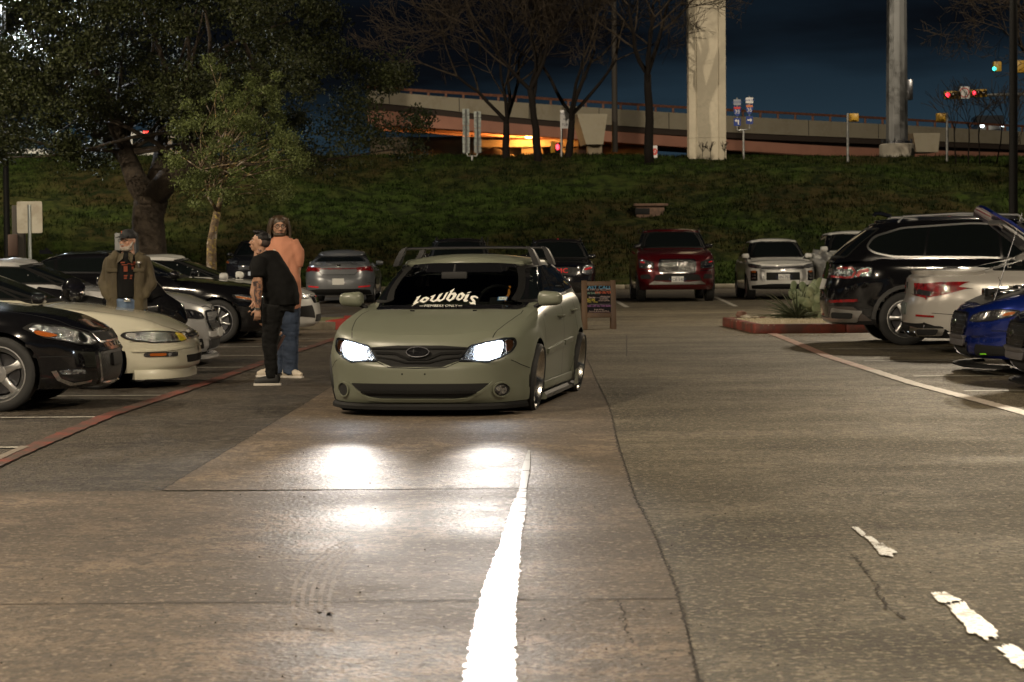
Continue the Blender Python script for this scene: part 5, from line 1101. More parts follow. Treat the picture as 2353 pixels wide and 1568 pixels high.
# concrete column of the flyover, nearer than the bridge
c0 = sp(1624, 366, 99.5); t = empty('flyover_column', (c0.x, 99.5, c0.z-.6), 0, 'tall pale concrete column standing on the bank crest', 'column')
COLM = mat('column concrete', (.50, .44, .34), .75, noise=[(.5, (.40, .35, .27), .4, .62), (5, (.44, .39, .30), .45, .62)], bump=[(6, .2, .03)])
def prism(name, prof, z0, z1, m, par, ang=30):
    n = len(prof); return mk(name, ([(a, b, z0) for a, b in prof]+[(a, b, z1) for a, b in prof], [(i, (i+1) % n, (i+1) % n+n, i+n) for i in range(n)]+[tuple(range(n))[::-1], tuple(range(n, 2*n))]), m, par, ang=ang)
w = .80; cprof = [(-w, -.5), (-w+.28, -.62), (-w+.31, -.585), (-w+.34, -.62), (w-.36, -.62), (w-.33, -.585), (w-.30, -.62), (w, -.5), (w, .6), (-w, .6)]
prism('shaft', cprof, 1.5, 22, COLM, t); prism('plinth', [(a*1.005, b*1.01) for a, b in cprof], -.8, 1.49, COLM, t)
# high mast
c0 = sp(2061, 345, 101); t = empty('light_mast', (c0.x, 101, c0.z), 0, 'many sided galvanised light mast on a round concrete base', 'light mast')
lamp('mast_light', (c0.x, 101, 29.5), (c0.x-8, 120, 0), 22000, .4, (1, .86, .64), 150, .5); G().tube([(0, 0, .2), (0, 0, 30-c0.z)], [.50, .30], 12, ax=(1, .1, 0)).mk('mast', mat('weathered zinc', (.20, .20, .20), .5, .4, noise=(2, (.12, .12, .12), .4, .65, (1, 1, .1))), t, ang=15); G().lathe([(.78, -.6), (.78, .22), (.70, .27), (0, .27)], 24, 'z').mk('footing', CONC, t); G().lathe([(.62, .27), (.62, .38), (.50, .40)], 16, 'z').mk('base_flange', DALU, t); G().bbox(.42, .68, -.2, .2, 2.2, 3.1, .02).mk('control_box', DALU, t)
for k in range(10): a = k*.628; G().lathe([(.035, .27), (.035, .48), (0, .49)], 6, 'z').xf(Matrix.Translation((.66*math.cos(a), .66*math.sin(a), 0))).mk('anchor_bolt', DALU, t)
# thin street lighting pole behind the trees
c0 = sp(1413, 350, 127); t = empty('street_light', (c0.x, 127, c0.z), 0, 'thin tall street light pole beyond the bridge parapet, half lost among bare branches', 'street light'); G().tube([(0, 0, 0), (0, 0, 14)], [.17, .11], 10).mk('pole', mat('dull pole', (.05, .042, .035), .8), t); G().bbox(-.2, .9, -.12, .12, 14, 14.12, .03).mk('lamp_head', STEEL, t)

# ------------------------------------------------------------------ signs and signals on the crest
def facing(name, u, v, Y, label, cat, group=None, rz=0):
    p = sp(u, v, Y); return empty(name, (p.x, Y, p.z), rz, label, cat, group), F/Y
BLUE = mat('sign blue', (.012, .035, .20), .45); SRED = mat('sign red', (.50, .04, .03), .45); SW = mat('sign white', (.62, .60, .60), .45); SORG = mat('faded sign red', (.5, .16, .06), .5); SPALE = mat('sign grey', (.24, .25, .30), .5)
SBK = mat('sign back', (.42, .45, .43), .38, .7, noise=(7, (.25, .27, .26), .4, .6))
def panel(par, nm, x, z, w, h, m, y=0, th=.012, poly=None):
    if poly is None: poly = rnd([(-w/2, -h/2), (w/2, -h/2), (w/2, h/2), (-w/2, h/2)], .03)
    n = len(poly); return mk(nm, ([(x+a, y-th, z+b) for a, b in poly]+[(x+a, y, z+b) for a, b in poly], [tuple(range(n)), tuple(range(n, 2*n))[::-1]]+[(i, i+n, (i+1) % n+n, (i+1) % n) for i in range(n)]), m, par, smooth=False)
def write(par, nm, s, x, z, size, m, y=-.016, sx=1.0):
    v, f = text_vf(s, size); return mk(nm, ([(x+a*sx, y, z+b) for a, b, _ in v], f), m, par, smooth=False)
t, s_ = facing('route_sign', 1709, 360, 99, 'pair of blue interstate 35 shields with arrows on one forked post', 'road sign')
PXM = 99/F
G().tube([(0, .04, -.3), (0, .04, 62*PXM)], .045, 8).tube([(-15*PXM, .04, 66*PXM), (-13*PXM, .04, 60*PXM), (12*PXM, .04, 62*PXM), (15*PXM, .04, 66*PXM)], .035, 8).mk('post', GALV, t)
for sx, base, kind in ((-14.5, 0, 0), (13.5, 4, 1)):
    x = sx*PXM; G().tube([(x, .04, 64*PXM), (x, .04, (134+base)*PXM)], .03, 6).mk('upright', GALV, t)
    q = panel(t, 'direction_plate', x, (124+base)*PXM, 17*PXM, 13*PXM, SPALE if kind == 0 else SW); write(q, 'direction_text', ('SOUTH', 'NORTH')[kind], x, (124+base)*PXM, .13, BLUE)
    sh = [(-8, 9), (-7.5, 12), (0, 11), (7.5, 12), (8, 9), (8, 0), (5, -8), (0, -12), (-5, -8), (-8, 0)]
    q = panel(t, 'shield', x, (103+base)*PXM, 0, 0, BLUE, poly=[(a*PXM, b*PXM) for a, b in sh]); panel(q, 'shield_crown', x, (111+base)*PXM, 15.6*PXM, 5*PXM, SRED if kind == 0 else SORG, y=-.013); write(q, 'route_number', '35', x, (102+base)*PXM, 12.5*PXM, SW)
    q = panel(t, 'arrow_plate', x, (79+base)*PXM, 16*PXM, 18*PXM, BLUE)
    ar = [(-5, 1.6), (2, 1.6), (2, 4.5), (6.5, 0), (2, -4.5), (2, -1.6), (-5, -1.6)] if kind else [(-6, 3), (-2, 7), (-2, 4.5), (4, 4.5), (4, -6), (1, -6), (1, 1.5), (-2, 1.5), (-2, -1)]
    panel(q, 'arrow', x, (79+base)*PXM, 0, 0, SW, y=-.013, poly=[(a*PXM, b*PXM) for a, b in ar])
t, s_ = facing('sign_backs', 1085, 372, 98, 'two tall stacks of sign plates seen from behind on a forked post', 'road sign'); t.name = 'route_sign'
PXM = 98/F; G().tube([(0, -.04, -.5), (0, -.04, 14*PXM)], .045, 8).tube([(-14*PXM, -.04, 22*PXM), (-10*PXM, -.04, 13*PXM), (10*PXM, -.04, 13*PXM), (14*PXM, -.04, 20*PXM)], .03, 8).mk('post', GALV, t)
for sx, top in ((-13.5, 121), (13, 115)):
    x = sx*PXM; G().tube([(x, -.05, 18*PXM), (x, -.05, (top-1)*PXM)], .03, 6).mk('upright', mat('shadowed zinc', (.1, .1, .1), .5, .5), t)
    for (z0, z1, w_) in ((top-14, top, 16), (top-38, top-15, 16), (top-62, top-39, 15), (top-80, top-63, 17), (20, top-81, 16)): panel(t, 'plate', x, (z0+z1)/2*PXM, w_*PXM, (z1-z0)*PXM, SBK, y=.0)
t, s_ = facing('notice_sign', 1302, 372, 98.5, 'white notice sign on a post crossed by a dark tree trunk', 'road sign'); PXM = 98.5/F
G().tube([(-11*PXM, .04, -.4), (-11*PXM, .04, 90*PXM)], .05, 8).mk('post', GALV, t); q = panel(t, 'sign_face', 0, 97*PXM, 28*PXM, 42*PXM, SW)
for s2, z in (('NOTICE', 110), ('NO', 97), ('TURN', 84)): write(q, 'sign_text', s2, 0, z*PXM, 8*PXM, INK)
panel(t, 'side_sign', 13*PXM, 97*PXM, 6*PXM, 40*PXM, SBK, y=.10)
t, s_ = facing('wrong_way_sign', 1505, 366, 98.5, 'small red and white no turn sign low beside a tree trunk', 'road sign'); PXM = 98.5/F
G().tube([(0, .04, -.6), (0, .04, 15*PXM)], .03, 6).mk('post', GALV, t); q = panel(t, 'sign_face', 0, 17*PXM, 11*PXM, 28*PXM, SW); mk('red_ring', ([(r*PXM*math.cos(k*math.pi/8)*.7, -.016, 17*PXM+r*PXM*math.sin(k*math.pi/8)) for r in (4, 8) for k in range(16)], [(k, (k+1) % 16, 16+(k+1) % 16, 16+k) for k in range(16)]), SRED, q, smooth=False); panel(q, 'red_bar', 0, 17*PXM, 0, 0, SRED, y=-.013, poly=[(-.09, .10), (-.06, .12), (.09, -.10), (.06, -.12)])
YEL = mat('signal yellow', (.42, .24, .02), .45); SIGR = mat('red signal', (1, .1, .1), .4, emit=(1, .03, .05), es=7); SIGG = mat('green signal', (.1, 1, .8), .4, emit=(.05, .9, .75), es=2.5)
def pedsig(u, u1, v, h, Y, label, side, lit=None):
    t, s_ = facing('pedestrian_signal', u, v, Y, label, 'signal'); px = Y/F
    G().tube([(0, 0, -.3), (0, 0, h*px)], .055, 8).mk('pole', GALV, t); x = side*(u1)*px
    b = G().bbox(x-.20, x+.20, -.13, .13, (h-20)*px, (h-1)*px, .04).mk('signal_box', YEL, t); G().bbox(x-.14, x+.14, -.25, -.12, (h-17)*px, (h-4)*px, .02).mk('visor', YEL if not lit else BLK, b)
    if lit: G().ball((x, -.2, (h-10)*px), .13, 10, (.6, .4, 1)).mk('lit_symbol', SIGR, b)
    return t
pedsig(1948, 14, 357, 96, 98, 'yellow pedestrian signal on a bright pole left of the light mast', 1); pedsig(2176, 14, 355, 95, 98, 'yellow pedestrian signal on a thin pole right of the light mast', -1)
t, s_ = facing('traffic_signal', 1280, 352, 99, 'small red pedestrian light beside the notice sign', 'signal'); G().bbox(-.28, -.08, -.12, .12, 0, .5, .03).mk('signal_box', YEL, t); q = G().bbox(-.06, .25, -.2, .12, -.02, .45, .03).mk('visor', BLK, t); G().ball((.02, -.2, .25), .13, 10, (.6, .4, 1)).mk('lit_symbol', SIGR, q)
# mast arm
p0 = sp(2400, 214, 118); p1 = sp(2130, 222, 118); t = empty('signal_mast', (0, 0, 0), 0, 'traffic signal mast arm with two red signals behind the bare tree', 'signal mast')
G().tube([(p0.x+2, 118, p0.z), (p1.x+1, 118, p1.z)], [.11, .06], 8).tube([(p0.x+2, 118, 0), (p0.x+2, 118, p0.z+.3)], .18, 10).mk('mast_arm', GALV, t)
for (u0, u1, v0, v1) in ((2168, 2206, 210, 228), (2228, 2266, 206, 224)):
    a, b = sp(u0, v0, 117.8), sp(u1, v1, 117.8); q = G().bbox(a.x, b.x, 117.6, 117.9, b.z, a.z, .04).mk('signal_head', YEL, t); zc_ = (a.z+b.z)/2
    for k in range(3):
        G().tube([(a.x+.16+.27*k, 117.62, zc_), (a.x+.16+.27*k, 117.36, zc_)], .13, 12, cap=False).mk('visor', BLK, q); G().ball((a.x+.16+.27*k, 117.56, zc_), .115, 10, (1, .3, 1)).mk('signal_lens', SIGR if k == 0 else mat('dark lens', (.03, .02, .01), .2), q)
a = sp(2216, 213, 117.8); q = panel(t, 'turn_sign', a.x, a.z, .55, .62, SW, y=117.8-0); 
for o2 in (q,): o2.location = (0, 0, 0)
mk('ring', ([(a.x+r*math.cos(k*math.pi/8), 117.78, a.z+r*math.sin(k*math.pi/8)) for r in (.2, .26) for k in range(16)], [(k, (k+1) % 16, 16+(k+1) % 16, 16+k) for k in range(16)]), SRED, q, smooth=False)
t = empty('signal_mast', (0, 0, 0), 0, 'traffic signals with a green light beside the black lamp post', 'signal mast'); a = sp(2400, 150, 112); b = sp(2322, 140, 112)
G().tube([(a.x+2, 112, a.z), (b.x, 112, b.z)], .07, 8).tube([(a.x+2, 112, 0), (a.x+2, 112, a.z+.3)], .15, 8).mk('mast_arm', GALV, t)
for (u0, u1, v0, v1, g_) in ((2281, 2300, 142, 165, 1), (2325, 2356, 140, 168, 0)):
    a, b = sp(u0, v0, 111.8), sp(u1, v1, 111.8); q = G().bbox(a.x, b.x, 111.6, 111.9, b.z, a.z, .04).mk('signal_head', YEL, t)
    if g_: G().ball((a.x+.02, 111.5, b.z+.12), .10, 10, (1, .4, 1)).mk('signal_lens', SIGG, q)
# vehicles on the upper road
def farvan(u, v, Y, L, H, label, rz, tail=True, m=PW):
    p = sp(u, v, Y); t = empty('van', (p.x, Y, p.z), rz, label, 'van'); hw = .95
    prof = [(-L/2, .35), (-L/2, H-.25), (-L/2+.25, H), (L/2-1.5, H), (L/2-.75, H*.62), (L/2, H*.5), (L/2, .35)]; V = []
    for y, k in ((-hw, 1), (-hw*.93, 0), (hw*.93, 0), (hw, 1)):
        for (a, b) in prof: V.append((a*(1 if not k else .985), y, b if not k else b-.05*(b > 1)))
    n = len(prof); mk('body', (V, [(j*n+i, j*n+(i+1) % n, (j+1)*n+(i+1) % n, (j+1)*n+i) for j in range(3) for i in range(n)]+[tuple(range(n))[::-1], tuple(range(3*n, 4*n))]), m, t, ang=30)
    G().bbox(-L/2-.01, -L/2+.05, -hw*.78, hw*.78, H*.52, H*.88, .02).mk('rear_window', GLS, t)
    for sg in (1, -1):
        G().bbox(-L/2-.03, -L/2+.04, sg*hw*.88-.07, sg*hw*.88+.07, .75, 1.15, .02).mk('tail_light', REDLIT if not tail else mat('lit tail light', (1, .05, .05), .3, emit=(1, .03, .02), es=5), t); G().bbox(-L/2+.6, L/2-1.3, sg*hw-.02, sg*hw+.02, H*.55, H*.85, .01).mk('side_window', GLS, t)
        for x in (-L/2+.9, L/2-.9): G().lathe([(0, -.1), (.33, -.1), (.35, 0), (.33, .1), (0, .1)], 16).xf(Matrix.Translation((x, sg*(hw-.1), .35))).mk('wheel', RUB, t)
    return t
t = farvan(389, 404, 106, 4.8, 1.95, 'white van with red tail lights glimpsed between the oak limbs', R(75)); G().bbox(-2.42, -2.36, -.2, .2, 1.88, 1.95, .01).mk('brake_light', MATS['lit tail light'], t)
farvan(8, 418, 104, 4.6, 1.45, 'white car roof glimpsed on the road above the white sign', R(180), False)
t = farvan(2271, 317, 158, 4.5, 1.5, 'car with white headlights crossing the overpass near the frame edge', R(-95), False, PG)
for sg in (1, -1): G().bbox(2.22, 2.29, sg*.72-.14, sg*.72+.14, .62, .80, .02).mk('headlight', mat('far headlight', (1, 1, 1), .3, emit=(.85, .95, 1), es=14), t)
# service box, sign at the left, post
c0 = gp(292, 600); c0 = sp(292, 610, 55); t = empty('utility_cabinet', (c0.x, 55, 0), 0, 'grey utility cabinet standing behind the bearded man', 'cabinet')
G().bbox(-.26, .26, -.2, .2, 0, 1.42+.45, .03).mk('cabinet', mat('dull grey enamel', (.10, .105, .11), .5), t); G().bbox(-.22, .22, -.215, -.2, .3, 1.75, .01).mk('door', MATS['dull grey enamel'], t); G().bbox(.14, .18, -.235, -.215, 1.0, 1.14, .005).mk('handle', DALU, t)
Y = 40; c0 = sp(70, 600, Y); t = empty('parking_sign', (c0.x, Y, 0), 0, 'square sign seen from its plain pale back on a galvanised post', 'sign'); px = Y/F; zt = sp(70, 463, Y).z; zb = sp(70, 536, Y).z
G().tube([(0, -.03, 0), (0, -.03, zt-.06)], .03, 8).mk('post', mat('bright zinc', (.5, .55, .55), .35, .8), t); panel(t, 'sign_plate', 0, (zt+zb)/2, .445, zt-zb, mat('sign back pale', (.50, .48, .40), .4, .25, coat=.4, noise=(4, (.38, .34, .27), .45, .65))); 
Y = 47; c0 = sp(45, 600, Y); t = empty('wooden_post', (c0.x, Y, 0), 0, 'dark square wooden post behind the pale sign back', 'post'); G().bbox(-.12, .12, -.12, .12, 0, 2.4, .02).mk('post_shaft', mat('dark timber', (.04, .035, .03), .8), t); G().bbox(-.20, .0, -.16, -.12, 1.35, 1.8, .01).mk('post_plate', mat('brown plate', (.07, .04, .03), .7), t)

# ------------------------------------------------------------------ planted island with red kerb
RK = mat('worn red kerb paint', (.19, .028, .015), .55, noise=[(2.5, (.07, .026, .016), .40, .58), (14, (.05, .03, .022), .6, .75)], bump=(14, .3, .01)); GRV = mat('pale gravel', (.38, .32, .20), .85, noise=(60, (.55, .50, .38), .45, .6), bump=(60, .8, .02))
isl = [gp(1660, 750).xy, gp(1735, 768).xy]; A, Bq = Vector(isl[0]), Vector(isl[1])
Bx = Vector((Bq.x+9, Bq.y-.21)); Ax = Vector((A.x+9, A.y+.8)); Bx = Vector((Bq.x+9, Bq.y+.35))
t = empty('planted_island', (0, 0, 0), 0, 'raised island edged with worn red kerb and filled with gravel', 'planter')
poly = [A, Bq, Bx, Ax]; hK = .16
def kerbseg(a, b, par, m=RK, h=hK, w=.15, name='kerb_block'):
    d = (b-a); L = d.length; d.normalize(); n_ = Vector((-d.y, d.x)); k = max(1, round(L/1.5))
    for i in range(k):
        p, q = a+d*(L*i/k+.004), a+d*(L*(i+1)/k-.004); g = G().bbox(0, (q-p).length, 0, w, 0, h, .018); g.xf(Matrix.Translation((p.x, p.y, 0)) @ Matrix.Rotation(math.atan2(d.y, d.x), 4, 'Z')).mk(name, m, par)
kerbseg(A, Bq, t); kerbseg(Bq, Bx, t); kerbseg(Ax, A, t)
_v, _f = flat([tuple(p+((Vector((8.5, 38.5))-p).normalized()*.1)) for p in (A, Bq)]+[tuple(Bx), tuple(Ax)], .3)
mk('gravel_bed', ([(a, b, .13+.03*mnoise.noise(Vector((a*2, b*2, 0)))) for a, b in _v], _f), GRV, t)
STN = mat('island stone', (.42, .38, .30), .8, noise=(5, (.28, .24, .18), .4, .6), bump=(12, .3, .02)); rr_ = random.Random(3)
def stone(r, seed, m, nm, par, loc):
    q = random.Random(seed); g = G().ball((0, 0, 0), r, 8, (1, q.uniform(.7, 1), q.uniform(.5, .8))); g.v = [(a*(1+q.uniform(-.15, .15)), b*(1+q.uniform(-.15, .15)), c*(1+q.uniform(-.15, .15))) for a, b, c in g.v]; return g.xf(Matrix.Translation(loc)).mk(nm, m, par)
stone(.11, 1, mat('red brown stone', (.16, .085, .06), .8), 'stone', t, (A.x+.35, A.y-.02, .20))
for k in range(60):
    f_ = rr_.random(); x = A.x+.3+4.2*f_; y = A.y-.15+.8*f_/9*4+rr_.uniform(-.12, .1); stone(rr_.uniform(.03, .10), k, STN, 'stone', t, (x, y, .16))
def pebbles(name, n, fx, r0, r1, m, lab):
    V = []; F_ = []
    for k in range(n):
        x, y, z = fx(); r = random.uniform(r0, r1); i = len(V); a = random.random()*3
        for q in range(4): V.append((x+r*math.cos(a+q*1.57), y+r*math.sin(a+q*1.57), z))
        V.append((x, y, z+r*.8)); F_ += [(i, i+1, i+4), (i+1, i+2, i+4), (i+2, i+3, i+4), (i+3, i, i+4)]
    o = mk(name, (V, F_), m, smooth=False); tag(o, lab, 'gravel', kind='stuff')
def inisl():
    a, b = random.random(), random.random(); p = A.lerp(Ax, a*.6).lerp(Bq.lerp(Bx, a*.6), b); return p.x, p.y, .14
pebbles('gravel', 9000, inisl, .008, .022, GRV, 'loose pale gravel filling the planted island')
def spill(): p = A.lerp(Bq, random.random()*1.2)+Vector((random.gauss(-.05, .35)+random.random()*1.2, -abs(random.gauss(0, .5)))); return p.x, p.y, .002
pebbles('gravel_spill', 2500, spill, .006, .014, mat('brown grit', (.16, .12, .07), .9), 'brown grit spilled on the asphalt below the red kerb')
# yucca and prickly pear
YUC = mat('yucca leaf', (.045, .055, .028), .5, noise=(3, (.09, .095, .05), .45, .65)); c0 = sp(1832, 700, 40.6); t = empty('yucca', (c0.x, c0.y, .12), 0, 'spiky narrow leaved plant growing in the gravel island', 'plant'); rr_ = random.Random(9)
for k in range(95):
    a = rr_.uniform(0, 6.28); L_ = rr_.uniform(.40, .80); el_ = rr_.uniform(.25, 1.45); P_ = []
    for i in range(6): s_ = i/5; r_ = L_*s_*math.cos(el_)*(1+.3*s_); P_.append((r_*math.cos(a), r_*math.sin(a), L_*s_*math.sin(el_)-.18*s_*s_*math.cos(el_)))
    G().tube(P_, [.013, .014, .012, .009, .006, .001], 4, ell=.35).mk('leaf', YUC, t, smooth=False)
PAD = mat('cactus pad', (.20, .25, .15), .55, noise=(4, (.28, .31, .20), .4, .6), bump=(30, .3, .01)); c0 = sp(1876, 690, 40.5); t = empty('prickly_pear', (c0.x, c0.y, .10), 0, 'pale green prickly pear with many round pads beside the spiky plant', 'cactus')
def pad(p, d, r, dep):
    d = d.normalized(); c = p+d*r*.95; n_ = Vector((rr_.uniform(-1, 1), rr_.uniform(-1.5, -.3), rr_.uniform(-.3, .3))); n_ = (n_-d*n_.dot(d)).normalized(); b = d.cross(n_); M = Matrix((b, n_, d)).transposed().to_4x4(); M.translation = c
    G().ball((0, 0, 0), r, 12, (.78, .16, 1)).xf(M).mk('pad', PAD, t)
    if dep < 3:
        for k in range(rr_.choice((2, 2, 3)) if dep < 2 else rr_.choice((0, 1, 1))):
            a = rr_.uniform(-1.0, 1.0); dd = (d*math.cos(a)+b*math.sin(a)+n_*rr_.uniform(-.2, .2)); pad(c+dd.normalized()*r*.85, dd+Vector((0, 0, .25)), r*rr_.uniform(.8, 1.0), dep+1)
for k in range(8): pad(Vector((-.30+.09*k, rr_.uniform(-.2, .3), 0)), Vector((rr_.uniform(-.5, .5), rr_.uniform(-.3, .3), 1)), rr_.uniform(.10, .135), 0)
# kerb island at the left, with its red end
t = empty('kerb_island', (0, 0, 0), 0, 'low concrete kerb island with a red painted end beside the white compact car', 'kerb'); a = gp(812, 757); a2_ = gp(772, 759).xy; a1_ = gp(640, 760).xy
q0 = Vector((a1_.x-3.5, a2_.y+.15)); q1 = Vector((a2_.x, a2_.y)); q2 = Vector(gp(815, 752).xy); q3 = Vector((q2.x-.2, q2.y+2.2)); 
kerbseg(q0, q1, t, KERB, .15, .16); kerbseg(q1, q2, t, mat('bright red kerb paint', (.42, .04, .03), .4, coat=.3), .17, .2); kerbseg(q2, q3, t, MATS['bright red kerb paint'], .15, .16)
o = mk('island_fill', ([(q0.x, q0.y+.1, .12), (q1.x, q1.y+.1, .12), (q2.x-.1, q2.y+.1, .12), (q3.x, q3.y, .12), (q0.x, q3.y, .12)], [(0, 1, 2, 3, 4)]), DRYG, t, smooth=False)

# ------------------------------------------------------------------ wooden A-board
c0 = gp(1376, 757); t = empty('sandwich_board', (c0.x, c0.y, 0), R(2), 'wooden framed menu board with coloured writing standing on the asphalt', 'sign board')
sc_ = c0.y/F; W2 = 39*sc_; H2 = 112*sc_; WOOD = mat('brown stained wood', (.12, .066, .031), .55, noise=(3, (.075, .04, .02), .4, .6, (1, 1, .15)), bump=(30, .2, .01)); CHK = mat('chalkboard', (.006, .005, .008), .6, spec=.15)
def leaf(parent, ang, nm='board_leaf', front=True):
    M = Matrix.Translation((0, -.02 if front else .02, H2)) @ Matrix.Rotation(ang, 4, 'X') @ Matrix.Translation((0, 0, -H2/math.cos(ang)))
    for sg in (-1, 1): G().bbox(sg*(W2-.045)-.045, sg*(W2-.045)+.045, -.02, .02, 0, H2/math.cos(ang), .006).xf(M).mk('leg', WOOD, parent)
    G().bbox(-W2+.09, W2-.09, -.018, .018, H2-.085, H2-.005, .005).xf(M).mk('top_rail', WOOD, parent); G().bbox(-W2+.09, W2-.09, -.018, .018, .21, .30, .005).xf(M).mk('bottom_rail', WOOD, parent)
    b = G().box(-W2+.09, W2-.09, -.006, .006, .30, H2-.085).xf(M).mk('panel', CHK, parent)
    return b, M
fb, M = leaf(t, R(-9)); leaf(t, R(9), front=False)
def wr(s, x, z, size, col, sx=1.0, nm='sign_text'):
    v, f = text_vf(s, size); mm = mat('chalk %.2f %.2f %.2f' % col, col, .6); mk(nm, ([tuple(M @ Vector((x+a*sx, -.009, z+b))) for a, b, _ in v], f), mm, fb, smooth=False)
cyan, wht, grn, orr, yel, mag, red_ = (.10, .36, .62), (.55, .42, .38), (.25, .42, .33), (.75, .14, .05), (.62, .52, .05), (.36, .14, .40), (.75, .05, .05)
zz = lambda y: (1420-y)/1240*H2; xx = lambda x: (x-575)/435*W2
for s, x, y, sz, c, sx in (('LAST CALL', 560, 345, .082, cyan, 1.15), ('FOR TYPE OF ALCOHOL!', 565, 402, .044, wht, 1.0), ('$3.00 SHOTS', 392, 490, .052, grn, .95), ('$4.00 SELTZER', 708, 474, .052, orr, .95), ('Monday', 398, 598, .036, wht, 1), ('Wednesday', 735, 578, .036, wht, 1), ('$2.00', 370, 660, .062, yel, 1), ('Wells · Wine', 398, 712, .036, yel, 1), ('Draft Beer', 705, 637, .034, wht, 1), ('& Shot Specials', 705, 680, .034, wht, .9), ('$4.00 OFF IN THE BARS', 565, 820, .044, mag, 1), ('Friday All Day', 572, 908, .030, wht, 1), ('Domestic Buckets And More', 570, 952, .030, wht, 1), ('$5.00 OFF AT THE PATIO', 575, 1005, .042, mag, .95), ('Ask your server', 575, 1052, .028, red_, 1.4), ('please drink responsibly', 585, 1094, .026, wht, 1)): wr(s, xx(x), zz(y), sz, c, sx)
for (x0, x1, y, c, h_) in ((620, 890, 290, red_, .012), (330, 840, 606, (.3, .25, .3), .004), (320, 860, 775, (.3, .25, .3), .004), (445, 800, 1052, red_, .012)): mk('rule', ([tuple(M @ Vector((xx(a), -.008, zz(y)+b*h_/2))) for a, b in ((x0, -1), (x1, -1), (x1, 1), (x0, 1))], [(0, 1, 2, 3)]), mat('chalk %.2f %.2f %.2f' % c, c, .6), fb, smooth=False)
# ------------------------------------------------------------------ trees
BARK = mat('dark oak bark', (.035, .026, .018), .9, noise=(5, (.06, .045, .03), .4, .65, (1, 1, .3)), bump=(9, .8, .05)); LBARK = mat('lichen bark', (.16, .115, .07), .85, noise=[(7, (.06, .04, .025), .44, .58), (11, (.34, .26, .07), .55, .62), (5, (.34, .30, .25), .56, .63)], bump=(16, .5, .02)); BBARK = mat('bare twig bark', (.010, .008, .007), .95, spec=.1)
def leafmat(n, c1, c2, c3): return mat(n, c1, .55, spec=.2, noise=[(1.1, c2, .42, .62), (38, c3, .55, .72)])
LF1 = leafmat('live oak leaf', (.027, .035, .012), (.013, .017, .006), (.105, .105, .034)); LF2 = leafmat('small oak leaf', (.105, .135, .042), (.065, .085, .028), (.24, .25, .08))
def leafcloud(name, P, n_per, size, m, parent, rs, sq=.75):
    """P: clump centres and radii; leaves as small folded quads in a shell-heavy ball round each"""
    C = np.array([c[:3] for c in P]); Rr = np.array([c[3] for c in P]); k = len(P); n = k*n_per; idx = np.repeat(np.arange(k), n_per)
    d = rs.normal(size=(n, 3)); d /= np.linalg.norm(d, axis=1)[:, None]; r = Rr[idx]*(rs.rand(n)**.42); jit = 1+.35*np.sin(d[:, 0]*5+idx)*np.sin(d[:, 2]*6+idx*2)
    c = C[idx]+d*(r*jit)[:, None]*np.array([1, 1, sq])
    a = rs.normal(size=(n, 3)); a /= np.linalg.norm(a, axis=1)[:, None]; b = np.cross(a, d+rs.normal(size=(n, 3))*.9); b /= np.linalg.norm(b, axis=1)[:, None]+1e-9
    L = size*rs.uniform(.6, 1.25, n)[:, None]; v = np.empty((n, 4, 3)); v[:, 0] = c-a*L*.5; v[:, 1] = c+b*L*.24; v[:, 2] = c+a*L*.5; v[:, 3] = c-b*L*.24
    me = bpy.data.meshes.new(name); me.vertices.add(n*4); me.vertices.foreach_set('co', v.reshape(-1)); me.loops.add(n*4); me.loops.foreach_set('vertex_index', np.arange(n*4)); me.polygons.add(n); me.polygons.foreach_set('loop_start', np.arange(n)*4); me.polygons.foreach_set('loop_total', np.full(n, 4)); me.materials.append(m); me.update(); me.validate()
    o = bpy.data.objects.new(name, me); COL.objects.link(o); o.parent = parent; return o
def inpoly(p, poly):
    c = False
    for i in range(len(poly)):
        a, b = poly[i], poly[i-1]
        if (a[1] > p[1]) != (b[1] > p[1]) and p[0] < (b[0]-a[0])*(p[1]-a[1])/(b[1]-a[1])+a[0]: c = not c
    return c
def limb(g, a, b, r0, r1, wob=.25, n=7, rr_=random):
    a, b = Vector(a), Vector(b); P = []; o = [Vector((rr_.uniform(-1, 1), rr_.uniform(-1, 1), rr_.uniform(-.6, .6))) for _ in range(3)]
    for i in range(n+1):
        t = i/n; P.append(a.lerp(b, t)+sum((o[k]*math.sin((k+1)*math.pi*t)*wob/(k+1) for k in range(3)), Vector())*(b-a).length*.25)
    g.tube(P, [r0+(r1-r0)*i/n for i in range(n+1)], 9); return P
rsl = np.random.RandomState(5); rt_ = random.Random(12)
oak = empty('live_oak', tuple(sp(342, 600, 60).xy)+(0,), 0, 'huge dark live oak with a forked trunk filling the corner of the sky', 'tree'); O0 = Vector(oak.location)
reg = [(-170, -260), (740, -260), (768, 40), (745, 112), (880, 150), (955, 145), (905, 215), (962, 270), (945, 350), (880, 430), (810, 385), (700, 405), (640, 350), (560, 320), (430, 315), (385, 290), (300, 300), (240, 375), (150, 372), (60, 340), (0, 368), (-170, 350)]
P = []
while len(P) < 330:
    u, v = rt_.uniform(-170, 970), rt_.uniform(-260, 440)
    if not inpoly((u, v), reg): continue
    if mnoise.noise(Vector((u*.011, v*.014, 2))) < -.30: continue
    Y = 60+rt_.uniform(-6.5, 6); p = sp(u, v, Y)-O0; P.append((p.x, p.y, p.z, rt_.uniform(.38, .85)))
leafcloud('foliage', P, 560, .105, LF1, oak, rsl)
g = G(); T = lambda u, v, dy=0: sp(u, v, 60+dy)-O0
g.tube([(0, 0, -.2), T(342, 560), T(340, 500), T(348, 455)], [.62, .46, .42, .46], 14)
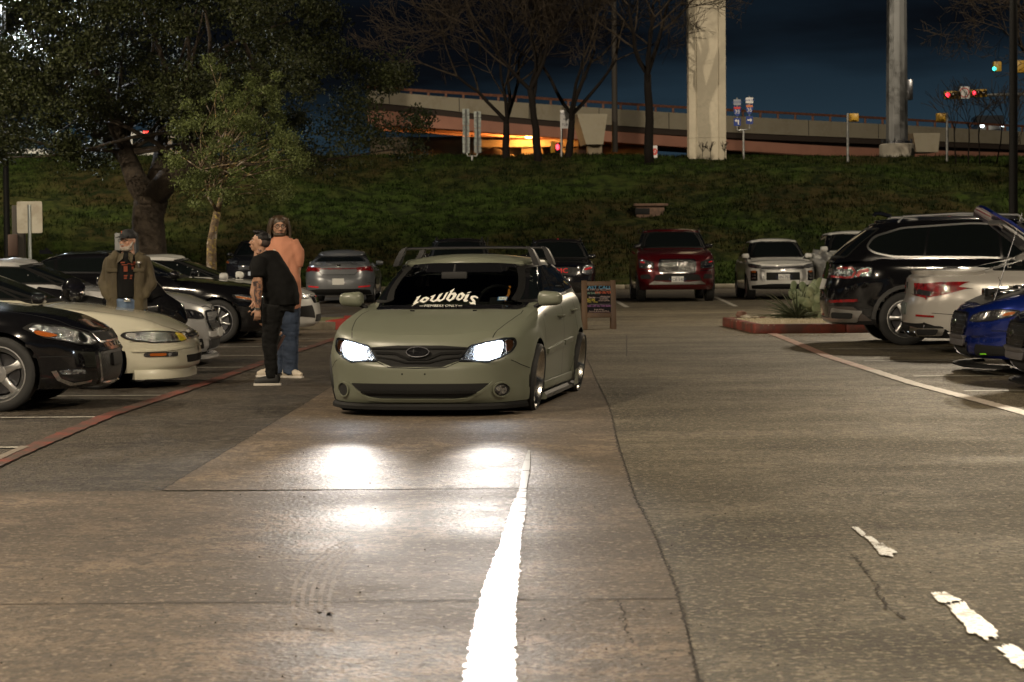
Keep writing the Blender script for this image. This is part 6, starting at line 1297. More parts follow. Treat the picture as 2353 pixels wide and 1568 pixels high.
g.tube([T(348, 465), T(315, 420), T(288, 350, 1), T(262, 270, 1.5), T(215, 160, 1)], [.36, .30, .24, .2, .12], 12); g.tube([T(348, 460), T(385, 415, -.5), T(430, 380, -1), T(500, 300, -1.5), T(590, 200, -1)], [.34, .32, .27, .19, .1], 12); g.tube([T(345, 440, .5), T(368, 370, 1.5), T(372, 290, 2), T(380, 150, 2)], [.22, .2, .16, .1], 10)
for p in P[::5]:
    s_ = rt_.choice([T(288, 350, 1), T(262, 270, 1.5), T(430, 380, -1), T(500, 300, -1.5), T(372, 290, 2), T(380, 180, 2), T(590, 200, -1)]); 
    if (Vector(p[:3])-s_).length < 6: limb(g, s_, p[:3], .07, .012, .3, 7, rt_)
g.mk('trunk', BARK, oak, ang=180)
bk = empty('background_oak', tuple(sp(230, 500, 73).xy)+(0,), 0, 'dark mass of a second oak behind the forked one, almost black', 'tree'); O0 = Vector(bk.location); P = []
while len(P) < 190:
    u, v = rt_.uniform(-170, 640), rt_.uniform(-200, 345)
    if (250 < u < 440 and v > 290): continue
    p = sp(u, v, 72+rt_.uniform(-2.5, 2.5))-O0; P.append((p.x, p.y, p.z, rt_.uniform(.6, 1.2)))
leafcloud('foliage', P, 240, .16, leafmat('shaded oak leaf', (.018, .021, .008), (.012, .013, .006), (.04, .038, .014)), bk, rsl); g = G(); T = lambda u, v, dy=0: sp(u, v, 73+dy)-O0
g.tube([T(350, 560), T(345, 440), T(235, 300)], [.26, .24, .2], 12); g.tube([T(235, 320), T(150, 180), T(60, 60)], [.28, .18, .1], 10); g.tube([T(235, 320), T(380, 220), T(520, 140)], [.28, .18, .1], 10); g.mk('trunk', BARK, bk, ang=180)
st_ = empty('small_oak', tuple(sp(484, 600, 50).xy)+(0,), 0, 'slender young tree with lichen spotted pale trunk in front of the big oak', 'tree'); O0 = Vector(st_.location); T = lambda u, v, dy=0: sp(u, v, 50+dy)-O0
reg2 = [(400, 285), (440, 270), (520, 225), (600, 260), (660, 310), (720, 340), (700, 395), (640, 410), (690, 440), (620, 450), (590, 430), (560, 470), (500, 440), (460, 490), (420, 440), (395, 370)]; P = []
while len(P) < 90:
    u, v = rt_.uniform(380, 720), rt_.uniform(220, 500)
    if inpoly((u, v), reg2) and mnoise.noise(Vector((u*.02, v*.02, 5))) > -.28: p = sp(u, v, 50+rt_.uniform(-1.6, 1.4))-O0; P.append((p.x, p.y, p.z, rt_.uniform(.14, .34)))
for k in range(40):     # brighter sprays of the same leaves hanging before the big oak
    u, v = rt_.gauss(560, 60), rt_.gauss(250, 55); p = sp(u, v, 51+rt_.uniform(-.5, .8))-O0; P.append((p.x, p.y, p.z, rt_.uniform(.12, .24)))
leafcloud('foliage', P, 230, .062, LF2, st_, rsl); g = G()
g.tube([(0, 0, -.1), T(486, 560), T(492, 520), T(500, 487)], [.14, .105, .09, .085], 12); g.tube([T(500, 487), T(511, 440, .2), T(507, 380, .2), T(520, 300, 0)], [.06, .05, .035, .02], 9); g.tube([T(500, 487), T(480, 455, -.2), T(470, 400, -.2), T(440, 330, -.4)], [.04, .03, .022, .012], 8)
for p in P[::2]: limb(g, rt_.choice([T(511, 440, .2), T(507, 400, .2), T(514, 350, .1), T(475, 440, -.2), T(462, 390, -.3)]), p[:3], .018, .004, .35, 6, rt_)
g.mk('trunk', LBARK, st_, ang=180)
def bare(u, v, Y, h, seed, label, lean=0, spread=1.0, r=.18, fork=.30, name='bare_tree', dmax=7, grp='leafless trees along the crest'):
    q = random.Random(seed); b = sp(u, v, Y); t = empty(name, (b.x, Y, b.z), 0, label, 'tree', grp); g = G(); tw = G()
    def br(p, d, L, r_, dep):
        n = 5 if dep < 3 else 3; P = [p]; dd = d.copy()
        for i in range(n):
            dd = (dd+Vector((q.gauss(0, .13), q.gauss(0, .13), q.gauss(0, .07)+(.04 if dep > 0 else 0)))).normalized(); P.append(P[-1]+dd*L/n)
        (g if dep < 2 else tw).tube(P, [max(.010, r_*(1-.45*i/n)) for i in range(n+1)], 9 if dep < 2 else (5 if dep < 4 else 3), cap=False)
        if dep >= dmax: return
        for k in range(q.choice((3, 3, 4)) if dep < 4 else q.choice((2, 3))):
            s_ = q.uniform(.45, 1) if k else 1; pp = P[min(n, max(1, int(round(s_*n))))]; a = q.uniform(.35, .85)*spread; az = q.uniform(0, 6.28)
            ax = dd.cross(Vector((math.cos(az), math.sin(az), .3))).normalized(); nd = (dd*math.cos(a)+ax*math.sin(a)); nd.y *= .8; nd.z = nd.z*.9+.06; br(pp, nd.normalized(), L*q.uniform(.60, .84), r_*.55*q.uniform(.65, 1), dep+1)
    d0 = Vector((lean, 0, 1)).normalized(); n = 6; P = [Vector((0, 0, -.4))]
    for i in range(n): P.append(P[-1]+(d0+Vector((q.gauss(0, .06), 0, 0))).normalized()*(h*fork+.4)/n)
    g.tube(P, [r*(1-.30*i/n) for i in range(n+1)], 12)
    for k in range(4):
        a = q.uniform(.30, .75)*spread; az = k*1.57+q.uniform(-.4, .4); nd = Vector((math.sin(a)*math.cos(az)*1.2, math.sin(a)*math.sin(az)*.6, math.cos(a))); br(P[-1] if k < 3 else P[-2], nd.normalized(), h*.32, r*.50, 1)
    g.mk('trunk', BBARK, t, ang=180); tw.mk('branches', mat('bare twigs', (.034, .026, .019), .9, spec=.1), t, ang=180); return t
bare(1161, 366, 98, 9.0, 3, 'leftmost of the leafless trees, between the sign backs and the orange lamp', .02, fork=.18); bare(1240, 368, 97, 10, 5, 'leafless tree directly before the orange lamp', -.05); bare(1304, 364, 98, 9.4, 8, 'leafless tree in front of the notice sign', .03, fork=.2); bare(1493, 362, 97, 9.8, 11, 'leafless tree standing beside the pale concrete column', 0, 1.1, .21, .36)
bare(2440, 330, 92, 7.6, 21, 'leafless tree reaching over the red signals by the black lamp post', -.25, 1.35, .25, .30)
for k, (u, sd) in enumerate(((2196, 31), (2225, 33), (2252, 35), (2290, 39), (2335, 41))): bare(u, 356, 97, 3.2, sd, 'thin leafless sapling on the crest, %s of the five below the red signals' % ('first', 'second', 'third', 'fourth', 'last')[k], rt_.uniform(-.15, .15), .7, .035, .35, 'sapling', 3, 'thin saplings by the signals')
for u in (1612, 1634, 1665): bare(u, 364, 98.0, .9, int(u), 'small bare weed at the concrete column foot, %s' % {1612: 'at its shadowed edge', 1634: 'before its middle', 1665: 'by its road side edge'}[u], 0, .8, .012, .3, 'weed', 2, 'weeds at the column foot')
# ------------------------------------------------------------------ people
def fuse(name, g, vox, m, parent, it=6, fold=0, fscale=(6, 6, 2), seed=0):
    me = bpy.data.meshes.new('t'); me.from_pydata([tuple(v) for v in g.v], [], g.f); o = bpy.data.objects.new('t', me); TMP.collection.objects.link(o)
    bm = bmesh.new(); bm.from_mesh(me); bmesh.ops.recalc_face_normals(bm, faces=bm.faces[:]); bm.to_mesh(me); bm.free()
    r = o.modifiers.new('r', 'REMESH'); r.mode = 'VOXEL'; r.voxel_size = vox; s = o.modifiers.new('s', 'SMOOTH'); s.iterations = it; s.factor = .5
    m2 = baked(o); bpy.data.objects.remove(o); bpy.data.meshes.remove(me)
    if fold:
        n_ = len(m2.vertices); co = np.empty(n_*3); no = np.empty(n_*3); m2.vertices.foreach_get('co', co); m2.vertices.foreach_get('normal', no); co = co.reshape(-1, 3); no = no.reshape(-1, 3)
        for i in range(n_):
            x, y, z = co[i]; co[i] += no[i]*(fold*(mnoise.noise(Vector((x*fscale[0]+seed, y*fscale[1], z*fscale[2]+x*3)))+.5*mnoise.noise(Vector((x*fscale[0]*2.3, y*8+seed, z*fscale[2]*3.1)))))
        m2.vertices.foreach_set('co', co.reshape(-1)); m2.update()
    m2.name = name; m2.materials.clear(); m2.materials.append(m); m2.polygons.foreach_set('use_smooth', [True]*len(m2.polygons)); o = bpy.data.objects.new(name, m2); COL.objects.link(o); o.parent = parent; return o
def skinmat(n, c): return mat(n, c, .5, spec=.4, noise=(30, tuple(a*.82 for a in c), .45, .65), bump=(120, .1, .002))
def headshape(g, M, w=1.0):
    """M maps head space (x right ear-ear, -y face, z up; origin at the neck top, ~.235 high) to the body"""
    q = G(); q.ball((0, .012, .135), .098, 16, (.80*w, .98, 1.0)); q.ball((0, -.012, .07), .072, 14, (.92*w, 1.0, 1.05)); q.ball((0, -.052, .028), .036, 10, (1.1*w, .8, .8))
    q.tube([(0, -.088, .125), (0, -.104, .095), (0, -.112, .083), (0, -.088, .075)], [.009, .012, .015, .010], 8); q.ball((0, -.082, .143), .03, 8, (1.5, .42, .35)); q.ball((0, -.090, .052), .018, 8, (1.3, .45, .28)); q.ball((0, -.091, .041), .017, 8, (1.1, .42, .3))
    for s in (-1, 1): q.ball((s*.083*w, .018, .105), .026, 8, (.35, .65, 1.15)); q.ball((s*.045, -.066, .09), .026, 8, (1, .6, 1)); q.ball((s*.016, -.098, .083), .010, 6)
    q.tube([(0, .015, .06), (0, .025, -.05)], [.060, .064], 12); q.xf(M); g.add(q.v, q.f)
EYW = mat('eye white', (.5, .48, .45), .3); EYD = mat('dark iris', (.02, .012, .008), .2)
def face(root, M, brow, glasses=None, gm=None):
    for s in (-1, 1):
        e = G().ball((s*.031, -.080, .117), .0115, 8, (1.15, .6, .7)).xf(M).mk('eye', EYW, root); G().ball((s*.031, -.087, .117), .0055, 6, (1, .5, 1)).xf(M).mk('iris', EYD, e)
        G().tube([(s*.012, -.094, .138), (s*.03, -.094, .144), (s*.052, -.078, .138)], [.004, .006, .003], 6).xf(M).mk('eyebrow', brow, root)
    G().tube([(-.026, -.097, .047), (0, -.104, .048), (.026, -.097, .047)], [.002, .005, .002], 6, ell=.8).xf(M).mk('lips', mat('lip', (.28, .10, .08), .5), root)
    if glasses:
        gl = G()
        for s in (-1, 1):
            gl.tube([(s*.033+.024*math.cos(a)*1.08, -.104+.006*abs(math.cos(a)), .113+.018*math.sin(a)) for a in np.linspace(0, 2*math.pi, 17)], .0032, 5, False); gl.tube([(s*.058, -.10, .118), (s*.082, -.03, .118), (s*.086, .02, .113)], .0028, 5)
        gl.tube([(-.01, -.108, .117), (.01, -.108, .117)], .003, 5); gl.xf(M).mk('glasses', gm or BLK, root)
def hand(g, p, d, side=1, r=1.0, curl=.6, pn=Vector((0, 1, 0))):
    """palm and five fingers at wrist p, pointing along d"""
    d = Vector(d).normalized(); b = (pn-d*pn.dot(d)).normalized(); n_ = d.cross(b); p = Vector(p)
    g.tube([p-d*.02, p+d*.03, p+d*.085], [.026*r, .036*r, .038*r], 10, ell=.5, ax=b)
    for k, L_ in enumerate((.068, .078, .073, .058)):
        o = p+d*.08+b*((k-1.5)*.020*r); q = [o]; dd = d.copy()
        for j in range(3): dd = (dd+n_*side*curl*.55).normalized(); q.append(q[-1]+dd*L_/3)
        g.tube(q, [.0095*r, .009*r, .0085*r, .007*r], 7)
    o = p+d*.025+b*(-.03*r); g.tube([o, o+(d*.5-b*.8+n_*side*.3).normalized()*.035, o+(d*.8-b*.5+n_*side*.5).normalized()*.068], [.012*r, .0105*r, .008*r], 7)
def shoe(par, c, ang, up_, sole, L_=.29, name='shoe', stripes=None, pitch=0):
    g = G(); M = Matrix.Translation(c) @ Matrix.Rotation(ang, 4, 'Z') @ Matrix.Rotation(pitch, 4, 'Y')
    g.tube([(-.08, 0, .05), (-.03, 0, .06), (.05, 0, .052), (.13, 0, .04), (.185, 0, .032)], [.048, .056, .053, .048, .030], 12, ell=.85); g.tube([(-.045, 0, .05), (-.05, 0, .115)], [.048, .045], 10)
    o = fuse(name, g.xf(M), .008, up_, par, 4); s = G(); n = 18; pr = [(-.105+.30*(.5-.5*math.cos(math.pi*k/n)), .030+.018*math.sin(math.pi*k/n)**.6) for k in range(n+1)]; pr = [(x, y*(1-.3*(k in (0, n)))) for k, (x, y) in enumerate(pr)]; V = []
    for z, e in ((0, 0), (.01, .003), (.024, .0)): V += [(x, y*.86+e, z) for x, y in pr]+[(x, -y*.86-e, z) for x, y in reversed(pr)]
    m_ = 2*(n+1); s.add(V, [(j*m_+i, j*m_+(i+1) % m_, (j+1)*m_+(i+1) % m_, (j+1)*m_+i) for j in range(2) for i in range(m_)]+[tuple(range(m_))[::-1], tuple(2*m_+i for i in range(m_))]); s.xf(M).mk('sole', sole, o)
    if stripes:
        for k in range(3):
            for sg in (1, -1): G().add([(.02+.028*k, sg*.047, .03), (.034+.028*k, sg*.047, .03), (.01+.028*k, sg*.040, .085), (-.004+.028*k, sg*.040, .085)], [(0, 1, 2, 3)]).xf(M).mk('shoe_stripe', stripes, o, smooth=False)
    return o
SK1 = skinmat('tan skin', (.42, .24, .16)); SK2 = skinmat('warm skin', (.50, .29, .20)); SK3 = skinmat('ruddy skin', (.48, .27, .19)); HAIRB = mat('black hair', (.006, .005, .005), .5, spec=.3, bump=(90, .5, .004)); HAIRD = mat('dark brown hair', (.035, .022, .012), .4, spec=.6, noise=(30, (.07, .045, .025), .45, .65, (1, 1, .1)), bump=(60, .6, .004)); GREYB = mat('grey beard', (.42, .38, .34), .8, noise=(80, (.25, .2, .17), .4, .6), bump=(150, .6, .004))
BSH = mat('black cotton', (.007, .007, .007), .9, spec=.15, bump=(60, .15, .003)); PCH = mat('peach cotton', (.52, .235, .15), .9, spec=.2, bump=(40, .15, .004)); JNS = mat('dark blue denim', (.022, .035, .065), .8, noise=(5, (.035, .055, .10), .45, .65), bump=(120, .2, .002)); BPT = mat('black trousers', (.006, .006, .006), .85, spec=.2, bump=(40, .2, .004)); OLJ = mat('olive brown jacket', (.075, .060, .032), .85, noise=(5, (.055, .043, .024), .4, .6), bump=(50, .2, .003)); LJN = mat('blue denim', (.10, .15, .24), .8, noise=(6, (.06, .09, .15), .45, .65)); CANV = mat('black canvas', (.015, .015, .015), .7); SOLE = mat('white sole', (.60, .56, .50), .6); SHW = mat('white trainer', (.50, .44, .36), .6)
TAT = mat('tattooed skin', (.30, .15, .09), .5, noise=[(16, (.05, .035, .035), .48, .54), (34, (.09, .05, .05), .55, .6)]); 
# --- man bending forward, one foot lifted (faces the parked cars)
k_ = 1/F*gp(615, 886).y*.293; base = gp(616, 886); m1 = empty('person', (base.x, base.y, 0), 0, 'man in black t-shirt and trousers bending forward on one leg with a tattooed arm', 'person')
q = lambda x, y, d=0: Vector(((x-740)*k_, d, (1462-y)*k_))
Mh = Matrix.Translation(q(672, 415, .02)) @ Matrix.Rotation(R(-90), 4, 'Z') @ Matrix.Rotation(R(-12), 4, 'X') @ Matrix.Scale(.95, 4)
b = G(); headshape(b, Mh)
b.tube([q(680, 430, .02), q(740, 520, .03), q(800, 640, .04), q(850, 780, .04)], [.075, .12, .12, .12], 14); b.tube([q(810, 800, .0), q(765, 1130, .0), q(770, 1400, .0)], [.10, .065, .045], 12); b.tube([q(840, 830, .10), q(660, 850, .14), q(700, 960, .15), q(830, 1075, .14)], [.10, .072, .06, .04], 12)
b.tube([q(690, 500, -.14), q(683, 600, -.20), q(692, 690, -.20), q(686, 790, -.21), q(684, 850, -.21)], [.062, .052, .045, .036, .028], 12); hand(b, q(684, 855, -.21), (-.05, 0, -1), -1, 1.0, .9, Vector((1, .25, 0)))
b.tube([q(690, 520, .2), q(640, 640, .24), q(615, 740, .22), q(640, 800, .2)], [.058, .048, .04, .03], 12); hand(b, q(640, 800, .2), (.5, 0, -.6), 1, 1.0, .6)
fuse('body', b, .0075, SK1, m1, 3); face(m1, Mh, HAIRB)
hr = G().ball((0, .025, .165), .096, 14, (.86, 1.0, .80)).ball((0, -.045, .218), .05, 10, (1.1, 1.2, .5)).ball((0, -.01, .225), .06, 10, (1.1, 1.2, .45)).xf(Mh); fuse('hair', hr, .007, HAIRB, m1, 3, .004, (60, 60, 20))
fuse('hair_fade', G().ball((0, .038, .125), .098, 14, (.84, .86, .72)).xf(Mh), .008, mat('short hair', (.05, .035, .03), .7), m1, 2)
s = G(); s.tube([q(690, 425, .02), q(712, 470, .03), q(765, 560, .03), q(830, 680, .03), q(860, 780, .03), q(862, 835, .03)], [.075, .185, .195, .20, .195, .185], 20, ell=.98, ax=(0, 1, 0)); s.tube([q(705, 480, -.10), q(685, 560, -.175), q(686, 612, -.195)], [.095, .085, .080], 14); s.tube([q(705, 480, .12), q(655, 590, .22), q(640, 620, .24)], [.09, .08, .075], 14); s.ball(q(880, 740, .03), .16, 14, (1, 1.05, 1.2))
fuse('t_shirt', s, .009, BSH, m1, 12, .016, (7, 7, 5), 3)
tr = G(); tr.tube([q(850, 790, .03), q(835, 870, .03)], [.165, .16], 16); tr.tube([q(800, 830, -.02), q(775, 980, -.01), q(757, 1130, 0), q(765, 1260, 0), q(772, 1405, 0)], [.135, .105, .085, .072, .062], 14); tr.tube([q(850, 850, .10), q(740, 830, .13), q(648, 842, .15)], [.13, .105, .088], 14); tr.tube([q(650, 840, .15), q(700, 940, .15), q(760, 1000, .15), q(815, 1060, .14)], [.088, .08, .07, .062], 14)
fuse('trousers', tr, .009, BPT, m1, 4, .009, (9, 9, 12), 1)
shoe(m1, tuple(q(770, 1462, 0)), R(180), CANV, SOLE); shoe(m1, tuple(q(835, 1145, .14)), R(180), CANV, mat('worn dark sole', (.09, .045, .04), .7), pitch=R(62))
G().tube([q(683, 640, -.2), q(690, 700, -.2), q(687, 780, -.21), q(685, 840, -.21)], [.0515, .0465, .0385, .031], 16, False).mk('arm_tattoo', TAT, m1, ang=180); G().lathe([(.034, -.01), (.036, 0), (.034, .01)], 16, 'z').xf(Matrix.Translation(q(684, 856, -.21))).mk('bracelet', CHR, m1)
G().tube([q(676, 432, -.045), q(690, 402, -.02)], [.02, .03], 8).mk('neck_tattoo', TAT, m1)
# --- man in the peach shirt, standing behind him
base = gp(655, 868); k_ = 1/F*base.y*.293; m2 = empty('person', (base.x, base.y, 0), 0, 'long haired man with glasses in a peach t-shirt and jeans looking back', 'person')
q = lambda x, y, d=0: Vector(((x-845)*k_, d, (1405-y)*k_))
Mh = Matrix.Translation(q(815, 300, -.01)) @ Matrix.Rotation(R(14), 4, 'Z') @ Matrix.Scale(.99, 4); b = G(); headshape(b, Mh, 1.12)
b.tube([q(815, 330), q(830, 420), q(835, 600), q(845, 800)], [.075, .12, .13, .13], 14)
for x, x2, x3, d in ((880, 885, 880, -.02), (810, 800, 800, .06)): b.tube([q(x-10, 820, d), q(x2, 1080, d), q(x3, 1350, d)], [.11, .07, .045], 12)
b.tube([q(930, 370, .0), q(945, 500, .0), q(938, 610, -.02), q(915, 700, -.03), q(905, 740, -.05)], [.075, .062, .055, .042, .032], 12); hand(b, q(905, 740, -.05), (-.3, -.2, -1), 1, 1.05)
b.tube([q(725, 380, .06), q(680, 530, .10), q(640, 640, .02), q(628, 740, -.04), q(612, 800, -.05)], [.07, .058, .05, .04, .032], 12); hand(b, q(612, 800, -.05), (-.2, 0, -1), -1, 1.05)
fuse('body', b, .0075, SK2, m2, 3); face(m2, Mh, HAIRD, True)
hr = G().ball((0, .025, .160), .108, 14, (.98, .98, .86))
rh = random.Random(4)
for s in (-1, 1):
    for j in range(11):
        y0 = -.05+.014*j; x0 = s*(.055+.028*math.sin(j*.3)); drop = -.10-.03*rh.random() if s > 0 else -.05-.02*rh.random()
        hr.tube([(x0*.5, y0*.8+.01, .235-.01*abs(j-4)/4), (s*.085, y0, .20), (s*.108, y0+.006, .12), (s*(.112+.01*rh.random()), y0+.012, .04), (s*(.10+.02*rh.random()), y0+.005, drop)], [.016, .02, .019, .017, .006], 7)
for j in range(7): hr.tube([(.0, .09, .2), (-.06+.02*j, .12, .10), (-.07+.023*j, .115, -.02), (-.07+.023*j, .10, -.09)], [.03, .025, .02, .008], 7)
fuse('hair', hr.xf(Mh), .0075, HAIRD, m2, 2, .003, (40, 40, 6)); bd = G().ball((0, -.030, .022), .058, 12, (1.28, 1.12, .62)).tube([(-.03, -.096, .066), (0, -.108, .069), (.03, -.096, .066)], [.005, .008, .005], 6)
for s in (-1, 1): bd.tube([(s*.076, -.01, .09), (s*.070, -.035, .05), (s*.045, -.06, .02)], [.012, .018, .018], 8)
fuse('beard', bd.xf(Mh), .006, HAIRD, m2, 2)
s = G(); s.tube([q(815, 300, .0), q(820, 345, .0), q(835, 400, .01), q(840, 520, 0), q(850, 660, -.01), q(852, 800, -.01), q(852, 865, -.01)], [.085, .145, .178, .188, .192, .186, .178], 22, ell=1.0, ax=(1, 0, 0)); s.tube([q(895, 350, .0), q(938, 430, .0), q(940, 540, .0)], [.105, .098, .086], 14); s.tube([q(765, 365, .05), q(705, 490, .09), q(682, 540, .08)], [.105, .09, .084], 14)
fuse('t_shirt', s, .009, PCH, m2, 16, .016, (7, 7, 4), 9); G().ball(q(787, 405, -.185), .018, 8, (1, .2, .7)).mk('chest_logo', SHW, m2)
tr = G(); tr.tube([q(848, 800), q(845, 880)], [.165, .165], 16, ell=.95, ax=(1, 0, 0))
for pts, d in ((((880, 840), (888, 1000), (890, 1130), (893, 1260), (888, 1375)), -.02), (((805, 840), (800, 1000), (800, 1130), (805, 1260), (800, 1372)), .07)): tr.tube([q(x, y, d) for x, y in pts], [.135, .115, .098, .09, .085], 14)
fuse('jeans', tr, .009, JNS, m2, 4, .010, (9, 9, 12), 6); shoe(m2, tuple(q(880, 1405, -.03)), R(-35), SHW, SOLE, stripes=BLK); shoe(m2, tuple(q(745, 1400, .06)), R(200), SHW, SOLE, stripes=BLK)
# --- bearded man with cap and open jacket
Y = 25.4; k_ = Y/F*.293; c0 = sp(291, 700, Y); m3 = empty('person', (c0.x, Y, 0), 0, 'bearded man in black cap, glasses and open olive jacket with hands in his pockets', 'person')
zt = 1.47+ (574-525)/F*Y; q = lambda x, y, d=0: Vector(((x-1000)*k_, d, zt-(y-22)*k_))
Mh = Matrix.Translation(q(1016, 196, 0)) @ Matrix.Rotation(R(-32), 4, 'Z') @ Matrix.Scale(.97, 4); b = G(); headshape(b, Mh, 1.05)
b.tube([q(1015, 210), q(1010, 300), q(1008, 420), q(1005, 560), q(1005, 640)], [.07, .085, .09, .10, .10], 14)
for s in (-1, 1): b.tube([q(1005+s*70, 640), q(1005+s*75, 900), (s*.12, 0, .06)], [.10, .065, .045], 12)
fuse('body', b, .0075, SK3, m3, 3); face(m3, Mh, GREYB, True)
bd = G().ball((0, -.028, .022), .062, 12, (1.22, 1.15, .66)).tube([(-.032, -.095, .064), (0, -.110, .070), (.032, -.095, .064)], [.007, .010, .007], 6)
for s in (-1, 1): bd.tube([(s*.080, .0, .10), (s*.074, -.03, .055), (s*.045, -.06, .02)], [.010, .018, .018], 8)
fuse('beard', bd.xf(Mh), .006, GREYB, m3, 2)
cp = G().ball((0, .012, .168), .108, 14, (.88, 1.0, .74)); v_ = []
for i in range(2):
    for j in range(9): a = -1.0+2.0*j/8; v_.append((.085*math.sin(a)*(1+.0*i), -.055-(.105*i*math.cos(a*.8)), .178-.022*i-.012*abs(a)))
cap = fuse('cap', cp.xf(Mh), .0075, mat('black cap cloth', (.010, .011, .013), .7), m3, 3)
g = G(); g.v = v_+[(a, b_, c-.007) for a, b_, c in v_]; g.f = [(j, j+1, 10+j, 9+j) for j in range(8)]+[(18+9+j, 18+10+j, 18+j+1, 18+j) for j in range(8)]+[(9+j, 10+j, 28+j, 27+j) for j in range(8)]; g.xf(Mh).mk('visor', MATS['black cap cloth'], cap)
v, f = text_vf('T', .045); mk('cap_emblem', ([tuple(Mh @ Vector((a-.01, -.094-.0*b_+.02*abs(a), .205+b_*.9))) for a, b_, _ in v], f), mat('orange emblem', (.7, .14, .04), .6), cap, smooth=False)
j_ = G(); ax = (1, 0, 0)
for s in (-1, 1):   # two halves of the open jacket and the sleeves
    j_.tube([q(1010+s*62, 225, .02), q(1010+s*105, 262, .02), q(1008+s*100, 420, .015), q(1004+s*93, 560, 0), q(1004+s*96, 668, 0)], [.065, .088, .090, .088, .094], 16, ell=1.45, ax=ax)
    j_.tube([q(1010+s*128, 262, .03), q(1006+s*168, 370, .05), q(1006+s*188, 455, .02), q(1006+s*154, 530, -.05), q(1006+s*108, 578, -.09)], [.066, .070, .066, .058, .052], 14)
j_.tube([q(1008, 270, .09), q(1008, 640, .09)], [.14, .16], 16, ell=.5, ax=ax)
fuse('jacket', j_, .009, OLJ, m3, 9, .020, (10, 10, 2.2), 2)
ts = G(); ts.tube([q(1012, 215, -.005), q(1012, 260, -.03), q(1010, 400, -.045), q(1008, 570, -.05)], [.06, .10, .115, .12], 16, ell=.95, ax=ax); fuse('t_shirt', ts, .009, BSH, m3, 3, .004)
ORP = mat('orange print', (.16, .03, .010), .8)
for (x0, x1, y, h_) in ((975, 1085, 290, 6), (1030, 1085, 300, 3), (985, 1080, 308, 4), (1000, 1030, 340, 22), (1060, 1075, 335, 12), (1000, 1065, 392, 4), (1000, 1062, 403, 3), (1000, 1060, 415, 4)):
    P_ = []
    for (x, y2) in ((x0, y+h_), (x1, y+h_), (x1, y-h_), (x0, y-h_)): 
        w = q(x, y2, 0); P_.append((w.x, -.045-math.sqrt(max(0, .110**2-(w.x-.015)**2))*.95-.012, w.z))
    mk('shirt_print', (P_, [(0, 1, 2, 3)]), ORP, m3, smooth=False)
for s in (-1, 1):
    cpts = [q(1012+s*18, 212, -.075), q(1012+s*58, 225, -.085), q(1012+s*(70 if s < 0 else 52), 300, -.15), q(1012+s*22, 262, -.145)]; cv = [tuple(p) for p in cpts]+[tuple(p+Vector((0, .012, 0))) for p in cpts]; mk('collar', (cv, [(0, 1, 2, 3), (7, 6, 5, 4), (0, 4, 5, 1), (1, 5, 6, 2), (2, 6, 7, 3), (3, 7, 4, 0)]), OLJ, m3, smooth=False)
    G().bbox(q(1010+s*105, 0).x-.05, q(1010+s*105, 0).x+.05, -.03, .03, q(0, 222).z-.01, q(0, 222).z+.004, .004).mk('epaulette', OLJ, m3); G().bbox(q(1008+s*105, 0).x-.06, q(1008+s*105, 0).x+.06, -.125, -.11, q(0, 350).z-.02, q(0, 350).z+.02, .004).mk('pocket_flap', OLJ, m3)
G().bbox(q(1028, 0).x-.036, q(1028, 0).x+.036, -.20, -.185, q(0, 582).z-.018, q(0, 582).z+.018, .004).mk('belt_buckle', CHR, m3)
tr = G(); tr.tube([q(1010, 560, -.03), q(1008, 650, 0)], [.15, .17], 16, ell=.95, ax=ax)
for s in (-1, 1): tr.tube([q(1005+s*62, 640), q(1005+s*70, 900), (s*.12, 0, .10)], [.12, .09, .075], 14)
fuse('jeans', tr, .010, LJN, m3, 4, .006); G().lathe([(.03, 0), (.033, .01), (.03, .02)], 12, 'z').xf(Matrix.Translation(q(1112, 300, -.13))).mk('star_badge', ALU, m3)
for s in (-1, 1): shoe(m3, (s*.12, 0, 0), R(-100), CANV, SOLE)
for s in (1,): strap = G().tube([q(1110, 280, -.135), q(1118, 330, -.14)], .008, 5)
strap.mk('badge_strap', ALU, m3)
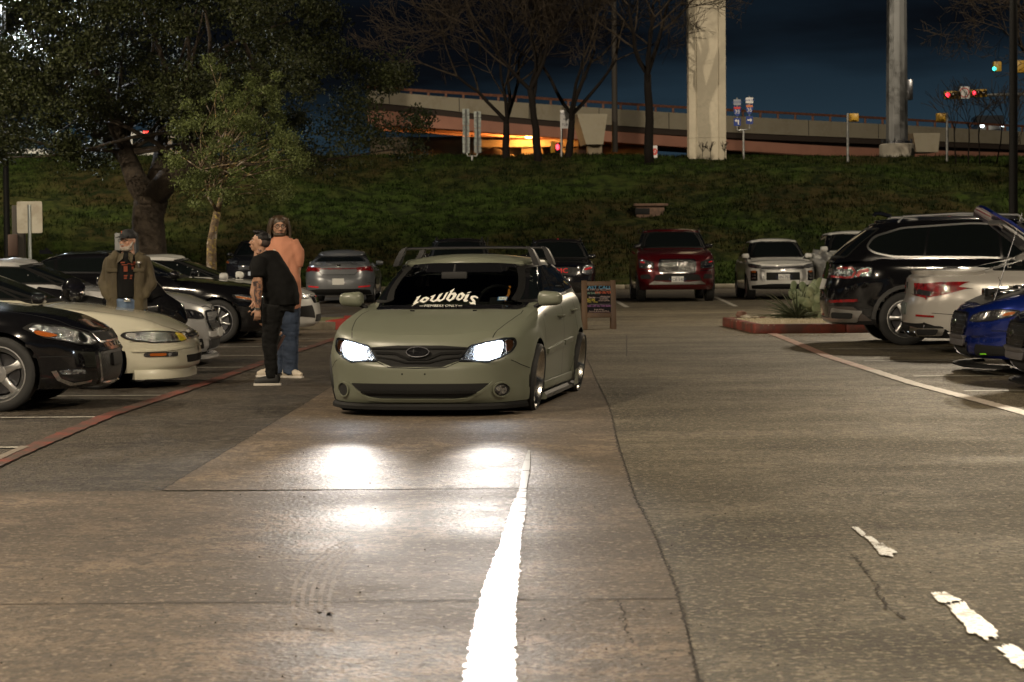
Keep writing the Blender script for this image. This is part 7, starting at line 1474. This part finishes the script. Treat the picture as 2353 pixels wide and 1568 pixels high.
# --- motorcycle with a helmet on its seat, between the coupe and the silver white fastback
Y = 27.2; c0 = sp(255, 700, Y); mc = empty('motorcycle', (c0.x, Y, 0), R(-4), 'black sport motorcycle parked behind the bearded man', 'motorcycle')
for x, nm in ((.68, 0), (-.72, 0)):
    w = G().lathe([(.22, -.06), (.30, -.055), (.31, 0), (.30, .055), (.22, .06)], 28).xf(Matrix.Translation((x, 0, .31))).mk('tyre', RUB, mc); G().lathe([(.02, -.05), (.20, -.03), (.225, -.055), (.225, .055), (.20, .03), (.02, .05)], 20).xf(Matrix.Translation((x, 0, .31))).mk('wheel_rim', DALU, w)
fa = G().tube([(.28, 0, .62), (.45, 0, .70), (.62, 0, .72), (.80, 0, .66), (.90, 0, .58)], [.16, .24, .24, .17, .05], 16, ell=.95).tube([(.1, 0, .45), (.45, 0, .45)], [.2, .22], 14, ell=.8); fuse('fairing', fa, .012, PBLK, mc, 4)
ta = G().ball((.12, 0, .82), .2, 14, (1.3, .75, .7)); fuse('fuel_tank', ta, .012, PBLK, mc, 3); fuse('seat', G().tube([(-.55, 0, .90), (-.3, 0, .80), (-.05, 0, .78)], [.10, .13, .10], 12), .012, BLK, mc, 3); fuse('tail', G().tube([(-.9, 0, 1.0), (-.6, 0, .88), (-.3, 0, .74)], [.04, .12, .10], 12), .012, PBLK, mc, 3)
G().tube([(.50, 0, .86), (.44, 0, 1.0), (.36, 0, 1.06)], [.20, .15, .07], 14, cap=False, ell=1).mk('windscreen', mat('smoked screen', (.01, .01, .01), .05, coat=1), mc); G().tube([(.4, -.34, .94), (.42, -.1, .98), (.42, .1, .98), (.4, .34, .94)], .016, 8).mk('handlebar', BLK, mc)
for sg in (1, -1): G().ball((.46, sg*.42, 1.02), .07, 10, (.5, 1.2, .7)).tube([(.42, sg*.2, .95), (.46, sg*.40, 1.0)], .012, 6).mk('mirror', PBLK, mc); G().tube([(.66, sg*.1, .32), (.48, sg*.1, .85)], .03, 8).mk('fork', ALU, mc)
G().bbox(-.25, .35, -.16, .16, .25, .6, .05).mk('engine', DALU, mc); G().tube([(.1, -.16, .3), (-.3, -.18, .28), (-.7, -.2, .4)], [.03, .045, .05], 10).mk('exhaust', CHR, mc)
c1 = sp(168, 664, Y-.1); he = empty('helmet', (c1.x, Y-.1, c1.z-.13), R(-30), 'glossy black motorcycle helmet resting on the motorcycle tail', 'helmet'); sh_ = fuse('shell', G().ball((0, 0, .13), .138, 16, (1.05, .95, 1.02)).ball((.06, 0, .06), .10, 12, (1, 1, .7)), .009, PBLK, he, 4); mk('visor', (lambda g: (g.v, g.f))(G().lathe([(.140, .10), (.146, .13), (.143, .16), (.130, .19)], 20, 'z', -1.1, 1.1)), mat('mirror visor', (.02, .02, .03), .02, .6), he)
